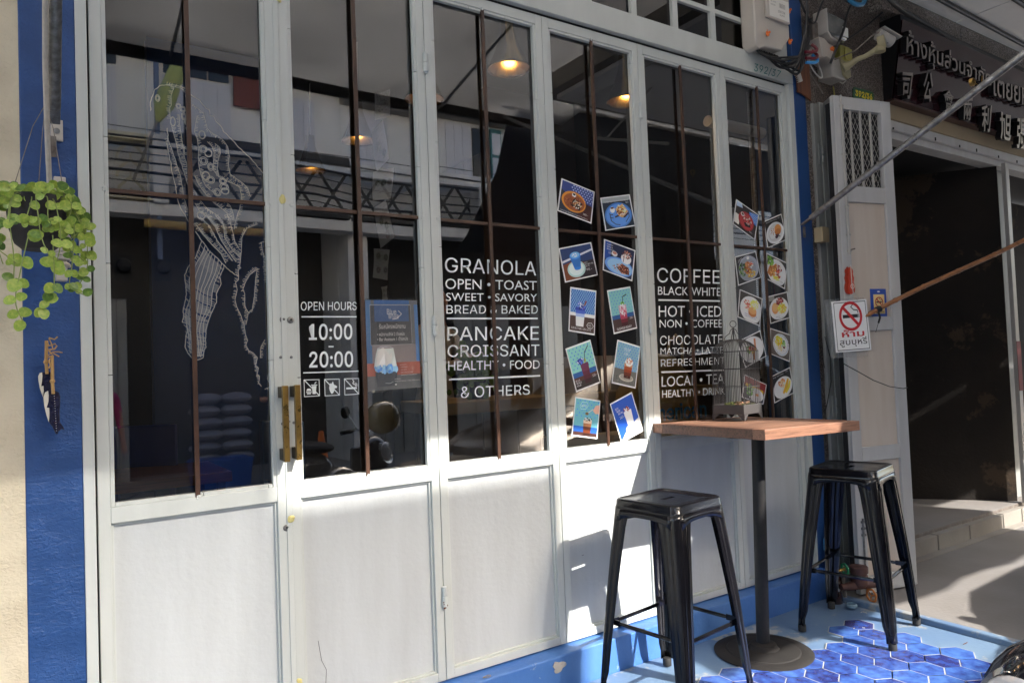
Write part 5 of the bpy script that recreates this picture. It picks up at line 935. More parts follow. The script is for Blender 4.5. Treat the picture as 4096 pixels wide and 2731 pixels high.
# ================================================================== SMALL THINGS on the platform
bo = (3.520, 2.225, 0)
O('ceramic_bowl', MB().lathe([(.001, .004), (.014, .0), (.020, .002), (.0275, .012), (.0270, .020), (.0225, .0255), (.0205, .024), (.0225, .018), (.0215, .010), (.012, .006), (.001, .005)], bo, 30, cap=False), M['bowl'], label='small speckled blue ceramic bowl on the platform beside the kerb', cat='bowl')
bt_ = E('brown_bottle', (3.543, 2.330, 0), 'dark brown glass bottle standing behind the right stool leg', 'bottle')
O('bottle_body', MB().lathe([(.001, 0), (.035, 0), (.0385, .005), (.0385, .115), (.036, .130), (.022, .165), (.0145, .19), (.0135, .225), (.0155, .227), (.0155, .236), (.001, .236)], (3.543, 2.330, 0), 26, cap=False), M['bottle'], bt_)
O('bottle_cap', MB().lathe([(.016, .2365), (.016, .246), (.012, .249), (.001, .249)], (3.543, 2.330, 0), 20, cap=False), M['blacksoft'], bt_)
# pipe and valves near the wall
bp_ = E('blue_pipe', (3.655, 2.42, 0), 'bright blue plastic water pipe with an elbow on the wall corner', 'pipe')
O('pipe_run', MB().tube([(3.655, 2.44, .0), (3.655, 2.44, .12), (3.655, 2.44, .265)], .013, 16), M['bluepipe'], bp_)
O('elbow', MB().tube([(3.655, 2.44, .262), (3.657, 2.44, .290), (3.668, 2.44, .305), (3.715, 2.44, .309)], .017, 16), M['bluepipe'], bp_)
O('pipe_collar', MB().lathe([(.017, .0), (.017, .022)], (3.655, 2.44, .236), 16), M['bluepipe'], bp_)
wmx, wmy = 3.640, 2.250
wm_ = E('water_meter', (wmx, wmy, 0), 'brown painted iron water meter with pipe ends behind the right stool', 'water meter')
O('meter_body', MB().lathe([(.001, .082), (.030, .082), (.036, .088), (.042, .098), (.042, .134), (.045, .137), (.045, .143), (.040, .146), (.040, .154), (.047, .158), (.048, .186), (.045, .190), (.001, .194)], (wmx, wmy, 0), 34, cap=False), M['meterbrown'], wm_)
O('meter_spout', MB().tube([(wmx - .11, wmy + .035, .092), (wmx - .05, wmy + .015, .092), (wmx + .05, wmy - .015, .088), (wmx + .115, wmy - .038, .078)], [.015, .022, .022, .014], 14), M['meterbrown'], wm_)
O('latch', MB().box(wmx + .043, wmx + .060, wmy - .012, wmy + .0, .145, .178), M['meterbrown'], wm_, bevel=.001)
for (vx, vy, vz, m1, lab, ax) in ((3.552, 2.272, .186, 'green', 'green handwheel valve on brass stem left of the water meter', (1, -.4, .1)), (3.655, 2.195, .046, 'orangerust', 'rusty orange handwheel valve low in front of the neighbour door', (1, -.25, 0))):
    v_ = E('pipe_valve', (vx, vy, 0), lab, 'valve'); ax = Vector(ax).normalized(); c = Vector((vx, vy, vz)); u = ax.orthogonal().normalized(); w = ax.cross(u)
    mb = MB(); n = 24; rr_ = .027 if m1 == 'green' else .031
    mb.tube([c + (u * math.cos(2 * math.pi * i / n) + w * math.sin(2 * math.pi * i / n)) * rr_ * (1 + .06 * math.cos(12 * math.pi * i / n)) for i in range(n + 1)], .0052, 8)
    for k in range(3): a = 2 * math.pi * k / 3; mb.tube([c, c + (u * math.cos(a) + w * math.sin(a)) * rr_], .0034, 6)
    O('handwheel', mb, M[m1], v_)
    O('valve_stem', MB().tube([c - ax * (.0 if m1 == 'green' else -.006), c + ax * (-.045 if m1 == 'green' else .05)], .0075, 12), M['brass'] if m1 == 'green' else M['oldsteel'], v_)
    O('valve_body', MB().tube([c + ax * (-.045 if m1 == 'green' else .045), c + ax * (-.105 if m1 == 'green' else .105)], [.014, .018], 14), M['oldsteel'], v_)
mb = MB(); mb.tube([(3.60, 2.31, .16), (3.595, 2.31, .06), (3.60, 2.31, .0)], .010, 10); O('small_pipe', mb, M['oldsteel'], label='thin iron pipe rising beside the brown bottle', cat='pipe')
# loose things on the ledge and floor
mb = MB(); mb.tube([(1.435 + .017 * math.cos(a / 12 * 6.28), 2.428 + .007 * math.sin(a / 12 * 6.28), .1395 + .001 * math.sin(a)) for a in range(13)], .0012, 6)
O('rubber_band', mb, mat('tan_rubber', (.35, .25, .12), .6), label='tan rubber band lying on the blue step ledge', cat='rubber band')
for i, (x, y, r_) in enumerate(((1.322, 2.43, .6), (3.49, 2.155, .2), (3.502, 2.148, 1.9), (3.50, 2.135, 1.1), (3.26, 2.055, .4), (3.30, 2.03, 2.2))):
    z = .138 if i == 0 else .0045
    O('litter_scrap', MB().obox((x, y, z + .0012), (math.cos(r_), math.sin(r_), 0), (-math.sin(r_), math.cos(r_), 0), (0, 0, 1), .006, .0014, .0008), M['rust'] if i == 0 else M['ivory'], smooth=False, label=('tiny rusty scrap on the blue step ledge' if i == 0 else 'tiny pale scrap on the platform near the right stool, ' + ('', 'nearest the blue bowl', 'left of the bowl', 'below the bowl', 'between the stool legs', 'nearest the front stool foot')[i]), cat='litter', group=None if i == 0 else 'pale scraps on the platform')
mb = MB(); pts = [(3.455, 1.655, .001), (3.475, 1.650, .0035), (3.492, 1.656, .001)]; mb.tube(pts, .0016, 5); O('dry_leaf', mb, M['rust'], label='dry brown leaf stalk on the grey platform edge', cat='leaf')
# ================================================================== RIGHT OF THE CAFE: neighbouring shophouse
nb_ = E('neighbour_facade', (5.4, 2.5, 0), 'washed stone front of the neighbouring shophouse with its beige and grey lintel', 'building')
O('pillar_face', MB().box(3.793, 4.740, 2.560, 2.90, 0, 3.70), M['terrazzo'], nb_)
O('beam', MB().box(4.60, 5.640, 2.470, 2.9, 3.535, 3.655), M['terrazzo2'], nb_, bevel=.004)
O('beam', MB().box(5.648, 12, 2.470, 2.9, 3.535, 3.655), M['terrazzo2'], nb_, bevel=.004)
O('lintel_board', MB().box(4.741, 12, 2.545, 2.75, 2.858, 2.958), M['lintelb'], nb_, bevel=.003)
O('lintel_frame', MB().box(4.741, 12, 2.555, 2.70, 2.795, 2.857), M['nwhite'], nb_, bevel=.002)
O('lintel_frame', MB().box(4.741, 12, 2.580, 2.68, 2.745, 2.794), M['nwhite'], nb_, bevel=.002)
mb = MB()
for k in range(40):
    x = 4.76 + k * .31 + random.uniform(-.05, .05); mb.box(x, x + .008, 2.548, 2.5545, 2.796, 2.80 + random.uniform(.006, .02))
O('lintel_chip', mb, M['dark'], nb_, smooth=False)
O('upper_facade', MB().box(3.793, 14, 2.60, 2.9, 3.86, 8.0), bpy.data.materials['upper_wall_white'], nb_)
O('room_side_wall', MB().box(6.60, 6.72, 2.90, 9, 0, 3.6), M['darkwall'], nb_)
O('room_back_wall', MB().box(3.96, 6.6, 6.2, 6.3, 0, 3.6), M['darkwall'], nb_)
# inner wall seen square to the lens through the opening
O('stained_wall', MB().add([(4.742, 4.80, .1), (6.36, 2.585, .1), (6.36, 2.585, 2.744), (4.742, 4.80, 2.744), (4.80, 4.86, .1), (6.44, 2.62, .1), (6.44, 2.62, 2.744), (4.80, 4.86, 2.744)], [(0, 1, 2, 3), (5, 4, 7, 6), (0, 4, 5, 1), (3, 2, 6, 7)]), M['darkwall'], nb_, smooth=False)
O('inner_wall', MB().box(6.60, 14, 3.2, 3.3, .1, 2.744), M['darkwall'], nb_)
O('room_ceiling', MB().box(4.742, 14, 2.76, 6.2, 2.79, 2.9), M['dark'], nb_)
# step in front of the opening: blocks with open joints, floor behind
sp = ST('shop_floor', MB().box(3.96, 14, 2.552, 9, -.02, .1215), M['concrete'], bevel=.003)
xs = [4.2, 4.563, 4.962, 5.394, 5.900, 6.205, 6.62, 7.05, 7.5, 8.0, 8.5, 9.0]
for i in range(len(xs) - 1):
    O('step_block', MB().box(xs[i] + .007, xs[i + 1] - .007, 2.4955, 2.548, -.02, .099 + random.uniform(-.002, .002)), M['stepc'], sp, bevel=.004)
O('threshold_strip', MB().box(4.2, 9, 2.5485, 2.5515, .095, .118), M['oldsteel'], sp)
O('gutter_strip', MB().box(4.2, 9, 2.43, 2.4945, -.01, .0035), M['stepc'], sp, bevel=.002)
# roller track post inside the opening, red and white below
tp = E('track_post', (6.16, 2.60, .12), 'tall steel post in the dark opening, cream with a red band low down', 'post')
def rp_(X, Y, y): # point on plane y under an image ray (world numbers only)
    return (X, y)
O('post_body', MB().box(6.30, 6.36, 2.500, 2.530, .122, 2.744), M['camwhite'], tp, bevel=.003)
O('post_body', MB().box(6.50, 6.62, 2.640, 2.69, .122, 2.744), M['ngreen'], tp, bevel=.003)
O('red_band', MB().box(6.297, 6.363, 2.4970, 2.4995, .98, 1.36), P('5a1c1a', .6), tp)
# ---------------------------------------------------------------- folding wooden doors, pushed open against the pillar
A = R(-13.0); du = Vector((math.cos(A), math.sin(A), 0)); dn = Vector((math.sin(A), -math.cos(A), 0)); B0 = Vector((3.700, 2.298, 0))   # dn faces the viewer
def LB(mb, u0, u1, z0, z1, d0, d1):
    c = B0 + du * ((u0 + u1) / 2) + dn * ((d0 + d1) / 2); c.z = (z0 + z1) / 2
    return mb.obox(c, du, dn, (0, 0, 1), abs(u1 - u0) / 2, abs(d1 - d0) / 2, abs(z1 - z0) / 2)
nd = E('folding_door', tuple(B0), 'pale wooden folding door leaf with a mesh window and faded cream panels', 'door', 'folding wooden doors of the neighbouring shop')
mb = MB(); LB(mb, .020, .086, .012, 2.749, -.032, 0); O('stile', mb, M['nwhite'], nd, bevel=.003)
mb = MB(); LB(mb, .363, .436, .012, 2.746, -.032, 0); O('stile', mb, M['nwhite'], nd, bevel=.003)
for z0, z1 in ((2.676, 2.747), (2.157, 2.246), (1.440, 1.517), (.722, .800), (.012, .100)):
    mb = MB(); LB(mb, .0865, .3625, z0, z1, -.032, -.0005); O('rail', mb, M['nwhite'], nd, bevel=.002)
for z0, z1, m_ in ((1.5175, 2.1565, 'npanel'), (.8005, 1.4395, 'npanel'), (.1005, .7215, 'npanel')):
    mb = MB(); LB(mb, .087, .362, z0, z1, -.026, -.014); O('panel', mb, M[m_], nd, bevel=.001)
for u in (.140, .212, .285):
    mb = MB(); LB(mb, u - .0055, u + .0055, 2.2465, 2.6755, -.013, -.003); O('window_bar', mb, M['camwhite'], nd, bevel=.002)
mb = MB()
def gp(u, z, d=-.020): p = B0 + du * u + dn * d; return (p.x, p.y, z)
cw_, ch_ = .029, .058
for i in range(-18, 12):
    for sgn in (1, -1):
        pts = []
        for t in range(0, 30):
            z = 2.2465 + .4285 * t / 29; u = .087 + (i * cw_ + (z - 2.2465) * sgn * cw_ / ch_) % 2.0 if False else .087 + i * cw_ + (z - 2.2465) * sgn * cw_ / ch_ + (.0 if sgn == 1 else cw_ * 9)
            if .087 <= u <= .362: pts.append(gp(u, z, -.020 + .001 * sgn))
        if len(pts) > 1: mb.tube([pts[0], pts[-1]], .0017, 4, caps=False)
O('wire_mesh', mb, mat('mesh_wire', (.36, .34, .31), .6), nd, kind='stuff')
mb = MB(); LB(mb, .03, .43, .02, 2.72, -.075, -.045); O('dark_backing', mb, M['dark'], nd)  # near-black sheet standing in for the dark behind the mesh
# long surface bolts
mb = MB(); mb.tube([gp(.063, 2.748, .008), gp(.063, 2.30, .008), gp(.063, 1.86, .008)], .0058, 8)
for z in (2.69, 2.42, 2.13, 1.97, 1.88): mb.box(*[c for p in [(gp(.063, z)[0] - .012, gp(.063, z)[0] + .012, gp(.063, z)[1] - .032, gp(.063, z)[1] - .010, z - .006, z + .006)] for c in p])
bolt = O('surface_bolt', mb, M['camwhite'], nd)
mb = MB(); mb.tube([gp(.063, 1.885, .02), gp(.085, 1.89, .028)], .004, 6); O('bolt_knob', mb, M['oldsteel'], bolt)
mb = MB(); mb.tube([gp(.055, .42, .008), gp(.055, .012, .008)], .0052, 8)
for z in (.40, .365, .33, .06): mb.box(gp(.055, z)[0] - .013, gp(.055, z)[0] + .013, gp(.055, z)[1] - .032, gp(.055, z)[1] - .008, z - .006, z + .006)
mb.tube([gp(.055, .37, .015), gp(.085, .355, .024)], .004, 6)
O('surface_bolt', mb, M['steel'], nd)
# inner leaves folded behind it
mb = MB()
leafs = [((3.606, 2.335), (3.700, 2.300), 'nwhite', .03, 2.77), ]
nd2 = E('folding_door', (3.80, 2.42, 0), 'grey green edge of a folded door leaf next to the stone strip, with butt hinges', 'door', 'folding wooden doors of the neighbouring shop')
O('leaf_edge', MB().box(3.794, 3.852, 2.470, 2.535, .012, 2.775), M['ngreen'], nd2, bevel=.003)
O('leaf_edge', MB().box(3.856, 3.905, 2.466, 2.535, .012, 2.790), M['ngreen'], nd2, bevel=.003)
O('leaf_side', MB().add([(3.906, 2.470, .012), (3.718, 2.300, .012), (3.718, 2.300, 2.752), (3.906, 2.470, 2.80), (3.926, 2.490, .012), (3.738, 2.320, .012), (3.738, 2.320, 2.752), (3.926, 2.490, 2.80)], [(0, 1, 2, 3), (5, 4, 7, 6), (0, 4, 5, 1), (3, 2, 6, 7), (1, 5, 6, 2), (0, 3, 7, 4)]), M['ngreen'], nd2, smooth=False)
for z in (2.48, 1.55, 1.02):
    mb = MB(); mb.tube([(3.854, 2.462, z - .045), (3.854, 2.462, z - .008)], .006, 8); mb.tube([(3.854, 2.462, z + .004), (3.854, 2.462, z + .045)], .006, 8); mb.box(3.822, 3.850, 2.4655, 2.4695, z - .06, z + .06)
    O('hinge', mb, M['ngreen'], nd2)
# block of wood and bracket where the pole meets the wall
O('pole_block', MB().box(3.735, 3.800, 2.415, 2.4685, 1.955, 2.040), worn('cream_block', (.42, .33, .20), (.2, .14, .08), .3, 20, .6), bevel=.003, label='small cream painted wood block on the stone strip under the steel pole', cat='block')
# galvanised support poles of the two awnings
def pole(a, b, r, lab, brk):
    rt = E('awning_pole', a, lab, 'pole', 'awning support poles')
    a, b = Vector(a), Vector(b); d = (b - a).normalized()
    O('tube', MB().tube([a + d * .05, b], r, 18), M['steel'], rt)
    up = Vector((0, 0, 1)); side = d.cross(up).normalized(); nn = side.cross(d)
    mb = MB(); mb.obox(a + d * .022, d, side, nn, .034, r * .95, .0035); O('flattened_end', mb, M['steel'], rt, bevel=.002)
    mb = MB(); x, z = brk; mb.box(x - .011, x + .011, 2.466, 2.4695, z - .05, z + .012); mb.lathe([(.006, 0), (.006, .005)], (x, 2.466, z - .03), 8, (0, -1, 0)); O('wall_bracket', mb, M['oldsteel'], rt, bevel=.001)
    return rt
pole((3.578, 2.425, 2.045), (3.885, -.84, 3.775), .0165, 'long galvanised steel pole slanting up from the right blue pillar', (3.645, 2.03))
pl_ = pole((.060, 2.425, 2.075), (.02, -.84, 3.72), .0195, 'weathered steel pole rising from the left blue wall above the plant', (.058, 2.03))
mb = MB(); q = D['plate_left']; x = sum(p[0] for p in q) / 4; z0 = min(p[1] for p in q); z1 = max(p[1] for p in q)
mb.use(M['whiteplastic']).box(x - .0155, x + .0155, 2.470, 2.4785, z0, z1); mb.use(M['steel']).lathe([(.0085, 0), (.0085, .003), (.005, .006)], (x, 2.4695, z0 + .028), 14, (0, -1, 0))
O('white_plate', mb, None, pl_, bevel=.0008)
# bamboo pole across the opening, tied with wire
ba = Vector((3.872, 2.235, 1.537)); bb = Vector((4.62, 1.90, 1.862)); bd_ = (bb - ba).normalized()
L_ = (bb - ba).length + .9
pts = []; rad = []; t = -.06
knots = [.165, .36, .60, .86, 1.13, 1.42]
ts = sorted(set([-.06, L_] + [k_ + d_ for k_ in knots for d_ in (-.012, -.004, .004, .012)]))
for t in ts:
    pts.append(ba + bd_ * t + Vector((0, 0, .006 * math.sin(t * 5)))); k_ = min(abs(t - kk) for kk in knots); rad.append(.0125 + (.0022 if k_ < .006 else 0))
bm_ = E('bamboo_pole', tuple(ba), 'slanting brown bamboo pole tied to the pale folding door', 'bamboo pole')
O('cane', MB().tube(pts, rad, 14), M['bamboo'], bm_)
mb = MB()
for k in range(5): c = ba + bd_ * (.035 + .006 * k); u = bd_.orthogonal().normalized(); w = bd_.cross(u); mb.tube([c + (u * math.cos(a / 10 * 6.283) + w * math.sin(a / 10 * 6.283)) * .0155 for a in range(11)], .0028, 6)
c = ba + bd_ * .03; mb.tube([c + Vector((0, -.015, -.01)), c + Vector((.004, -.02, -.04)), c + Vector((-.006, -.015, -.07))], .006, 6); mb.tube([c + Vector((0, -.015, -.06)), c + Vector((-.03, -.01, -.12))], .0014, 5)
O('wire_tie', mb, M['cable'], bm_)
# ---------------------------------------------------------------- no smoking signs on the leaf
def leaff(u0, u1, z0, z1, d, skew=0.0):
    def f(a, b, dd=0.0):
        u = u0 + (u1 - u0) * a + skew * b; p = B0 + du * u + dn * (d + dd); return (p.x, p.y, z0 + (z1 - z0) * b + .0 * a)
    return f
def ringf(mb, f, cx, cy, r0, r1, asp, n=40):
    for i in range(n):
        a, b = 2 * math.pi * i / n, 2 * math.pi * (i + 1) / n
        mb.add([f(cx + r0 * math.cos(a), cy + r0 * math.sin(a) * asp), f(cx + r1 * math.cos(a), cy + r1 * math.sin(a) * asp), f(cx + r1 * math.cos(b), cy + r1 * math.sin(b) * asp), f(cx + r0 * math.cos(b), cy + r0 * math.sin(b) * asp)], [(0, 1, 2, 3)])
def nosmoke(mb, f, cx, cy, r, asp, red, blk):
    mb.use(blk); stroke(mb, [(cx - r * .62, cy + .0 * asp), (cx + r * .52, cy)], r * .2, lambda a, b: f(a, b, .0002))
    for k in (.62, .72): stroke(mb, [(cx + r * k, cy - r * .1 * asp), (cx + r * k, cy + r * .1 * asp)], r * .06, lambda a, b: f(a, b, .0002))
    stroke(mb, [(cx + r * .66, cy + r * .2 * asp), (cx + r * .62, cy + r * .38 * asp), (cx + r * .3, cy + r * .42 * asp), (cx + r * .08, cy + r * .62 * asp), (cx + r * .26, cy + r * .78 * asp), (cx + r * .1, cy + r * .9 * asp)], r * .06, lambda a, b: f(a, b, .0002))
    mb.use(red); ringf(mb, lambda a, b: f(a, b, .0004), cx, cy, r * .80, r, asp)
    stroke(mb, [(cx - r * .62, cy + r * .62 * asp), (cx + r * .62, cy - r * .62 * asp)], r * .2, lambda a, b: f(a, b, .0006))
ns_ = E('no_smoking_sign', tuple(B0 + du * .03 + Vector((0, 0, 1.33))), 'white sign with red no smoking symbol and Thai lettering hung on a string', 'sign')
f = leaff(-.094, .158, 1.332, 1.606, .024); W_ = P('e6e2ee', .35)
tl, tr, brr, bl = (-.098, 1.599), (.148, 1.613), (.165, 1.332), (-.084, 1.324)
def sf(d0):
    def g(a, b, dd=0.0):
        lo = (bl[0] + (brr[0] - bl[0]) * a, bl[1] + (brr[1] - bl[1]) * a); hi = (tl[0] + (tr[0] - tl[0]) * a, tl[1] + (tr[1] - tl[1]) * a)
        u, z = lo[0] + (hi[0] - lo[0]) * b, lo[1] + (hi[1] - lo[1]) * b; p = B0 + du * u + dn * (d0 + dd); return (p.x, p.y, z)
    return g
f = sf(.026)
mb = MB(); mb.use(W_); mb.add([f(0, 0), f(1, 0), f(1, 1), f(0, 1), f(0, 0, -.003), f(1, 0, -.003), f(1, 1, -.003), f(0, 1, -.003)], [(0, 1, 2, 3), (7, 6, 5, 4), (0, 4, 5, 1), (1, 5, 6, 2), (2, 6, 7, 3), (3, 7, 4, 0)])
kb = P('15151a', .4); mb.use(kb); fo = lambda a, b: f(a, b, .0003)
stroke(mb, [(.05, .035), (.95, .035), (.95, .965), (.05, .965), (.05, .035)], .014, fo)
fr_ = lambda a, b, dd=0.0: f(a, b, dd)
nosmoke(mb, fr_, .50, .69, .33, .88, P('a8141e', .4), kb)
mb.use(P('a8141e', .4)); text_on(mb, 'ห้าม', lambda u, v: f(.20 + .64 * u, .285 + .145 * v, .0004), .02)
mb.use(kb); text_on(mb, 'สูบบุหรี่', lambda u, v: f(.12 + .78 * u, .09 + .185 * v, .0004), .004)
O('sign_board', mb, None, ns_, smooth=False)
mb = MB(); g = sf(.022); mb.add([g(-.14, -.10), g(.9, -.12), g(.95, 1.04), g(-.20, 1.05), g(-.14, -.10, -.001), g(.9, -.12, -.001), g(.95, 1.04, -.001), g(-.20, 1.05, -.001)], [(0, 1, 2, 3), (7, 6, 5, 4)])
O('clear_backing', mb, M['acrylic'], ns_, smooth=False)
mb = MB(); k0 = Vector(gp(.050, 1.80, .026)); mb.tube([k0, Vector(gp(.047, 1.70, .03)), Vector(gp(.050, 1.645, .034))], .0022, 6)
for s_ in (-1, 1): mb.tube([Vector(gp(.050, 1.645, .034)), Vector(gp(.050 + s_ * .028, 1.625, .034)), Vector(gp(.050 + s_ * .032, 1.608, .032)), Vector(gp(.050, 1.612, .034))], .002, 5)
O('string', mb, M['whitecable'], ns_)
rd = E('paper_gourd', gp(.05, 1.64, .01), 'red gourd shaped paper ornament with a white round seal above the sign', 'ornament')
def gourd(cx, s_, d, m_, nm):
    prof = [(0, 1.0), (.10, .985), (.16, .94), (.30, .90), (.36, .82), (.30, .74), (.36, .66), (.44, .60), (.40, .50), (.34, .43), (.46, .34), (.52, .22), (.46, .10), (.28, .02), (0, 0)]
    poly = [(cx + a * .062 * s_, 1.641 + b * .152) for a, b in prof] + [(cx - a * .062 * s_, 1.641 + b * .152) for a, b in prof[::-1][1:-1]]
    mb = MB(); n = len(poly)
    vs = [gp(u, z, d + .004) for u, z in poly] + [gp(u, z, d) for u, z in poly]; mb.add(vs, [tuple(range(n)), tuple(range(2 * n - 1, n - 1, -1))] + [(i, i + n, (i + 1) % n + n, (i + 1) % n) for i in range(n)])
    return O(nm, mb, m_, rd, smooth=False)
gourd(.046, .9, .004, P('8a2a18', .4), 'gourd_shape'); g2 = gourd(.060, .78, .010, P('a03420', .4), 'gourd_shape')
mb = MB(); mb.use(P('c9aea4', .5)); ff_ = lambda a, b: gp(a, b, .0152); ringf(mb, ff_, .066, 1.684, .010, .0145, 1, 20); stroke(mb, [(.060, 1.684), (.072, 1.684)], .003, ff_); stroke(mb, [(.066, 1.677), (.066, 1.691)], .002, ff_)
O('seal_print', mb, None, g2, smooth=False)
ss = E('no_smoking_card', gp(.27, 1.52, .0), 'small blue and yellow no smoking card half behind the bamboo pole', 'sign')
f2 = lambda a, b, dd=0.0: gp(.219 + .115 * a, 1.518 + .155 * b, -.010 + dd)
mb = MB(); mb.use(P('1d3f8c', .3)); mb.add([f2(0, 0), f2(1, 0), f2(1, 1), f2(0, 1), f2(0, 0, -.003), f2(1, 0, -.003), f2(1, 1, -.003), f2(0, 1, -.003)], [(0, 1, 2, 3), (7, 6, 5, 4), (0, 4, 5, 1), (1, 5, 6, 2), (2, 6, 7, 3), (3, 7, 4, 0)])
mb.use(P('c9b078', .4)); mb.add([f2(.17, .10, .0003), f2(.87, .10, .0003), f2(.87, .80, .0003), f2(.17, .80, .0003)], [(0, 1, 2, 3)])
mb.use(P('d8d8da', .4)); ell(mb, lambda a, b: f2(a, b, .0003), .52, .90, .09, .025)
nosmoke(mb, lambda a, b, dd=0.0: f2(a, b, dd + .0004), .52, .52, .26, .72, P('9c2a20', .4), P('2a2420', .4))
mb.use(P('2a2420', .4)); text_on(mb, 'NO SMOKING', lambda u, v: f2(.20 + .64 * u, .125 + .075 * v, .0006), .01)
O('card_face', mb, None, ss, smooth=False)
# cable slung across the leaf
mb = MB(); mb.tube([gp(-.03, 1.262, .02), gp(.06, 1.215, .03), gp(.16, 1.165, .032), gp(.28, 1.125, .028), gp(.40, 1.108, .012), gp(.438, 1.112, .004)], .0026, 6)
O('slung_cable', mb, M['cable'], label='thin black cable drooping across the pale folding door below the sign', cat='cable')
mb = MB(); mb.tube([(3.79, 2.47, 1.42), (3.80, 2.45, 1.30), (3.803, 2.455, 1.16), (3.775, 2.465, 1.05), (3.757, 2.475, .98)], .0028, 6); mb.tube([(3.76, 2.47, 1.36), (3.745, 2.46, 1.33), (3.75, 2.46, 1.27), (3.765, 2.465, 1.24)], .0022, 5)
O('slung_cable', mb, M['cable'], label='thin black cable hanging down the rough stone strip beside the blue pillar', cat='cable')
# ---------------------------------------------------------------- house number, board, meters, camera
pn_ = E('number_plate', (4.47, 2.553, 2.93), 'green enamel plate with yellow number 392/36 on the stone pillar', 'sign')
q = [(4.362, 3.003), (4.598, 3.008), (4.590, 2.932), (4.353, 2.925)]; f = quadf(q, 2.553)
mb = MB(); mb.use(P('0f4a22', .3)); oc = [(.05, 0), (.95, 0), (.97, .12), (1, .2), (1, .8), (.97, .88), (.95, 1), (.05, 1), (.03, .88), (0, .8), (0, .2), (.03, .12)]
n = len(oc); mb.add([f(*p) for p in oc] + [f(p[0], p[1], .004) for p in oc], [tuple(range(n))] + [(i, i + n, (i + 1) % n + n, (i + 1) % n) for i in range(n)])
mb.use(P('c8b428', .4)); text_on(mb, '392/36', lambda u, v: f(.10 + .82 * u, .20 + .60 * v, -.0008), .03); O('plate', mb, None, pn_, smooth=False)
O('old_board', MB().prism([(3.640, 2.985), (3.758, 2.990), (3.762, 2.775), (3.700, 2.800), (3.640, 2.808)], 2.455, 2.4665), M['wood_old'], bevel=.002, label='rough reddish brown board nailed on the blue pillar under the meter', cat='board')
em = E('electric_meter', (3.345, 2.36, 2.96), 'cream electric meter with orange seals above house number 392/37', 'meter')
X0, X1 = 3.205, 3.500
O('meter_case', MB().prism([(X0 + .010, 2.958), (X0 + .035, 2.950), (X0 + .075, 2.965), (X1 - .075, 2.975), (X1 - .02, 3.035), (X1, 3.06), (X1, 3.125), (X1 - .008, 3.14), (X1 - .008, 3.62), (X0 + .004, 3.62), (X0, 3.06), (X0, 2.99)], 2.395, 2.4860), M['whiteplastic'], em, bevel=.008)
O('meter_cover', MB().box(X0 + .085, X1 - .014, 2.378, 2.3945, 3.125, 3.61), M['whiteplastic'], em, bevel=.006)
mb = MB(); mb.use(P('b8b6b0', .4)).box(X0 + .105, X1 - .022, 2.3765, 2.3775, 3.135, 3.245)
ff_ = lambda a, b: (X0 + .105 + (X1 - .022 - X0 - .105) * a, 2.3760, 3.135 + .11 * b)
mb.use(P('33332f', .5))
for (s_, a, b, c, d) in (('10057208', .42, .30, .78, .42), ('Amp 15(45)A', .06, .72, .34, .80), ('No.392/37', .50, .14, .76, .24), ('220V 50Hz', .06, .56, .30, .63)): text_on(mb, s_, lambda u, v, a=a, b=b, c=c, d=d: ff_(a + (c - a) * u, b + (d - b) * v))
for i in range(24): x = .5 + i * .013; w = random.choice([.003, .006]); mb.add([ff_(x, .55), ff_(x + w, .55), ff_(x + w, .78), ff_(x, .78)], [(0, 1, 2, 3)])
O('meter_label', mb, None, em, smooth=False)
mb = MB(); mb.use(P('1d1d20', .2)).box(X0 + .115, X1 - .03, 2.3768, 2.3778, 3.28, 3.36); mb.use(P('b83a20', .3)).box(X1 - .075, X1 - .045, 2.3762, 2.3767, 3.285, 3.35); O('meter_display', mb, None, em, smooth=False)
for (x, y, z) in ((X0 + .09, 2.388, 3.035), (X1 - .010, 2.392, 3.035), (X1 + .008, 2.40, 3.215)):
    mb = MB(); mb.box(x - .010, x + .010, y - .006, y, z - .010, z + .010); mb.ball((x + .008, y - .008, z + .008), .007, 8, 5); mb.ball((x - .006, y - .008, z - .010), .008, 8, 5); mb.tube([(x, y, z + .008), (x - .004, y - .004, z + .022)], .0015, 5); O('orange_seal', mb, M['orange'], em)
# cables bunched under the meter
random.seed(21)
for i in range(9):
    o0 = Vector((3.26 + .022 * i, 2.44, 2.965)); sag = 2.915 - .010 * (i % 4) - .006 * i
    pts = [o0, o0 + Vector((.005, -.02, -.03)), Vector((3.33 + .03 * i, 2.40 - .01 * (i % 3), sag)), Vector((3.50 + .012 * i, 2.38, sag + .035 + .008 * i)), Vector((3.64 + .01 * (i % 5), 2.40, 2.99 + .024 * i)), Vector((3.78, 2.46, 3.06 + .04 * i))]
    # smooth by subdivision
    for _ in range(2):
        np2 = [pts[0]]
        for a, b in zip(pts[:-1], pts[1:]): np2 += [a * .75 + b * .25, a * .25 + b * .75]
        pts = np2 + [pts[-1]]
    O('power_cable', MB().tube(pts, .0075 if i % 2 else .0062, 8), M['cable'], label='thick black cable looping out under the cream meter, %s in the bunch' % ('lowest', 'second lowest', 'third lowest', 'fourth lowest', 'middle one', 'fourth from the top', 'third from the top', 'second from the top', 'topmost')[i], cat='cable', group='cables bunched under the electric meter')
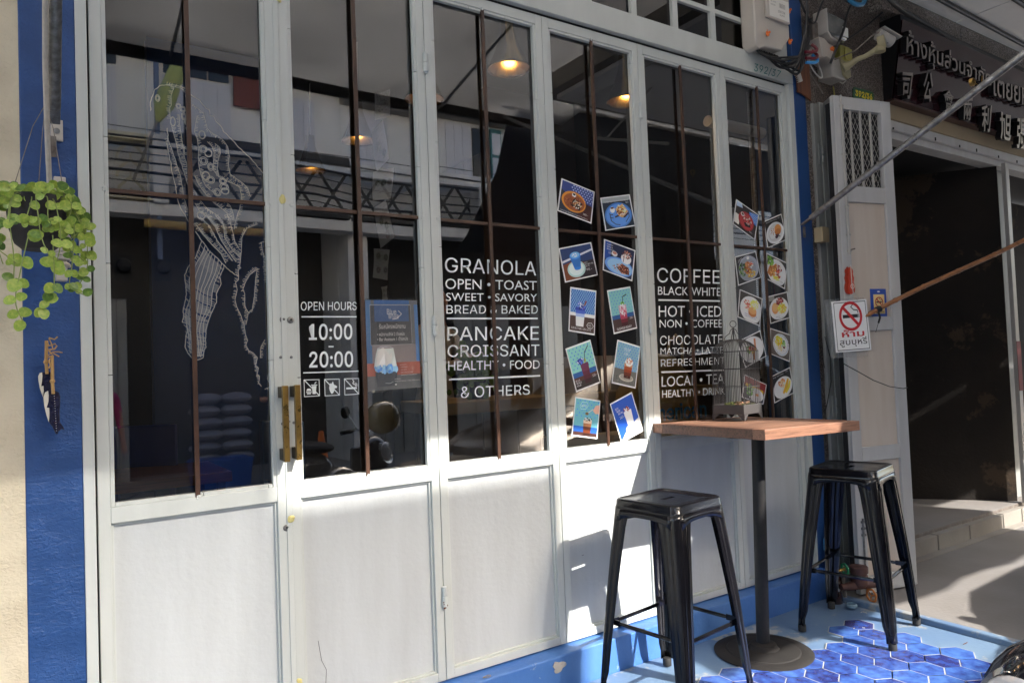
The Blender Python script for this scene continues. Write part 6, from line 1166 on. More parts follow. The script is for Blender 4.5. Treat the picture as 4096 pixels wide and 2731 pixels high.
for i, (cz, m_) in enumerate(((3.0, P('5a1420', .35)), (3.035, P('5a1420', .35)), (2.975, P('2f78b0', .35)))):
    mb = MB(); pts = [Vector((3.60, 2.37, cz - .04)), Vector((3.68, 2.36, cz - .03)), Vector((3.715, 2.37, cz)), Vector((3.69, 2.39, cz + .03))]
    for _ in range(2):
        np2 = [pts[0]]
        for a, b in zip(pts[:-1], pts[1:]): np2 += [a * .75 + b * .25, a * .25 + b * .75]
        pts = np2 + [pts[-1]]
    O('taped_loop', mb.tube(pts, .0085, 8), m_, label='taped cable end looping beside the blue pillar, ' + ('lower dark red one', 'upper dark red one', 'bright blue one')[i], cat='cable')
mb = MB(); mb.tube([(3.60, 2.45, 2.93), (3.63, 2.44, 2.90), (3.645, 2.44, 2.86)], .012, 10)
for k in range(7): mb.lathe([(.0135, 0), (.0135, .003)], (3.612 + .005 * k, 2.446, 2.918 - .009 * k), 12, (.5, 0, -1))
O('flexible_conduit', mb, M['whiteplastic'], label='short grey flexible conduit at the corner beneath the meter', cat='conduit')
# clear glass meter
gm_ = E('glass_meter', (3.98, 2.45, 3.17), 'old round cornered glass covered meter on the stone pillar', 'meter')
O('meter_back', MB().box(3.845, 3.905, 2.47, 2.555, 3.155, 3.275), M['oldsteel'], gm_, bevel=.01)
O('meter_glass', MB().box(3.892, 4.115, 2.42, 2.555, 3.185, 3.325), mat('smoky_plastic', (.10, .105, .10), .12, 0, var=.6, vs=12, col2=(.22, .22, .20), coat=.8), gm_, bevel=.02)
O('meter_rim', MB().prism([(3.886, 3.33), (3.900, 3.335), (3.900, 3.20), (3.93, 3.175), (4.01, 3.158), (4.01, 3.148), (3.92, 3.162), (3.886, 3.19)], 2.412, 2.5), M['camwhite'], gm_, bevel=.003)
O('meter_label', MB().box(4.055, 4.108, 2.4165, 2.4185, 3.205, 3.262), P('c9c9c4', .4), gm_)
O('terminal_cover', MB().prism([(3.845, 3.165), (3.90, 3.165), (3.94, 3.142), (3.985, 3.140), (3.985, 3.045), (3.915, 3.065), (3.895, 3.055), (3.865, 3.052)], 2.44, 2.55), M['whiteplastic'], gm_, bevel=.003)
mb = MB(); mb.ball((3.955, 2.43, 3.112), .012, 8, 5); mb.ball((3.972, 2.428, 3.105), .009, 8, 5); O('orange_seal', mb, M['orange'], gm_)
# CCTV camera on its bracket
cc = E('security_camera', (4.05, 2.5, 3.0), 'beige and white security camera on a long arm on the stone pillar', 'camera')
O('junction_box', MB().box(3.985, 4.118, 2.455, 2.555, 2.962, 3.085), M['camwhite'], cc, bevel=.008)
O('bracket_plate', MB().prism([(4.060, 3.082), (4.150, 3.055), (4.156, 2.985), (4.120, 2.965), (4.082, 2.985)], 2.440, 2.454), M['cambeige'], cc, bevel=.003)
b0 = Vector((4.075, 2.44, 3.025)); b1 = Vector((4.115, 2.37, 3.060)); b2 = Vector((4.158, 2.305, 3.083)); b3 = Vector((4.178, 2.282, 3.100))
O('bracket_arm', MB().tube([b0, b0 * .5 + b1 * .5 + Vector((0, 0, -.004)), b1, b1 * .5 + b2 * .5 + Vector((0, 0, -.004)), b2, b3], [.030, .019, .015, .014, .016, .019], 14), M['cambeige'], cc)
O('swivel', MB().lathe([(.001, 0), (.031, 0), (.031, .020), (.026, .024), (.018, .040), (.001, .040)], (4.182, 2.272, 3.078), 22, cap=False), M['cambeige'], cc)
cd_ = Vector((.62, -.22, -.30)).normalized(); cb_ = Vector((4.222, 2.262, 3.165))
O('yoke', MB().lathe([(.001, -.022), (.036, -.020), (.038, -.016), (.038, .016), (.036, .020), (.001, .022)], (4.188, 2.262, 3.135), 22, (.35, -.93, .1), cap=False), M['cambeige'], cc)
sd_ = cd_.cross(Vector((0, 0, 1))).normalized(); ud_ = sd_.cross(cd_)
O('camera_body', MB().tube([cb_ - cd_ * .050, cb_ - cd_ * .046, cb_ + cd_ * .050, cb_ + cd_ * .054], [.030, .034, .034, .030], 22), M['camwhite'], cc)
O('lens_face', MB().tube([cb_ + cd_ * .0545, cb_ + cd_ * .062], [.028, .026], 20), M['blackm'], cc)
mb = MB(); mb.obox(cb_ + ud_ * .039 + cd_ * .018, cd_, sd_, ud_, .066, .036, .003); O('sun_visor', mb, M['camwhite'], cc, bevel=.002)
for s_ in (-.018, .018): O('screw', MB().lathe([(.005, 0), (.004, .003)], Vector((4.188, 2.262, 3.135)) + Vector((.35, -.93, .1)).normalized() * .022 + Vector((s_, 0, s_ * -.6)), 8, (.35, -.93, .1)), M['blacksoft'], cc)
O('camera_cord', MB().tube([(4.012, 2.46, 3.066), (4.08, 2.36, 3.10), (4.15, 2.29, 3.18), (4.19, 2.262, 3.20)], .0042, 8), M['oldsteel'], cc)
mb = MB(); mb.tube([(4.12, 2.545, 3.02), (4.14, 2.53, 3.07), (4.19, 2.54, 3.09), (4.26, 2.545, 3.06), (4.27, 2.545, 3.02), (4.235, 2.545, 2.995), (4.18, 2.55, 3.01), (4.14, 2.55, 3.05)], .0048, 7); O('spare_cord', mb, M['whitecable'], cc)
yb = E('yellow_box', (4.22, 2.53, 3.1), 'small yellow plastic connection box on the stone pillar behind the security camera', 'box')
O('box_body', MB().box(4.165, 4.270, 2.505, 2.558, 3.115, 3.215), M['yellowbox'], yb, bevel=.006)
O('box_lid', MB().box(4.200, 4.272, 2.494, 2.504, 3.120, 3.200), M['yellowbox'], yb, bevel=.004)
# loose cables on the pillar
random.seed(5)
def cable(pts, r, m_, label, group=None, name='wall_cable'):
    pts = [Vector(p) for p in pts]
    for _ in range(2):
        np2 = [pts[0]]
        for a, b in zip(pts[:-1], pts[1:]): np2 += [a * .75 + b * .25, a * .25 + b * .75]
        pts = np2 + [pts[-1]]
    return O(name, MB().tube(pts, r, 8), m_, label=label, cat='cable', group=group)
cable([(3.66, 2.46, 3.45), (3.70, 2.44, 3.30), (3.80, 2.44, 3.20), (3.86, 2.43, 3.35), (3.98, 2.45, 3.46), (4.3, 2.5, 3.50)], .006, M['cable'], 'black cable crossing high on the blue pillar to the glass meter')
cable([(4.35, 2.5, 3.55), (4.16, 2.45, 3.38), (4.05, 2.40, 3.25), (3.96, 2.40, 3.12), (3.93, 2.43, 3.02)], .0075, M['cable'], 'black cable running down across the glass meter')
cable([(4.66, 2.50, 3.53), (4.52, 2.53, 3.42), (4.36, 2.54, 3.32), (4.25, 2.54, 3.26), (4.20, 2.53, 3.21)], .006, M['cable'], 'black cable curving down to the yellow box')
cable([(4.06, 2.50, 3.15), (4.075, 2.52, 3.05), (4.09, 2.545, 2.98)], .011, M['oldsteel'], 'grey ribbed hose behind the junction box of the security camera')
cable([(4.14, 2.55, 2.96), (4.15, 2.55, 2.88), (4.17, 2.55, 2.80)], .0045, M['yellowbox'], 'thin yellowish cable dropping from the junction box to the folded doors')
cable([(3.83, 2.50, 3.08), (3.80, 2.48, 3.00), (3.85, 2.46, 2.93), (3.93, 2.48, 2.95), (3.91, 2.50, 3.05)], .0045, M['whitecable'], 'pale cable looped in a coil on the stone pillar left of the security camera')
cable([(3.80, 2.50, 3.10), (3.775, 2.48, 2.97), (3.84, 2.46, 2.88), (3.93, 2.49, 2.86)], .0045, M['oldsteel'], 'grey cable looped low on the stone pillar left of the security camera')
mb = MB(); cpts = [Vector((4.00, 2.35, 3.44)), Vector((3.98, 2.34, 3.38)), Vector((4.03, 2.33, 3.335)), Vector((4.13, 2.33, 3.345)), Vector((4.19, 2.34, 3.40)), Vector((4.22, 2.36, 3.50))]
cable([p + Vector((-.01, 0, .02)) for p in cpts], .013, M['bluecable'], 'light blue hose looping down above the glass meter', name='blue_hose')
# signboard
def SB(x, t, d=0.0):
    n_ = Vector((0, -.495, -.09)).normalized(); p = Vector((x, 2.5 - .09 * t, 2.965 + .495 * t)) + n_ * d; return (p.x, p.y, p.z)
sg = E('signboard', (5.9, 2.48, 2.96), 'glossy maroon signboard with raised silver Thai and Chinese lettering above the dark opening', 'signboard')
xa, xb = 4.730, 9.4
mb = MB(); mb.add([SB(xa, 0), SB(xb, 0), SB(xb, 1), SB(xa, 1), SB(xa, 0, -.01), SB(xb, 0, -.01), SB(xb, 1, -.01), SB(xa, 1, -.01)], [(0, 1, 2, 3), (7, 6, 5, 4), (3, 2, 6, 7)]); O('sign_face', mb, M['maroon'], sg, smooth=False)
O('sign_case', MB().prism([(2.512, 2.960), (2.575, 2.960), (2.575, 3.50), (2.42, 3.50), (2.42, 3.462)], xa - .006, xb, 'x'), M['signblack'], sg, smooth=False)
O('sign_edge_trim', MB().prism([(2.488, 2.958), (2.56, 2.959), (2.56, 2.976), (2.49, 2.972)], xa - .008, xb, 'x'), mat('maroon_trim', (.045, .016, .014), .4), sg)
lets = MB(); dback = Vector((0, .495, .09)).normalized() * .040
def slf(q):
    tl, tr, br_, bl = q
    def f(u, v):
        a = (bl[0] + (br_[0] - bl[0]) * u, bl[1] + (br_[1] - bl[1]) * u); b = (tl[0] + (tr[0] - tl[0]) * u, tl[1] + (tr[1] - tl[1]) * u)
        return SB(a[0] + (b[0] - a[0]) * v, a[1] + (b[1] - a[1]) * v, .045)
    return f
def letter(name, s, f, off, label):
    mb = MB(); mb.use(M['lettersteel']); uv, fs, _ = (TXT[(s, off)] if (s, off) in TXT else (prep_text(s, off), TXT[(s, off)])[1])
    pts = [f(u, v) for u, v in uv]; mb.add(pts, fs); mb.use(M['signblack']); n = len(pts); e = {}
    for g in fs:
        for i in range(len(g)): e[(g[i], g[(i + 1) % len(g)])] = 1
    o = len(mb.v); mb.v += [tuple(p) for p in pts] + [tuple(Vector(p) + dback) for p in pts]
    for (a, b) in e:
        if (b, a) not in e: mb.face((o + a, o + b, o + n + b, o + n + a))
    O(name, mb, None, sg, smooth=False, label=label)
th = 'ห้างหุ้นส่วนจำกัด'
f = slf(D['thai']); letter('raised_lettering', th, lambda u, v: f(u, v * 1.32), .012, 'raised silver Thai words, first part')
f3 = slf(D['thai2']); letter('raised_lettering', 'เตยยห', lambda u, v: f3(u * 1.05, v), .012, 'raised silver Thai words, second part')
for ch, q in zip('司公會兩利旭張', D['cjk']): letter('raised_character', ch, slf(q), .016, 'raised silver Chinese character ' + ch)
# canopy slab with panels above the neighbour
cn = E('canopy_ceiling', (7, 1.5, 3.65), 'pale panelled underside of the concrete canopy over the neighbouring shop', 'canopy')
for i, (x0, x1) in enumerate(((3.9, 5.566), (5.576, 7.2), (7.21, 8.9), (8.91, 11))):
    for j, (y0, y1) in enumerate(((1.25, 2.469), (.02, 1.24))): O('panel', MB().box(x0, x1, y0, y1, 3.660, 3.70), M['ceilp'], cn, bevel=.003)
O('canopy_slab', MB().box(3.8, 12, -.1, 2.56, 3.7005, 3.85), M['stepc'], cn)
cable([(4.02, 2.10, 3.40), (4.5, 2.40, 3.53), (5.2, 2.43, 3.50), (5.9, 2.43, 3.47), (6.6, 2.43, 3.46), (8, 2.43, 3.46)], .016, M['cable'], 'thick black conduit running along the stone beam over the signboard')
O('ceiling_conduit', MB().tube([(4.2, 2.30, 3.635), (6.3, 2.36, 3.635), (8.0, 2.40, 3.635)], .017, 10), M['cable'], label='black conduit under the panelled canopy, the one nearer the signboard', cat='conduit')
O('ceiling_conduit', MB().tube([(4.4, 2.02, 3.635), (6.3, 2.10, 3.635), (8.0, 2.15, 3.635)], .017, 10), M['cable'], label='black conduit under the panelled canopy, cutting the top right corner', cat='conduit')
mb = MB(); c = Vector((3.80, 1.62, 2.60)); 
for k in range(4): mb.tube([c + Vector((.018 * math.cos(a / 10 * 6.28), .004 * k, .018 * math.sin(a / 10 * 6.28))) for a in range(11)], .0022, 5)
mb.tube([c, c + Vector((.03, -.02, -.03)), c + Vector((.045, -.02, .03))], .002, 5)
O('wire_knot', mb, M['brass'], label='knot of yellowish wire wound on the steel awning pole', cat='wire')

# ================================================================== LEFT: plant, rope, hanging whale ornaments
px, py, pz = D['pot']
pt = E('hanging_plant', (px, py, pz - .07), 'hanging pot of trailing round leaved succulent vine on the left wall', 'plant')
O('pot', MB().lathe([(.001, -.075), (.035, -.075), (.052, -.060), (.064, -.02), (.068, .03), (.064, .062), (.056, .060), (.001, .045)], (px, py, pz), 26, cap=False), M['pot'], pt)
random.seed(11)
lm = None; leafmeshes = []
for k in range(2):
    mb = MB(); n = 12; vs = [(0, 0, 0.002)]; ring_ = []
    for i in range(n):
        a = 2 * math.pi * i / n; x = .5 + .5 * math.cos(a); y = .44 * math.sin(a) * (1 - .16 * math.cos(a)); ring_.append((x, y, .06 * (abs(y) * 2) ** 2 - .05 * x))
    vs = [(.5, 0, -.03)] + [(.5 + (x - .5) * .5, y * .5, z * .5 - .02) for x, y, z in ring_] + ring_
    fs = [(0, 1 + i, 1 + (i + 1) % n) for i in range(n)] + [(1 + i, 1 + n + i, 1 + n + (i + 1) % n, 1 + (i + 1) % n) for i in range(n)]
    o = O('leaf', MB().add(vs, fs), (M['leaf'], M['leaf2'])[k], pt, local=True, angle=80); leafmeshes.append(o)
nleaf = 0; used_ = set()
def put_leaf(p, s, dirv, k):
    global nleaf
    if nleaf >= 285: return
    src = leafmeshes[k]
    if k not in used_: o = src; used_.add(k)
    else: o = src.copy(); COL.objects.link(o)
    nleaf += 1
    d = Vector(dirv).normalized(); nrm = (Vector((random.uniform(-.5, .3), -1, random.uniform(-.35, .45)))).normalized(); nrm = (nrm - d * nrm.dot(d)).normalized(); w = nrm.cross(d)
    mt_ = Matrix((d * s, w * s, nrm * s)).transposed().to_4x4(); mt_.translation = Vector(p) - Vector(pt.location); o.matrix_local = mt_
stems = MB()
def vine(pts, n, s0=.0265, dark=.25):
    P_ = [Vector(p) + (Vector((random.uniform(-.016, .016), random.uniform(-.012, .006), random.uniform(-.01, .01))) if 0 < k_ else Vector((0, 0, 0))) for k_, p in enumerate(pts)]
    for _ in range(2):
        q2 = [P_[0]]
        for a, b in zip(P_[:-1], P_[1:]): q2 += [a * .75 + b * .25, a * .25 + b * .75]
        P_ = q2 + [P_[-1]]
    stems.tube(P_, .0014, 5, caps=False)
    for i in range(n):
        t = (i + .5) / n * (len(P_) - 1); j = int(t); a = P_[j].lerp(P_[min(j + 1, len(P_) - 1)], t - j)
        tan = (P_[min(j + 1, len(P_) - 1)] - P_[j]).normalized()
        for s_ in (-1, 1):
            if random.random() < .1: continue
            d = (Vector((s_ * random.uniform(.2, 1), random.uniform(-.3, .1), random.uniform(-.9, .6))) + tan * .3)
            put_leaf(a, s0 * random.uniform(.75, 1.25) * (1 - .25 * i / n), d, 1 if random.random() < dark else 0)
Y = py
for i in range(13):
    a = math.pi * (i / 12) * 1.1 + math.pi * .95
    sx = math.cos(a); sy = -abs(math.sin(a))
    ln = random.uniform(.02, .13) + (.06 if i in (4, 6, 8) else 0)
    vine([(px + sx * .05, Y + sy * .05, pz + .055), (px + sx * .085, Y + sy * .085, pz + .050), (px + sx * .095, Y + sy * .098, pz - .02), (px + sx * (.09 + random.uniform(-.02, .02)), Y + sy * .1, pz - ln * .6), (px + sx * .085 + random.uniform(-.02, .02), Y + sy * .09, pz - ln)], 6 if ln > .18 else 5)
for i in range(9):
    a = 2 * math.pi * i / 9; vine([(px + .02 * math.cos(a), Y + .02 * math.sin(a), pz + .05), (px + .05 * math.cos(a), Y + .05 * math.sin(a) - .01, pz + .085), (px + .088 * math.cos(a), Y + .07 * math.sin(a) - .02, pz + .070)], 4, .028, .35)
vine([(px - .02, Y - .09, pz - .05), (px - .035, Y - .10, pz - .16), (px - .04, Y - .09, pz - .22), (px - .045, Y - .085, pz - .275)], 6, .032, .05)
vine([(px + .03, Y - .09, pz - .05), (px + .02, Y - .09, pz - .17), (px + .03, Y - .08, pz - .20), (px + .01, Y - .08, pz - .245)], 6, .030, .2)
vine([(px + .08, Y - .05, pz), (px + .075, Y - .04, pz - .12), (px + .075, Y - .03, pz - .17), (px + .10, Y - .03, pz - .20)], 6, .026, .2)
vine([(px + .08, Y - .03, pz + .03), (px + .095, Y - .02, pz - .01), (px + .105, Y - .02, pz - .06)], 4, .027, .05)
vine([(px - .07, Y - .03, pz + .03), (px - .11, Y - .03, pz + .02), (px - .125, Y - .03, pz - .04), (px - .10, Y - .03, pz - .10)], 5, .028, .5)
vine([(px + .10, Y + .0, pz + .04), (px + .11, Y + .02, pz - .1), (px + .09, Y + .02, pz - .16)], 6, .027, .6)
leafmeshes[1].location = (0, 0, .02) if False else leafmeshes[1].location
O('stems', stems, M['stem'], pt)
for dx, dy in ((-.055, -.02), (.06, -.01), (0, .05)):
    O('hanger_wire', MB().tube([(px + dx, py + dy, pz + .06), (px + dx * .4 + .015, py + dy * .4 + .05, pz + .26), (px + .025, 2.40, pz + .37)], .0011, 5), M['oldsteel'], pt)
r_ = D['rope']
ro = E('white_rope', tuple(r_[-1]), 'white braided rope hanging straight down beside the steel pole on the blue wall', 'rope')
O('rope_strand', MB().tube([Vector(p) for p in r_], .0068, 10), M['rope'], ro)
q = D['stake']; x0 = min(q[0][0], q[3][0]); x1 = max(q[1][0], q[2][0]); xc = (x0 + x1) / 2; z0 = q[2][1]; z1 = q[0][1]
cl = E('rope_cleat', (xc, 2.46, z0), 'white wooden cleat wound with rope, half hidden behind the plant leaves', 'cleat')
O('cleat_board', MB().box(xc - .014, xc + .016, 2.452, 2.478, z0, z1), M['whiteplastic'], cl, bevel=.003)
mb = MB(); zz = z1 - .045
for k in range(20):
    z = zz - .014 * k
    if z < z0 + .04: break
    mb.tube([Vector((xc + .021 * math.cos(a / 12 * 6.283), 2.463 + .020 * math.sin(a / 12 * 6.283), z + .004 * math.cos(a / 12 * 6.283 + k))) for a in range(13)], .0055, 7)
O('wound_rope', mb, M['rope'], cl)
wo = E('whale_ornament', (D['orn2'][0][0], 2.45, D['orn2'][0][1] - .18), 'pair of navy and ivory wooden whale ornaments hung on jute twine', 'ornament')
def plate(nm, poly, y0, y1, m_, par, **k):
    return O(nm, MB().prism(poly, y0, y1), m_, par, bevel=.0015, **k)
w1_ = plate('whale_figure', D['orn1'], 2.452, 2.462, M['navy'], wo, label='rear navy whale figure'); plate('ivory_belly', D['orn1w'], 2.4505, 2.4518, M['ivory'], w1_)
w2_ = plate('whale_figure', D['orn2'], 2.438, 2.449, M['navy'], wo, label='front navy whale figure'); wb = plate('ivory_belly', D['orn2w'], 2.4362, 2.4378, M['ivory'], w2_)
mb = MB()
for i in range(16):
    a, b = D['orn2w'][5], D['orn2w'][6]; t = i / 15; A_ = (D['orn2'][1][0] + .028, D['orn2'][1][1] - .005); z = A_[1] - .105 * t; mb.ball((A_[0] - .006 + .004 * t, 2.4375, z), .0011, 5, 3)
O('stitch_dots', mb, M['ivory'], w2_)
mb = MB()
for i, ln in enumerate(D['ornst']): mb.tube([Vector((a, 2.452 if i == 0 else 2.436 - .001 * i, b)) for a, b in ln], (.0044 if i in (0, 1) else .0022 if i < 4 else .0016), 7)
for ln in D['ornst'][:2]: a, b = ln[2]; mb.ball((a, 2.45 if ln is D['ornst'][0] else 2.435, b), .0068, 8, 6)
O('twine', mb, M['twine'], wo)
# ================================================================== INSIDE THE CAFE
random.seed(3)
def lamp(c, label, r=.108, h=.26, lit=True):
    x, y, z = c
    rt = E('pendant_lamp', (x, y, z), label, 'pendant lamp', 'brass pendant lamps inside the cafe')
    o = O('lamp_shade', MB().lathe([(r, 0), (r * .96, .012), (r * .60, .10), (.036, h * .72), (.030, h), (.001, h)], c, 40, cap=False), M['gold'], rt)
    sd = o.modifiers.new('sheet', 'SOLIDIFY'); sd.thickness = .002
    O('lamp_cord', MB().tube([(x, y, z + h), (x + .01, y, 3.45)], .003, 6), M['whitecable'], rt)
    O('bulb', MB().ball((x, y, z + .10), .024, 14, 9), mat('bulb_glow', (1, .8, .5), .4, emit=(1, .62, .25), es=5), rt)
    pl = bpy.data.lights.new('lamp_light', 'POINT'); pl.energy = .45; pl.color = (1, .68, .35); pl.shadow_soft_size = .03
    lo = bpy.data.objects.new('lamp_light', pl); COL.objects.link(lo); lo.parent = rt; lo.location = (0, 0, .045)
for c, l in (((2.01, 2.96, 2.80), 'lit brass cone lamp large in the GRANOLA leaf glass, topmost of the row'), ((1.82, 3.52, 2.80), 'lit brass cone lamp half hidden by the frame left of the GRANOLA leaf'), ((1.77, 4.36, 2.80), 'lit brass cone lamp behind the upright bar of the second leaf'), ((1.72, 5.16, 2.80), 'smallest brass cone lamp, deepest in the cafe behind the second leaf'), ((2.70, 2.86, 2.72), 'brass cone lamp behind the frame post left of the COFFEE leaf')): lamp(c, l)
wdk = wood('cafe_table_wood', (.20, .075, .03), (.05, .018, .01), 1, .35, 'X', .3)
def cafe_table(x0, x1, y0, y1, h, lab):
    rt = E('cafe_table', ((x0 + x1) / 2, (y0 + y1) / 2, .13), lab, 'table')
    O('table_top', MB().box(x0, x1, y0, y1, h - .055, h), wdk, rt, bevel=.003)
    for x in (x0 + .05, x1 - .05):
        for y in (y0 + .05, y1 - .05): O('leg', MB().box(x - .02, x + .02, y - .02, y + .02, .131, h - .0555), M['blacksoft'], rt)
cafe_table(.05, .92, 4.25, 4.95, .80, 'dark wooden cafe table inside behind the whale leaf')
def chair(x, y, rz, col, lab):
    rt = E('cafe_chair', (x, y, .13), lab, 'chair', rz=rz); 
    O('seat', MB().box(-.2, .2, -.2, .2, .42, .46), col, rt, local=True, bevel=.01); O('backrest', MB().box(-.2, .2, .18, .205, .56, .92), col, rt, local=True, bevel=.01)
    for sx in (-1, 1):
        for sy in (-1, 1): O('leg', MB().box(sx * .17 - .015, sx * .17 + .015, sy * .17 - .015, sy * .17 + .015, 0, .4195), col, rt, local=True)
        O('back_post', MB().box(sx * .17 - .015, sx * .17 + .015, .175, .205, .4605, .92), col, rt, local=True)
bch = mat('chair_blue', (.01, .03, .22), .4)
chair(.66, 5.1, 2.6, bch, 'dark blue cafe chair behind the wooden table inside')
chair(1.05, 4.3, -1.2, mat('chair_blue_light', (.02, .12, .32), .4), 'mid blue cafe chair right of the wooden table inside')
ct = E('service_counter', (2.3, 3.4, .13), 'pale wooden service counter seen through the GRANOLA leaf', 'counter')
O('counter_top', MB().box(1.66, 3.60, 3.10, 3.62, 1.095, 1.155), mat('counter_tan', (.42, .33, .19), .5, var=.4, vs=8), ct, bevel=.004)
for i in range(9): O('front_board', MB().box(1.68 + .212 * i, 1.888 + .212 * i, 3.14, 3.165, .131, 1.094), mat('counter_board', (.12, .09, .06), .6, var=.5, vs=6) if i == 0 else bpy.data.materials['counter_board'], ct, bevel=.002)
for i in range(3):
    x = 2.36 + .25 * i
    O('plastic_tub', MB().prism([(x, 1.157), (x + .17, 1.157), (x + .19, 1.36), (x - .02, 1.36)], 3.18, 3.40), veil('tub_plastic', (.7, .7, .7), .35, .2) if i == 0 else bpy.data.materials['tub_plastic'], label=('translucent plastic tub on the counter, leftmost', 'translucent plastic tub on the counter, middle one', 'translucent plastic tub on the counter, rightmost')[i], cat='tub', group='plastic tubs on the counter')
mb = MB()
for _ in range(90): a = random.uniform(0, 6.28); mb.ball((1.95 + .10 * random.gauss(0, .6), 3.3 + .08 * random.gauss(0, .6), 1.30 + .09 * random.gauss(0, .8)), random.uniform(.014, .03), 5, 3, sy=.3)
cp = E('counter_plant', (1.95, 3.3, 1.156), 'small leafy green plant standing on the counter inside', 'plant')
O('foliage', mb, M['leaf2'], cp); O('pot', MB().lathe([(.04, 0), (.055, .09), (.001, .09)], (1.95, 3.3, 1.157), 16, cap=False), M['pot'], cp)
# white boxes on the inner window sill in the sun
sh_ = E('window_shelf', (2.2, 2.62, .9), 'narrow white shelf inside behind the photo leaf catching the sun', 'shelf')
O('shelf_board', MB().box(1.90, 2.99, 2.545, 2.72, .885, .905), M['ivory'], sh_, bevel=.002)
wp = mat('white_paper', (.72, .72, .70), .7)
for x0, x1, h, l in ((1.93, 2.205, .995, 'left white paper box on the shelf behind the photo leaf'), (2.245, 2.40, .985, 'right white paper box on the shelf behind the photo leaf'), (2.50, 2.70, .960, 'low white box on the shelf behind the COFFEE leaf')):
    mb = MB(); mb.box(x0, x1, 2.56, 2.70, .9055, h); O('paper_box', mb, wp, bevel=.004, label=l, cat='box')
# tan tote bag with lettering, behind the COFFEE leaf
bag = E('tote_bag', (2.85, 2.9, .906), 'tan canvas bag with blue lettering behind the COFFEE leaf', 'bag')
mb = MB(); bp2 = [(2.62, .62), (3.16, .62), (3.20, .95), (3.14, 1.22), (3.02, 1.34), (2.90, 1.36), (2.78, 1.30), (2.66, 1.16), (2.60, .92)]
mb.prism(bp2, 2.88, 3.02); O('bag_body', mb, mat('tan_canvas', (.34, .26, .11), .8, var=.4, vs=5, bump=.004, bs=6), bag, bevel=.03)
mb = MB(); text_on(mb, 'American', lambda u, v: (2.70 + .50 * u, 2.8485, .990 + .09 * v), .02); text_on(mb, 'Express', lambda u, v: (2.74 + .42 * u, 2.8485, .86 + .09 * v), .02); O('bag_lettering', mb, P('1f6aa0', .6), bag, smooth=False)
for x in (2.82, 3.02): O('bag_handle', MB().tube([(x - .06, 2.90, 1.30), (x - .05, 2.89, 1.42), (x + .0, 2.885, 1.46), (x + .05, 2.89, 1.42), (x + .06, 2.9, 1.30)], .008, 7), mat('strap_tan', (.25, .18, .08), .8), bag)
# bead chains and steel tubes of the roller blind behind the rightmost leaf
for x, l in ((3.325, 'left bead chain of the roller blind behind the rightmost leaf'), (3.405, 'right bead chain of the roller blind behind the rightmost leaf')):
    mb = MB(); z = 2.78
    while z > 1.2: mb.ball((x, 2.56, z), .0032, 6, 4); z -= .011
    mb.tube([(x, 2.56, 2.79), (x, 2.56, 1.2)], .0008, 4); O('bead_chain', mb, M['whitecable'], label=l, cat='chain')
for x, l in ((3.16, 'left'), (3.24, 'middle'), (3.48, 'right')): O('steel_tube', MB().tube([(x, 2.66, .2), (x, 2.66, 2.9)], .011, 12), M['steel'], label='upright steel tube behind the rightmost leaf, %s one' % l, cat='tube')
O('blind_roller', MB().tube([(3.06, 2.62, 2.60), (3.52, 2.62, 2.60)], .03, 16), M['whiteplastic'], label='pale roller of the blind behind the rightmost leaf', cat='roller blind')

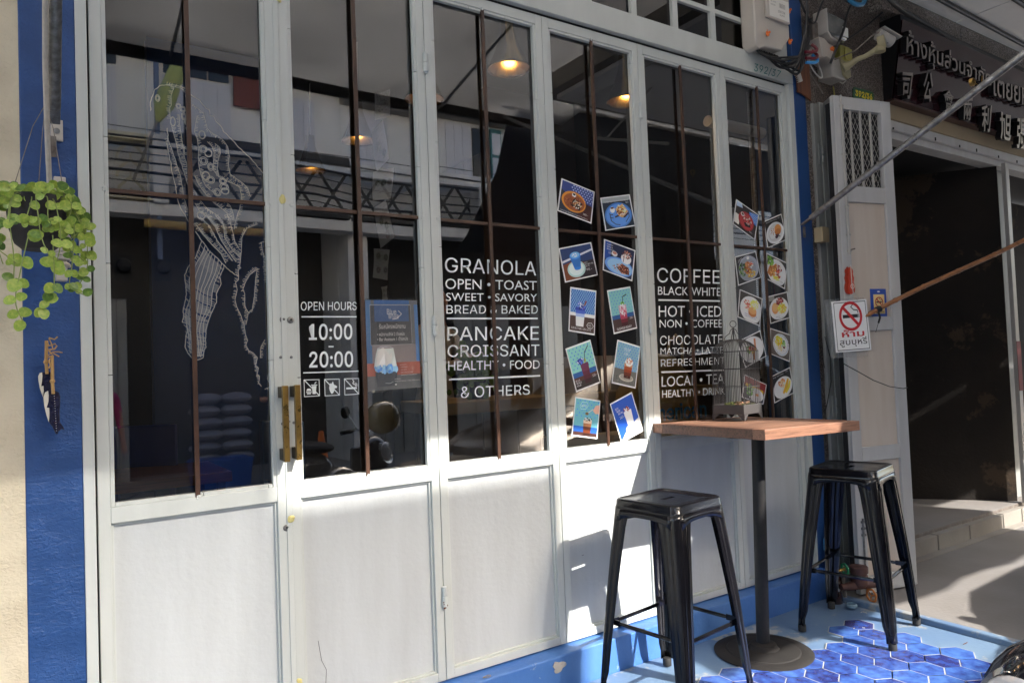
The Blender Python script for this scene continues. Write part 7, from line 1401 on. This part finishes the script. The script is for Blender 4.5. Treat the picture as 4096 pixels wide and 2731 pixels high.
# ================================================================== PEOPLE
skin = mat('skin', (.42, .22, .14), .55, var=.2, vs=20); hair = mat('hair', (.012, .010, .009), .5)
def person(loc, rz, label, top, bottom, arms, sit=False, h=1.68, long_hair=False):
    """one continuous skinned body; clothing regions follow the body as their own materials"""
    k = h / 1.70; rt = E('person', loc, label, 'person', rz=rz)
    V = []; Ed = []; Rr = []
    def v(p, r, par=None):
        V.append(tuple(c * k for c in p)); Rr.append(r * k)
        if par is not None: Ed.append((par, len(V) - 1))
        return len(V) - 1
    pel = v((0, 0, .94), .135); wst = v((0, .0, 1.10), .120, pel); ch = v((0, .01, 1.28), .145, wst); up = v((0, .01, 1.40), .120, ch); nk = v((0, 0, 1.49), .055, up); hd0 = v((0, -.01, 1.57), .075, nk); hd1 = v((0, -.01, 1.65), .088, hd0); hd2 = v((0, .0, 1.71), .060, hd1)
    for s in (-1, 1):
        hp = v((s * .095, 0, .90), .095, pel); kn = v((s * .11, -.015, .50), .062, hp); an = v((s * .115, .01, .10), .040, kn); hl = v((s * .12, -.02, .045), .040, an); v((s * .13, -.14, .035), .032, hl)
        sh = v((s * .17, .01, 1.41), .062, up); a = arms[s]
        el = v((s * a[0][0], a[0][1], a[0][2]), .044, sh); wr = v((s * a[1][0], a[1][1], a[1][2]), .030, el); pm = v((s * a[2][0], a[2][1], a[2][2]), .034, wr)
        d = Vector(a[2]) - Vector(a[1]); d.normalize()
        for f_ in range(4):
            o_ = (f_ - 1.5) * .018; b_ = Vector(a[2]) + d * .03 + Vector((o_, 0, 0)); q1 = v((s * b_.x, b_.y, b_.z), .010, pm); b2_ = b_ + d * (.03 + .006 * (1.5 - abs(f_ - 1.5))) + Vector((0, .012, -.006)); v((s * b2_.x, b2_.y, b2_.z), .008, q1)
        th_ = Vector(a[2]) + Vector((-.035, -.01, .012)); v((s * th_.x, th_.y, th_.z), .011, pm)
    me = bpy.data.meshes.new('body'); me.from_pydata(V, Ed, []); o = bpy.data.objects.new('body', me); TS.collection.objects.link(o)
    o.modifiers.new('skin', 'SKIN').use_smooth_shade = True
    for i, r in enumerate(Rr): me.skin_vertices[0].data[i].radius = (r, r * (.78 if i in (0, 1, 2, 3) else 1))
    me.skin_vertices[0].data[0].use_root = True
    sb = o.modifiers.new('sub', 'SUBSURF'); sb.levels = 2
    vl = TS.view_layers[0]; vl.update(); m2 = bpy.data.meshes.new_from_object(o.evaluated_get(vl.depsgraph)); bpy.data.objects.remove(o)
    for q in (skin, top, bottom, M['blacksoft']): m2.materials.append(q)
    for p in m2.polygons:
        c = p.center / k; ax = abs(c.x); p.use_smooth = True
        p.material_index = 1 if (.97 < c.z < 1.46 and ax < .21) or (ax >= .15 and 1.22 < c.z < 1.48) else 2 if (.09 < c.z <= .97 and ax < .20) else 3 if c.z <= .09 else 0
    bo_ = bpy.data.objects.new('body', m2); COL.objects.link(bo_); bo_.parent = rt
    mb = MB(); mb.ball((0, .018 * k, 1.675 * k), .098 * k, 16, 10, sx=.92, sy=1.0, sz=1.02)
    mb.v = [(x, max(y, -.045 * k) if z < 1.72 * k else y, max(z, 1.60 * k)) for x, y, z in mb.v]
    if long_hair: mb.ball((0, .065 * k, 1.52 * k), .075 * k, 12, 8, sz=1.7)
    O('hair', mb, hair, rt, local=True)
    mb = MB()
    for s in (-1, 1): mb.ball((s * .032 * k, -.092 * k, 1.635 * k), .010 * k, 8, 5, sy=.5)
    O('eyes', mb, P('1a1512', .3), rt, local=True)
    mb = MB(); mb.ball((0, -.100 * k, 1.605 * k), .014 * k, 8, 6, sz=1.5); mb.ball((0, -.092 * k, 1.565 * k), .020 * k, 8, 5, sz=.3, sy=.5)
    for s in (-1, 1): mb.ball((s * .088 * k, .0, 1.615 * k), .020 * k, 8, 6, sx=.4, sz=1.3)
    O('face_features', mb, skin, rt, local=True); return rt
H_ = {-1: [(.25, -.10, 1.16), (.11, -.30, 1.24), (.06, -.34, 1.27)], 1: [(.25, -.10, 1.16), (.11, -.30, 1.24), (.06, -.34, 1.27)]}
Dn = {-1: [(.22, .02, 1.12), (.24, -.03, .86), (.24, -.05, .78)], 1: [(.22, .02, 1.12), (.24, -.03, .86), (.24, -.05, .78)]}
person((2.80, -5.0, -.16), math.pi, 'person in a dark t-shirt and khaki trousers across the street holding a phone', mat('dark_tee', (.015, .015, .017), .8), mat('khaki', (.20, .16, .10), .8), H_)
O('phone', MB().box(-.07 + 2.80, .07 + 2.80, -4.655, -4.645, 1.10, 1.18), M['blackm'], label='black phone held up by the person across the street', cat='phone')
person((.62, -4.2, -.16), math.pi - .3, 'person in a pink long sleeved top standing across the street', mat('pink_top', (.42, .03, .16), .7), mat('dark_jeans', (.02, .03, .05), .8), Dn, long_hair=True, h=1.60)
person((2.05, 3.95, .13), .4, 'person in a white shirt working behind the counter inside', mat('white_shirt', (.50, .47, .44), .8), mat('apron_dark', (.03, .03, .035), .8), H_)

# ================================================================== OUR AWNING over the doors
aw = E('cafe_awning', (.8, .8, 3.7), 'grey canvas awning over the cafe doors with a dark front bar', 'awning')
mb = MB(); nx = 20
xs_ = [-3.2 + 7.8 * i / nx for i in range(nx + 1)]
for x in xs_: pass
vs = []
for j in range(7):
    t = j / 6; y = 2.50 + (-.84 - 2.50) * t; z = 4.55 + (3.775 - 4.55) * t - .05 * math.sin(math.pi * t)
    vs += [(x, y, z + .012 * math.sin(x * 5.1) * math.sin(math.pi * t)) for x in xs_]
n = nx + 1; mb.add(vs, [(j * n + i, j * n + i + 1, (j + 1) * n + i + 1, (j + 1) * n + i) for j in range(6) for i in range(nx)])
o = O('canvas', mb, M['canvas'], aw); sd = o.modifiers.new('sheet', 'SOLIDIFY'); sd.thickness = .003
O('front_bar', MB().box(-3.2, 4.60, -.87, -.81, 3.70, 3.785), M['blacksoft'], aw, bevel=.005)
for x in (-1.4, .9, 3.2): O('rafter', MB().tube([(x, 2.50, 4.50), (x, -.82, 3.75)], .014, 8), M['steel'], aw)
ab = E('awning_bracket', (4.55, -.2, 3.3), 'white scissor arm bracket at the right end of the grey awning', 'bracket')
O('bracket_rail', MB().tube([(4.42, -.10, 3.42), (4.50, .75, 3.14)], .014, 8), M['camwhite'], ab); O('bracket_stay', MB().tube([(4.44, .05, 3.38), (4.50, 1.5, 4.1)], .010, 8), M['camwhite'], ab); O('bracket_foot', MB().tube([(4.50, 1.5, 4.1), (4.50, 2.5, 4.50)], .014, 8), M['camwhite'], ab)
# neighbour awning: low dark sheet that shades the right of the terrace
na = E('neighbour_awning', (5, -.9, 2.5), 'dark hanging tarpaulin along the front of the neighbouring awning', 'tarpaulin')
yt = -1.0; off = .79
prof = [(3.42, 2.445), (3.53, 2.61), (3.66, 2.86), (3.88, 3.26), (3.96, 3.52), (4.03, 3.76), (4.10, 4.05)]
mb = MB(); nxx = 14; vs = []
for x0, z in prof:
    for i in range(nxx + 1): t = i / nxx; vs.append((x0 + (7.07 - x0) * t, yt + .03 * math.sin((x0 + (7.07 - x0) * t) * 7) * (1 - (z - 2.44) / 2), z))
n = nxx + 1; mb.add(vs, [(j * n + i, j * n + i + 1, (j + 1) * n + i + 1, (j + 1) * n + i) for j in range(len(prof) - 1) for i in range(nxx)])
o = O('tarp_sheet', mb, M['tarp'], na); sd = o.modifiers.new('sheet', 'SOLIDIFY'); sd.thickness = .004
O('front_bar', MB().tube([(3.9, -1.0, 4.06), (7.3, -1.0, 4.06)], .025, 10), M['steel'], na)
O('top_sheet', MB().box(4.65, 14, -1.02, -.1, 4.065, 4.075), M['canvas'], na)
O('added_valance', MB().box(7.08, 14, -1.01, -.99, 3.22, 4.03), M['tarp'], na)  # unseen sheet, added to keep the sun off the neighbour's inner wall

# ================================================================== STREET: car, scooters
carp = mat('car_dark_grey', (.055, .058, .066), .22, .5, coat=1.0, var=.1, vs=2); cgl = glassy('car_glass', (.12, .13, .14), 1.55)
car = E('parked_car', (5.1, -.30, -.16), 'dark grey parked car with dark windows beyond the terrace', 'car')
# side profile stations: x, hood/roof height, half width top, half width bottom
sec = [(3.17, .30, .52, .55, .28), (3.22, .62, .66, .76, .22), (3.45, .74, .72, .82, .18), (3.85, .88, .74, .84, .17), (4.02, .96, .73, .85, .17), (4.45, 1.26, .60, .85, .17), (4.80, 1.39, .57, .86, .17), (5.5, 1.42, .57, .86, .17), (6.1, 1.36, .56, .85, .17), (6.6, 1.12, .62, .84, .18), (6.95, .98, .70, .82, .2), (7.35, .90, .70, .80, .25), (7.50, .50, .62, .70, .32)]
mb = MB(); rings = []
for x, ht, wt, wb, zb in sec:
    zb -= .16; belt = min(ht - .02, .80); cy = -.30
    pr = [(-wb * .92, zb), (-wb, zb + .18), (-wb, (zb + belt) / 2 + .08), (-wb * .985, belt), (-wt * 1.02, ht - .05), (-wt * .85, ht - .008), (0, ht), (wt * .85, ht - .008), (wt * 1.02, ht - .05), (wb * .985, belt), (wb, (zb + belt) / 2 + .08), (wb, zb + .18), (wb * .92, zb)]
    rings.append([(x, cy + a, b) for a, b in pr])
n = len(rings[0]); vs = [p for g in rings for p in g]
fb, fg = [], []
for i in range(len(rings) - 1):
    for j in range(n - 1):
        f_ = (i * n + j, i * n + j + 1, (i + 1) * n + j + 1, (i + 1) * n + j)
        x = sec[i][0]; glassx = 4.0 <= x < 6.6; side = j in (3, 8); ws = (4.0 <= x < 4.5 or 6.1 <= x < 6.7) and j in (4, 5, 6, 7)
        (fg if (glassx and side) or ws else fb).append(f_)
fb += [tuple(range(n)), tuple((len(rings) - 1) * n + j for j in range(n - 1, -1, -1))]
o = O('body', MB().add(vs, fb), carp, car, bevel=0, angle=40)
O('windows', MB().add(vs, fg), mat('car_window', (.01, .011, .013), .12, 0, spec=.2), car, angle=40)
for x in (3.95, 6.55):
    for s in (-1, 1):
        w_ = O('wheel', MB().lathe([(.001, -.10), (.27, -.10), (.31, -.07), (.315, 0), (.31, .07), (.27, .10), (.001, .10)], (x, -.30 + s * .80, .155), 28, (0, 1, 0), cap=False), M['rubber'], car)
        O('rim', MB().lathe([(.001, .108 * s), (.19, .106 * s), (.20, .10 * s)], (x, -.30 + s * .80, .155), 20, (0, 1, 0), cap=False), M['steel'], w_)
for s in (-1, 1): O('headlight', MB().ball((3.26, -.30 + s * .58, .52), .11, 14, 9, sx=.5, sz=.6), mat('headlamp', (.6, .62, .65), .08, .3, coat=1), car)
for s in (-1, 1): O('side_mirror', MB().ball((4.18, -.30 + s * .93, .86), .085, 12, 8, sx=.6, sy=1.1, sz=.7), carp, car)
def scooter(loc, rz, label, mirror=True, body=None, helmet=False):
    body = body or mat('scooter_black', (.010, .010, .014), .12, coat=1.0)
    rt = E('motor_scooter', loc, label, 'scooter', 'scooters parked at the kerb', rz=rz)
    O('front_cowl', MB().ball((0, -.06, .70), .17, 22, 14, sx=1.0, sy=.85, sz=1.15), body, rt, local=True)
    mb = MB(); mb.lathe([(.112, 0), (.118, .012), (.104, .022), (.098, .012)], (0, -.165, .735), 30, (0, -.93, .28)); O('headlight_ring', mb, M['chrome'], rt, local=True)
    O('headlight', MB().ball((0, -.178, .738), .100, 22, 12, sy=.35), mat('lamp_glass', (.55, .55, .56), .05, .2, coat=1), rt, local=True)
    O('leg_shield', MB().prism([(-.20, .28), (.20, .28), (.17, .80), (-.17, .80)], .06, .10), body, rt, local=True, bevel=.02)
    O('fender', MB().ball((0, -.20, .36), .20, 18, 10, sx=.38, sy=1.2, sz=.7), body, rt, local=True)
    O('seat_body', MB().ball((0, .82, .58), .28, 18, 12, sx=.62, sy=1.6, sz=.72), body, rt, local=True)
    O('seat', MB().ball((0, .74, .78), .22, 18, 10, sx=.75, sy=1.7, sz=.32), M['blacksoft'], rt, local=True)
    O('floorboard', MB().box(-.17, .17, .10, .55, .26, .31), M['blacksoft'], rt, local=True, bevel=.01)
    for y in (-.22, 1.0):
        w_ = O('wheel', MB().lathe([(.17, -.045), (.225, -.04), (.245, 0), (.225, .04), (.17, .045)], (0, y, .25), 26, (1, 0, 0), cap=False), M['rubber'], rt, local=True)
        O('rim', MB().lathe([(.001, -.03), (.165, -.03), (.17, 0), (.165, .03), (.001, .03)], (0, y, .25), 22, (1, 0, 0), cap=False), M['steel'], w_, local=True)
    if mirror: O('handlebar', MB().tube([(-.33, .06, .95), (-.2, .0, .97), (0, .0, .93), (.2, .0, .97), (.33, .06, .95)], .014, 8), M['chrome'], rt, local=True)
    for s in ((-1, 1) if mirror else ()):
        O('grip', MB().tube([(s * .24, .025, .96), (s * .35, .07, .95)], .019, 10), M['blacksoft'], rt, local=True)
        O('mirror_stem', MB().tube([(s * .20, .0, .97), (s * .24, .02, 1.05), (s * .30, .03, 1.10)], .005, 6), M['chrome'], rt, local=True)
        mr = O('mirror', MB().ball((s * .33, .03, 1.13), .058, 18, 10, sx=1.15, sy=.3, sz=.95), M['blackm'], rt, local=True)
        O('mirror_glass', MB().disc((s * .33, .0505, 1.13), (0, 1, 0), .048, 20), M['chrome'], mr, local=True)
    return rt
scooter((1.757, .602, -.16), R(-108), 'black scooter nearest the terrace with a chrome ringed headlight in the lower right corner', mirror=False)
scooter((2.75, -1.25, -.16), math.pi * .80, 'black scooter parked farther out, reflected in the GRANOLA leaf')
hl = O('helmet', MB().ball((2.62, -.65, .93), .15, 20, 14, sz=.95), mat('helmet_tan', (.30, .24, .12), .15, coat=1), label='tan helmet resting on the seat of the farther black scooter', cat='helmet')

# ================================================================== ACROSS THE STREET (seen reflected in the panes)
ow = worn('plaster_white', (.72, .71, .70), (.40, .38, .35), .25, 3, .85, .002, dirt=(.58, .565, .54))
og = worn('shutter_grey', (.60, .60, .65), (.35, .35, .35), .16, 8, .6, .0008, dirt=(.50, .50, .55), vert=True)
oc_ = worn('balustrade_cream', (.70, .62, .44), (.20, .18, .15), .28, 5, .85, .002, dirt=(.30, .26, .18))
od = mat('lattice_dark', (.06, .055, .05), .8, var=.6, vs=3); otl = worn('shutter_teal', (.03, .18, .19), (.3, .3, .3), .15, 6, .6); odr = worn('door_red', (.10, .02, .018), (.2, .15, .12), .15, 6, .6)
owd = mat('window_dark', (.015, .018, .022), .15)
def shop(name, x0, x1, ztop, label, dark=False):
    r = E(name, ((x0 + x1) / 2, -6.2, -.16), label, 'building', 'shophouses across the street')
    O('wall', MB().box(x0 + .003, x1 - .003, -6.6, -6.3, 3.77, ztop), ow, r); O('roof_slab', MB().box(x0 + .003, x1 - .003, -12, -6.05, ztop + .001, ztop + .16), M['stepc'], r)
    O('floor_slab', MB().box(x0 + .003, x1 - .003, -6.3, -5.95, 3.60, 3.769), ow, r, bevel=.01)
    O('ground_wall', MB().box(x0 + .003, x1 - .003, -7.4, -7.3, -.16, 5.0), od, r)
    O('side_wall', MB().box(x0 + .003, x0 + .16, -12, -6.601, -.16, ztop), ow, r)
    O('ground_pier', MB().box(x0 + .003, x0 + .35, -6.55, -6.15, -.16, 3.599), ow, r)
    return r
A_ = shop('shophouse', -8, 4.75, 5.95, 'white plastered shophouse opposite with cream balustrade and grey shutters')
B_ = shop('shophouse', 4.75, 14.5, 5.80, 'white shophouse opposite with an air conditioner, teal shutters and a red door')
C_ = shop('shophouse', -20, -8, 7.8, 'white shophouse opposite at the far left end of the street')
NW = veil('added_sun_filter', (.25, .27, .25), .72, .9); NW2 = veil('added_sun_filter_thin', (.25, .27, .25), .58, .9)  # see-through sheets that let only part of the sun reach the doors
D_ = shop('shophouse', 14.5, 30, 6.5, 'white shophouse opposite at the far right end of the street')
def shutter(par, x0, x1, z0, z1, m_, y=-6.27, lab=None):
    n = max(3, int((x1 - x0) / .16))
    for i in range(n): a = x0 + (x1 - x0) * i / n; O('shutter_board', MB().box(a + .004, x0 + (x1 - x0) * (i + 1) / n - .004, y - .02, y, z0, z1), m_, par, label=lab)
shutter(A_, 1.62, 2.56, 4.72, 5.72, og); shutter(A_, .80, 1.04, 4.72, 5.72, og); shutter(A_, 3.35, 4.3, 4.72, 5.75, og); shutter(A_, -1.5, .2, 4.72, 5.72, og)
for i in range(3): O('window', MB().box(1.64 + .31 * i, 1.92 + .31 * i, -6.298, -6.27, 5.76, 6.02), owd, A_)
O('window', MB().box(.80, 1.04, -6.298, -6.27, 5.76, 6.1), owd, A_)
O('wall_board', MB().box(2.60, 3.20, -6.26, -6.22, 5.42, 5.98), worn('board_red', (.16, .035, .02), (.4, .34, .26), .32, 7, .6), A_, label='peeling dark red board')
O('downpipe', MB().tube([(1.51, -6.0, 3.0), (1.51, -6.0, 7.2)], .035, 8), mat('pipe_blue', (.10, .14, .24), .5), A_)
# cream balustrade of pierced blocks with fan shaped arcs, then dark lattice
def balus(par, x0, x1, z0, z1, m_, y=-6.0, kind=0):
    O('rail_top', MB().box(x0, x1, y - .12, y + .12, z1 - .10, z1), ow if kind else oc_, par, bevel=.01); O('rail_base', MB().box(x0, x1, y - .08, y + .08, z0, z0 + .06), m_, par)
    mb = MB(); w = .36 if kind == 0 else .46; n = max(1, int((x1 - x0) / w)); h = (z1 - .1 - z0 - .06) / (3 if kind == 0 else 1)
    for i in range(n):
        for j in range(3 if kind == 0 else 1):
            a = x0 + (i + .5) * (x1 - x0) / n; zb = z0 + .06 + j * h
            if kind == 0:
                for s in (-1, 1): mb.tube([(a + s * .17, y, zb), (a + s * .14, y, zb + h * .45), (a + s * .06, y, zb + h * .8), (a, y, zb + h)], .022, 5)
                mb.tube([(a, y, zb), (a, y, zb + h * .4)], .014, 5)
            else:
                for s in (-1, 1): mb.tube([(a - s * .22, y, zb), (a + s * .22, y, zb + h)], .026, 5)
    O('pierced_blocks', mb, m_, par, kind='stuff')
balus(A_, .40, 1.42, 3.80, 4.70, oc_); O('balcony_pier', MB().box(1.43, 1.62, -6.12, -5.88, 3.77, 4.72), ow, A_)
balus(A_, 1.63, 4.72, 3.80, 4.62, od, kind=1); O('dark_beam', MB().box(1.63, 4.72, -6.10, -5.90, 4.625, 4.78), od, A_)
balus(A_, -4.0, .39, 3.80, 4.70, oc_); balus(B_, 4.80, 11.5, 3.80, 4.60, od, kind=1); O('rail_cap', MB().box(4.80, 14, -6.13, -5.87, 4.605, 4.70), ow, B_)
shutter(B_, 6.24, 6.76, 4.72, 5.76, og); O('window', MB().box(6.80, 7.14, -6.298, -6.26, 4.75, 5.72), owd, B_, label='dark window'); 
O('open_shutter', MB().box(7.16, 7.40, -6.26, -6.22, 4.72, 5.74), otl, B_); O('shutter_panel', MB().box(7.19, 7.37, -6.219, -6.21, 4.80, 5.20), og, B_); O('shutter_panel', MB().box(7.19, 7.37, -6.219, -6.21, 5.26, 5.66), og, B_)
O('door', MB().box(7.72, 8.10, -6.298, -6.25, 3.78, 5.78), odr, B_); 
mb = MB()
for z0, z1 in ((4.75, 5.15), (5.25, 5.65)):
    for x0_, x1_ in ((7.76, 7.88), (7.93, 8.06)): stroke(mb, [(x0_, z0), (x1_, z0), (x1_, z1), (x0_, z1), (x0_, z0)], .012, lambda a, b: (a, -6.248, b))
O('door_moulding', mb, ow, B_, smooth=False)
shutter(B_, 5.0, 5.6, 4.72, 5.74, og); shutter(B_, 8.6, 9.6, 4.72, 5.74, otl); O('window', MB().box(9.9, 10.8, -6.298, -6.26, 4.75, 5.72), owd, B_, label='dark window')
acu = E('air_conditioner', (7.03, -5.75, 3.8), 'pale outdoor air conditioner unit with louvred grille on the opposite balcony', 'air conditioner')
O('unit_case', MB().box(6.50, 7.56, -5.95, -5.60, 3.80, 4.42), M['camwhite'], acu, bevel=.02)
for i in range(14): O('louvre', MB().box(6.96, 7.50, -5.598, -5.585, 3.86 + .038 * i, 3.88 + .038 * i), M['oldsteel'], acu)
mb = MB()
for a in (90, 210, 330):
    c = (6.74 + .030 * math.cos(R(a)), 4.24 + .030 * math.sin(R(a))); e = .030; mb.add([(c[0] + e * math.cos(R(a + t)), -5.5985, c[1] + e * math.sin(R(a + t))) for t in (0,)] + [(c[0] + e * .58 * math.cos(R(a + 90)), -5.5985, c[1] + e * .58 * math.sin(R(a + 90))), (c[0] - e * math.cos(R(a)), -5.5985, c[1] - e * math.sin(R(a))), (c[0] - e * .58 * math.cos(R(a + 90)), -5.5985, c[1] - e * .58 * math.sin(R(a + 90)))], [(0, 1, 2, 3)])
O('maker_mark', mb, P('4a2a28', .5), acu, smooth=False)
random.seed(9)
for i in range(7):
    z = 4.72 - .13 * i; pts = [Vector((x, -5.70 + .03 * i, z - .02 * math.sin((x + i) * .9) - (.03 * i if 4 < x < 9 else 0))) for x in range(-10, 17, 1)]
    O('street_cable', MB().tube(pts, .008 + .006 * (i % 3), 6), M['cable'], label='black street cable strung along the opposite balconies, %s of seven' % ('topmost', 'second', 'third', 'fourth', 'fifth', 'sixth', 'lowest')[i], cat='cable', group='street cables across the road')
# rolled striped awning, doors, meters, rice bags on the ground floor opposite
O('rolled_awning', MB().tube([(1.3, -5.85, 3.46), (3.6, -5.85, 3.42)], .06, 12), mat('roll_yellow', (.40, .33, .08), .7, var=.9, vs=9, col2=(.30, .05, .03), stretch=(8, 1, 1)), label='rolled yellow and red awning under the opposite floor slab', cat='rolled awning')
um = E('folded_umbrella', (1.2, -5.3, 3.0), 'folded pale yellow green umbrella leaning against the opposite balcony', 'umbrella')
O('umbrella_cloth', MB().tube([(1.72, -5.3, 5.72), (1.66, -5.3, 5.4), (1.50, -5.3, 4.95), (1.42, -5.3, 4.70)], [.05, .11, .13, .03], 9), mat('umbrella_cloth', (.34, .38, .12), .7, var=.5, vs=5), um)
O('umbrella_pole', MB().tube([(1.42, -5.3, 4.72), (1.12, -5.3, 3.9)], .018, 8), M['oldsteel'], um)
gd = worn('grille_door', (.30, .30, .29), (.12, .1, .08), .2, 8, .6, dirt=(.22, .22, .2), vert=True)
for x0, x1, l in ((.35, 1.15, 'grey folding shop door opposite, left of the rice bags'), (5.2, 6.3, 'grey folding shop door opposite behind the scooters, left one'), (6.5, 7.7, 'grey folding shop door opposite behind the scooters, right one'), (8.2, 9.4, 'grey folding shop door opposite behind the parked car')):
    r = E('shop_door', ((x0 + x1) / 2, -6.6, -.16), l, 'door'); n = 6
    for i in range(n): a = x0 + (x1 - x0) * i / n; O('door_slat', MB().box(a + .005, x0 + (x1 - x0) * (i + 1) / n - .005, -6.70, -6.66 - .02 * (i % 2), -.155, 2.5), gd, r)
bg_ = mat('rice_bag', (.22, .21, .25), .7, var=.4, vs=6, bump=.01, bs=5)
k_ = 0
for j in range(7):
    for i in range(2):
        O('rice_bag', MB().ball((2.05 + .42 * i + random.uniform(-.02, .02), -6.0, .0 + .17 * j), .21, 14, 8, sx=1.05, sy=.7, sz=.42), bg_, label='pale rice bag in the stack on the opposite pavement, %s column %s' % (('left', 'right')[i], ('at the bottom', 'second from the bottom', 'third from the bottom', 'in the middle', 'third from the top', 'second from the top', 'on top')[j]), cat='bag', group='rice bags stacked across the street')
for x, l in ((1.06, 'left'), (1.55, 'right')):
    r = E('wall_meter', (x, -6.1, 2.8), 'round glass electricity meter opposite, the %s one of two' % l, 'meter'); O('meter_base', MB().box(x - .11, x + .11, -6.14, -6.10, 2.70, 3.05), M['blacksoft'], r); O('meter_dial', MB().lathe([(.10, 0), (.10, .05), (.08, .09), (.001, .10)], (x, -6.10, 2.90), 18, (0, 1, 0), cap=False), M['blacksoft'], r)
O('blue_crate', MB().prism([(1.75, -.155), (2.40, -.155), (2.45, .25), (1.70, .25)], -5.5, -5.0), mat('crate_blue', (.01, .06, .28), .4), label='blue plastic crate on the opposite pavement', cat='crate', bevel=.01)
cn_ = E('traffic_cone', (3.6, -4.6, -.16), 'orange traffic cone standing on the opposite side of the road', 'traffic cone')
O('cone', MB().lathe([(.14, .02), (.03, .70), (.001, .70)], (3.6, -4.6, -.16), 20, cap=False), M['orange'], cn_); O('cone_base', MB().box(3.42, 3.78, -4.78, -4.42, -.159, -.14), M['orange'], cn_)
ST('far_pavement', MB().box(-40, 60, -12, -5.2, -.2, -.05 - .08), M['concrete'])
nt_ = E('added_sun_filter', (-1.6, -6.1, 6.1), 'added green grey net on a pipe frame over the opposite shophouse roof, thinning the sunlight', 'net')  # unseen, added above the roof to weaken the sun on the left doors
O('filter_sheet', MB().box(3.62, 4.80, -6.12, -6.10, 6.12, 7.68), NW, nt_, smooth=False); O('filter_sheet', MB().box(-9, 3.60, -6.12, -6.10, 6.12, 8.15), NW2, nt_, smooth=False)
for x in (-9, -5.5, -2, 1.4, 3.61, 4.8): O('filter_post', MB().tube([(x, -6.16, 6.10), (x, -6.16, 7.72 if x > 4 else 8.2)], .02, 8), M['steel'], nt_)
bpy.data.scenes.remove(TS)
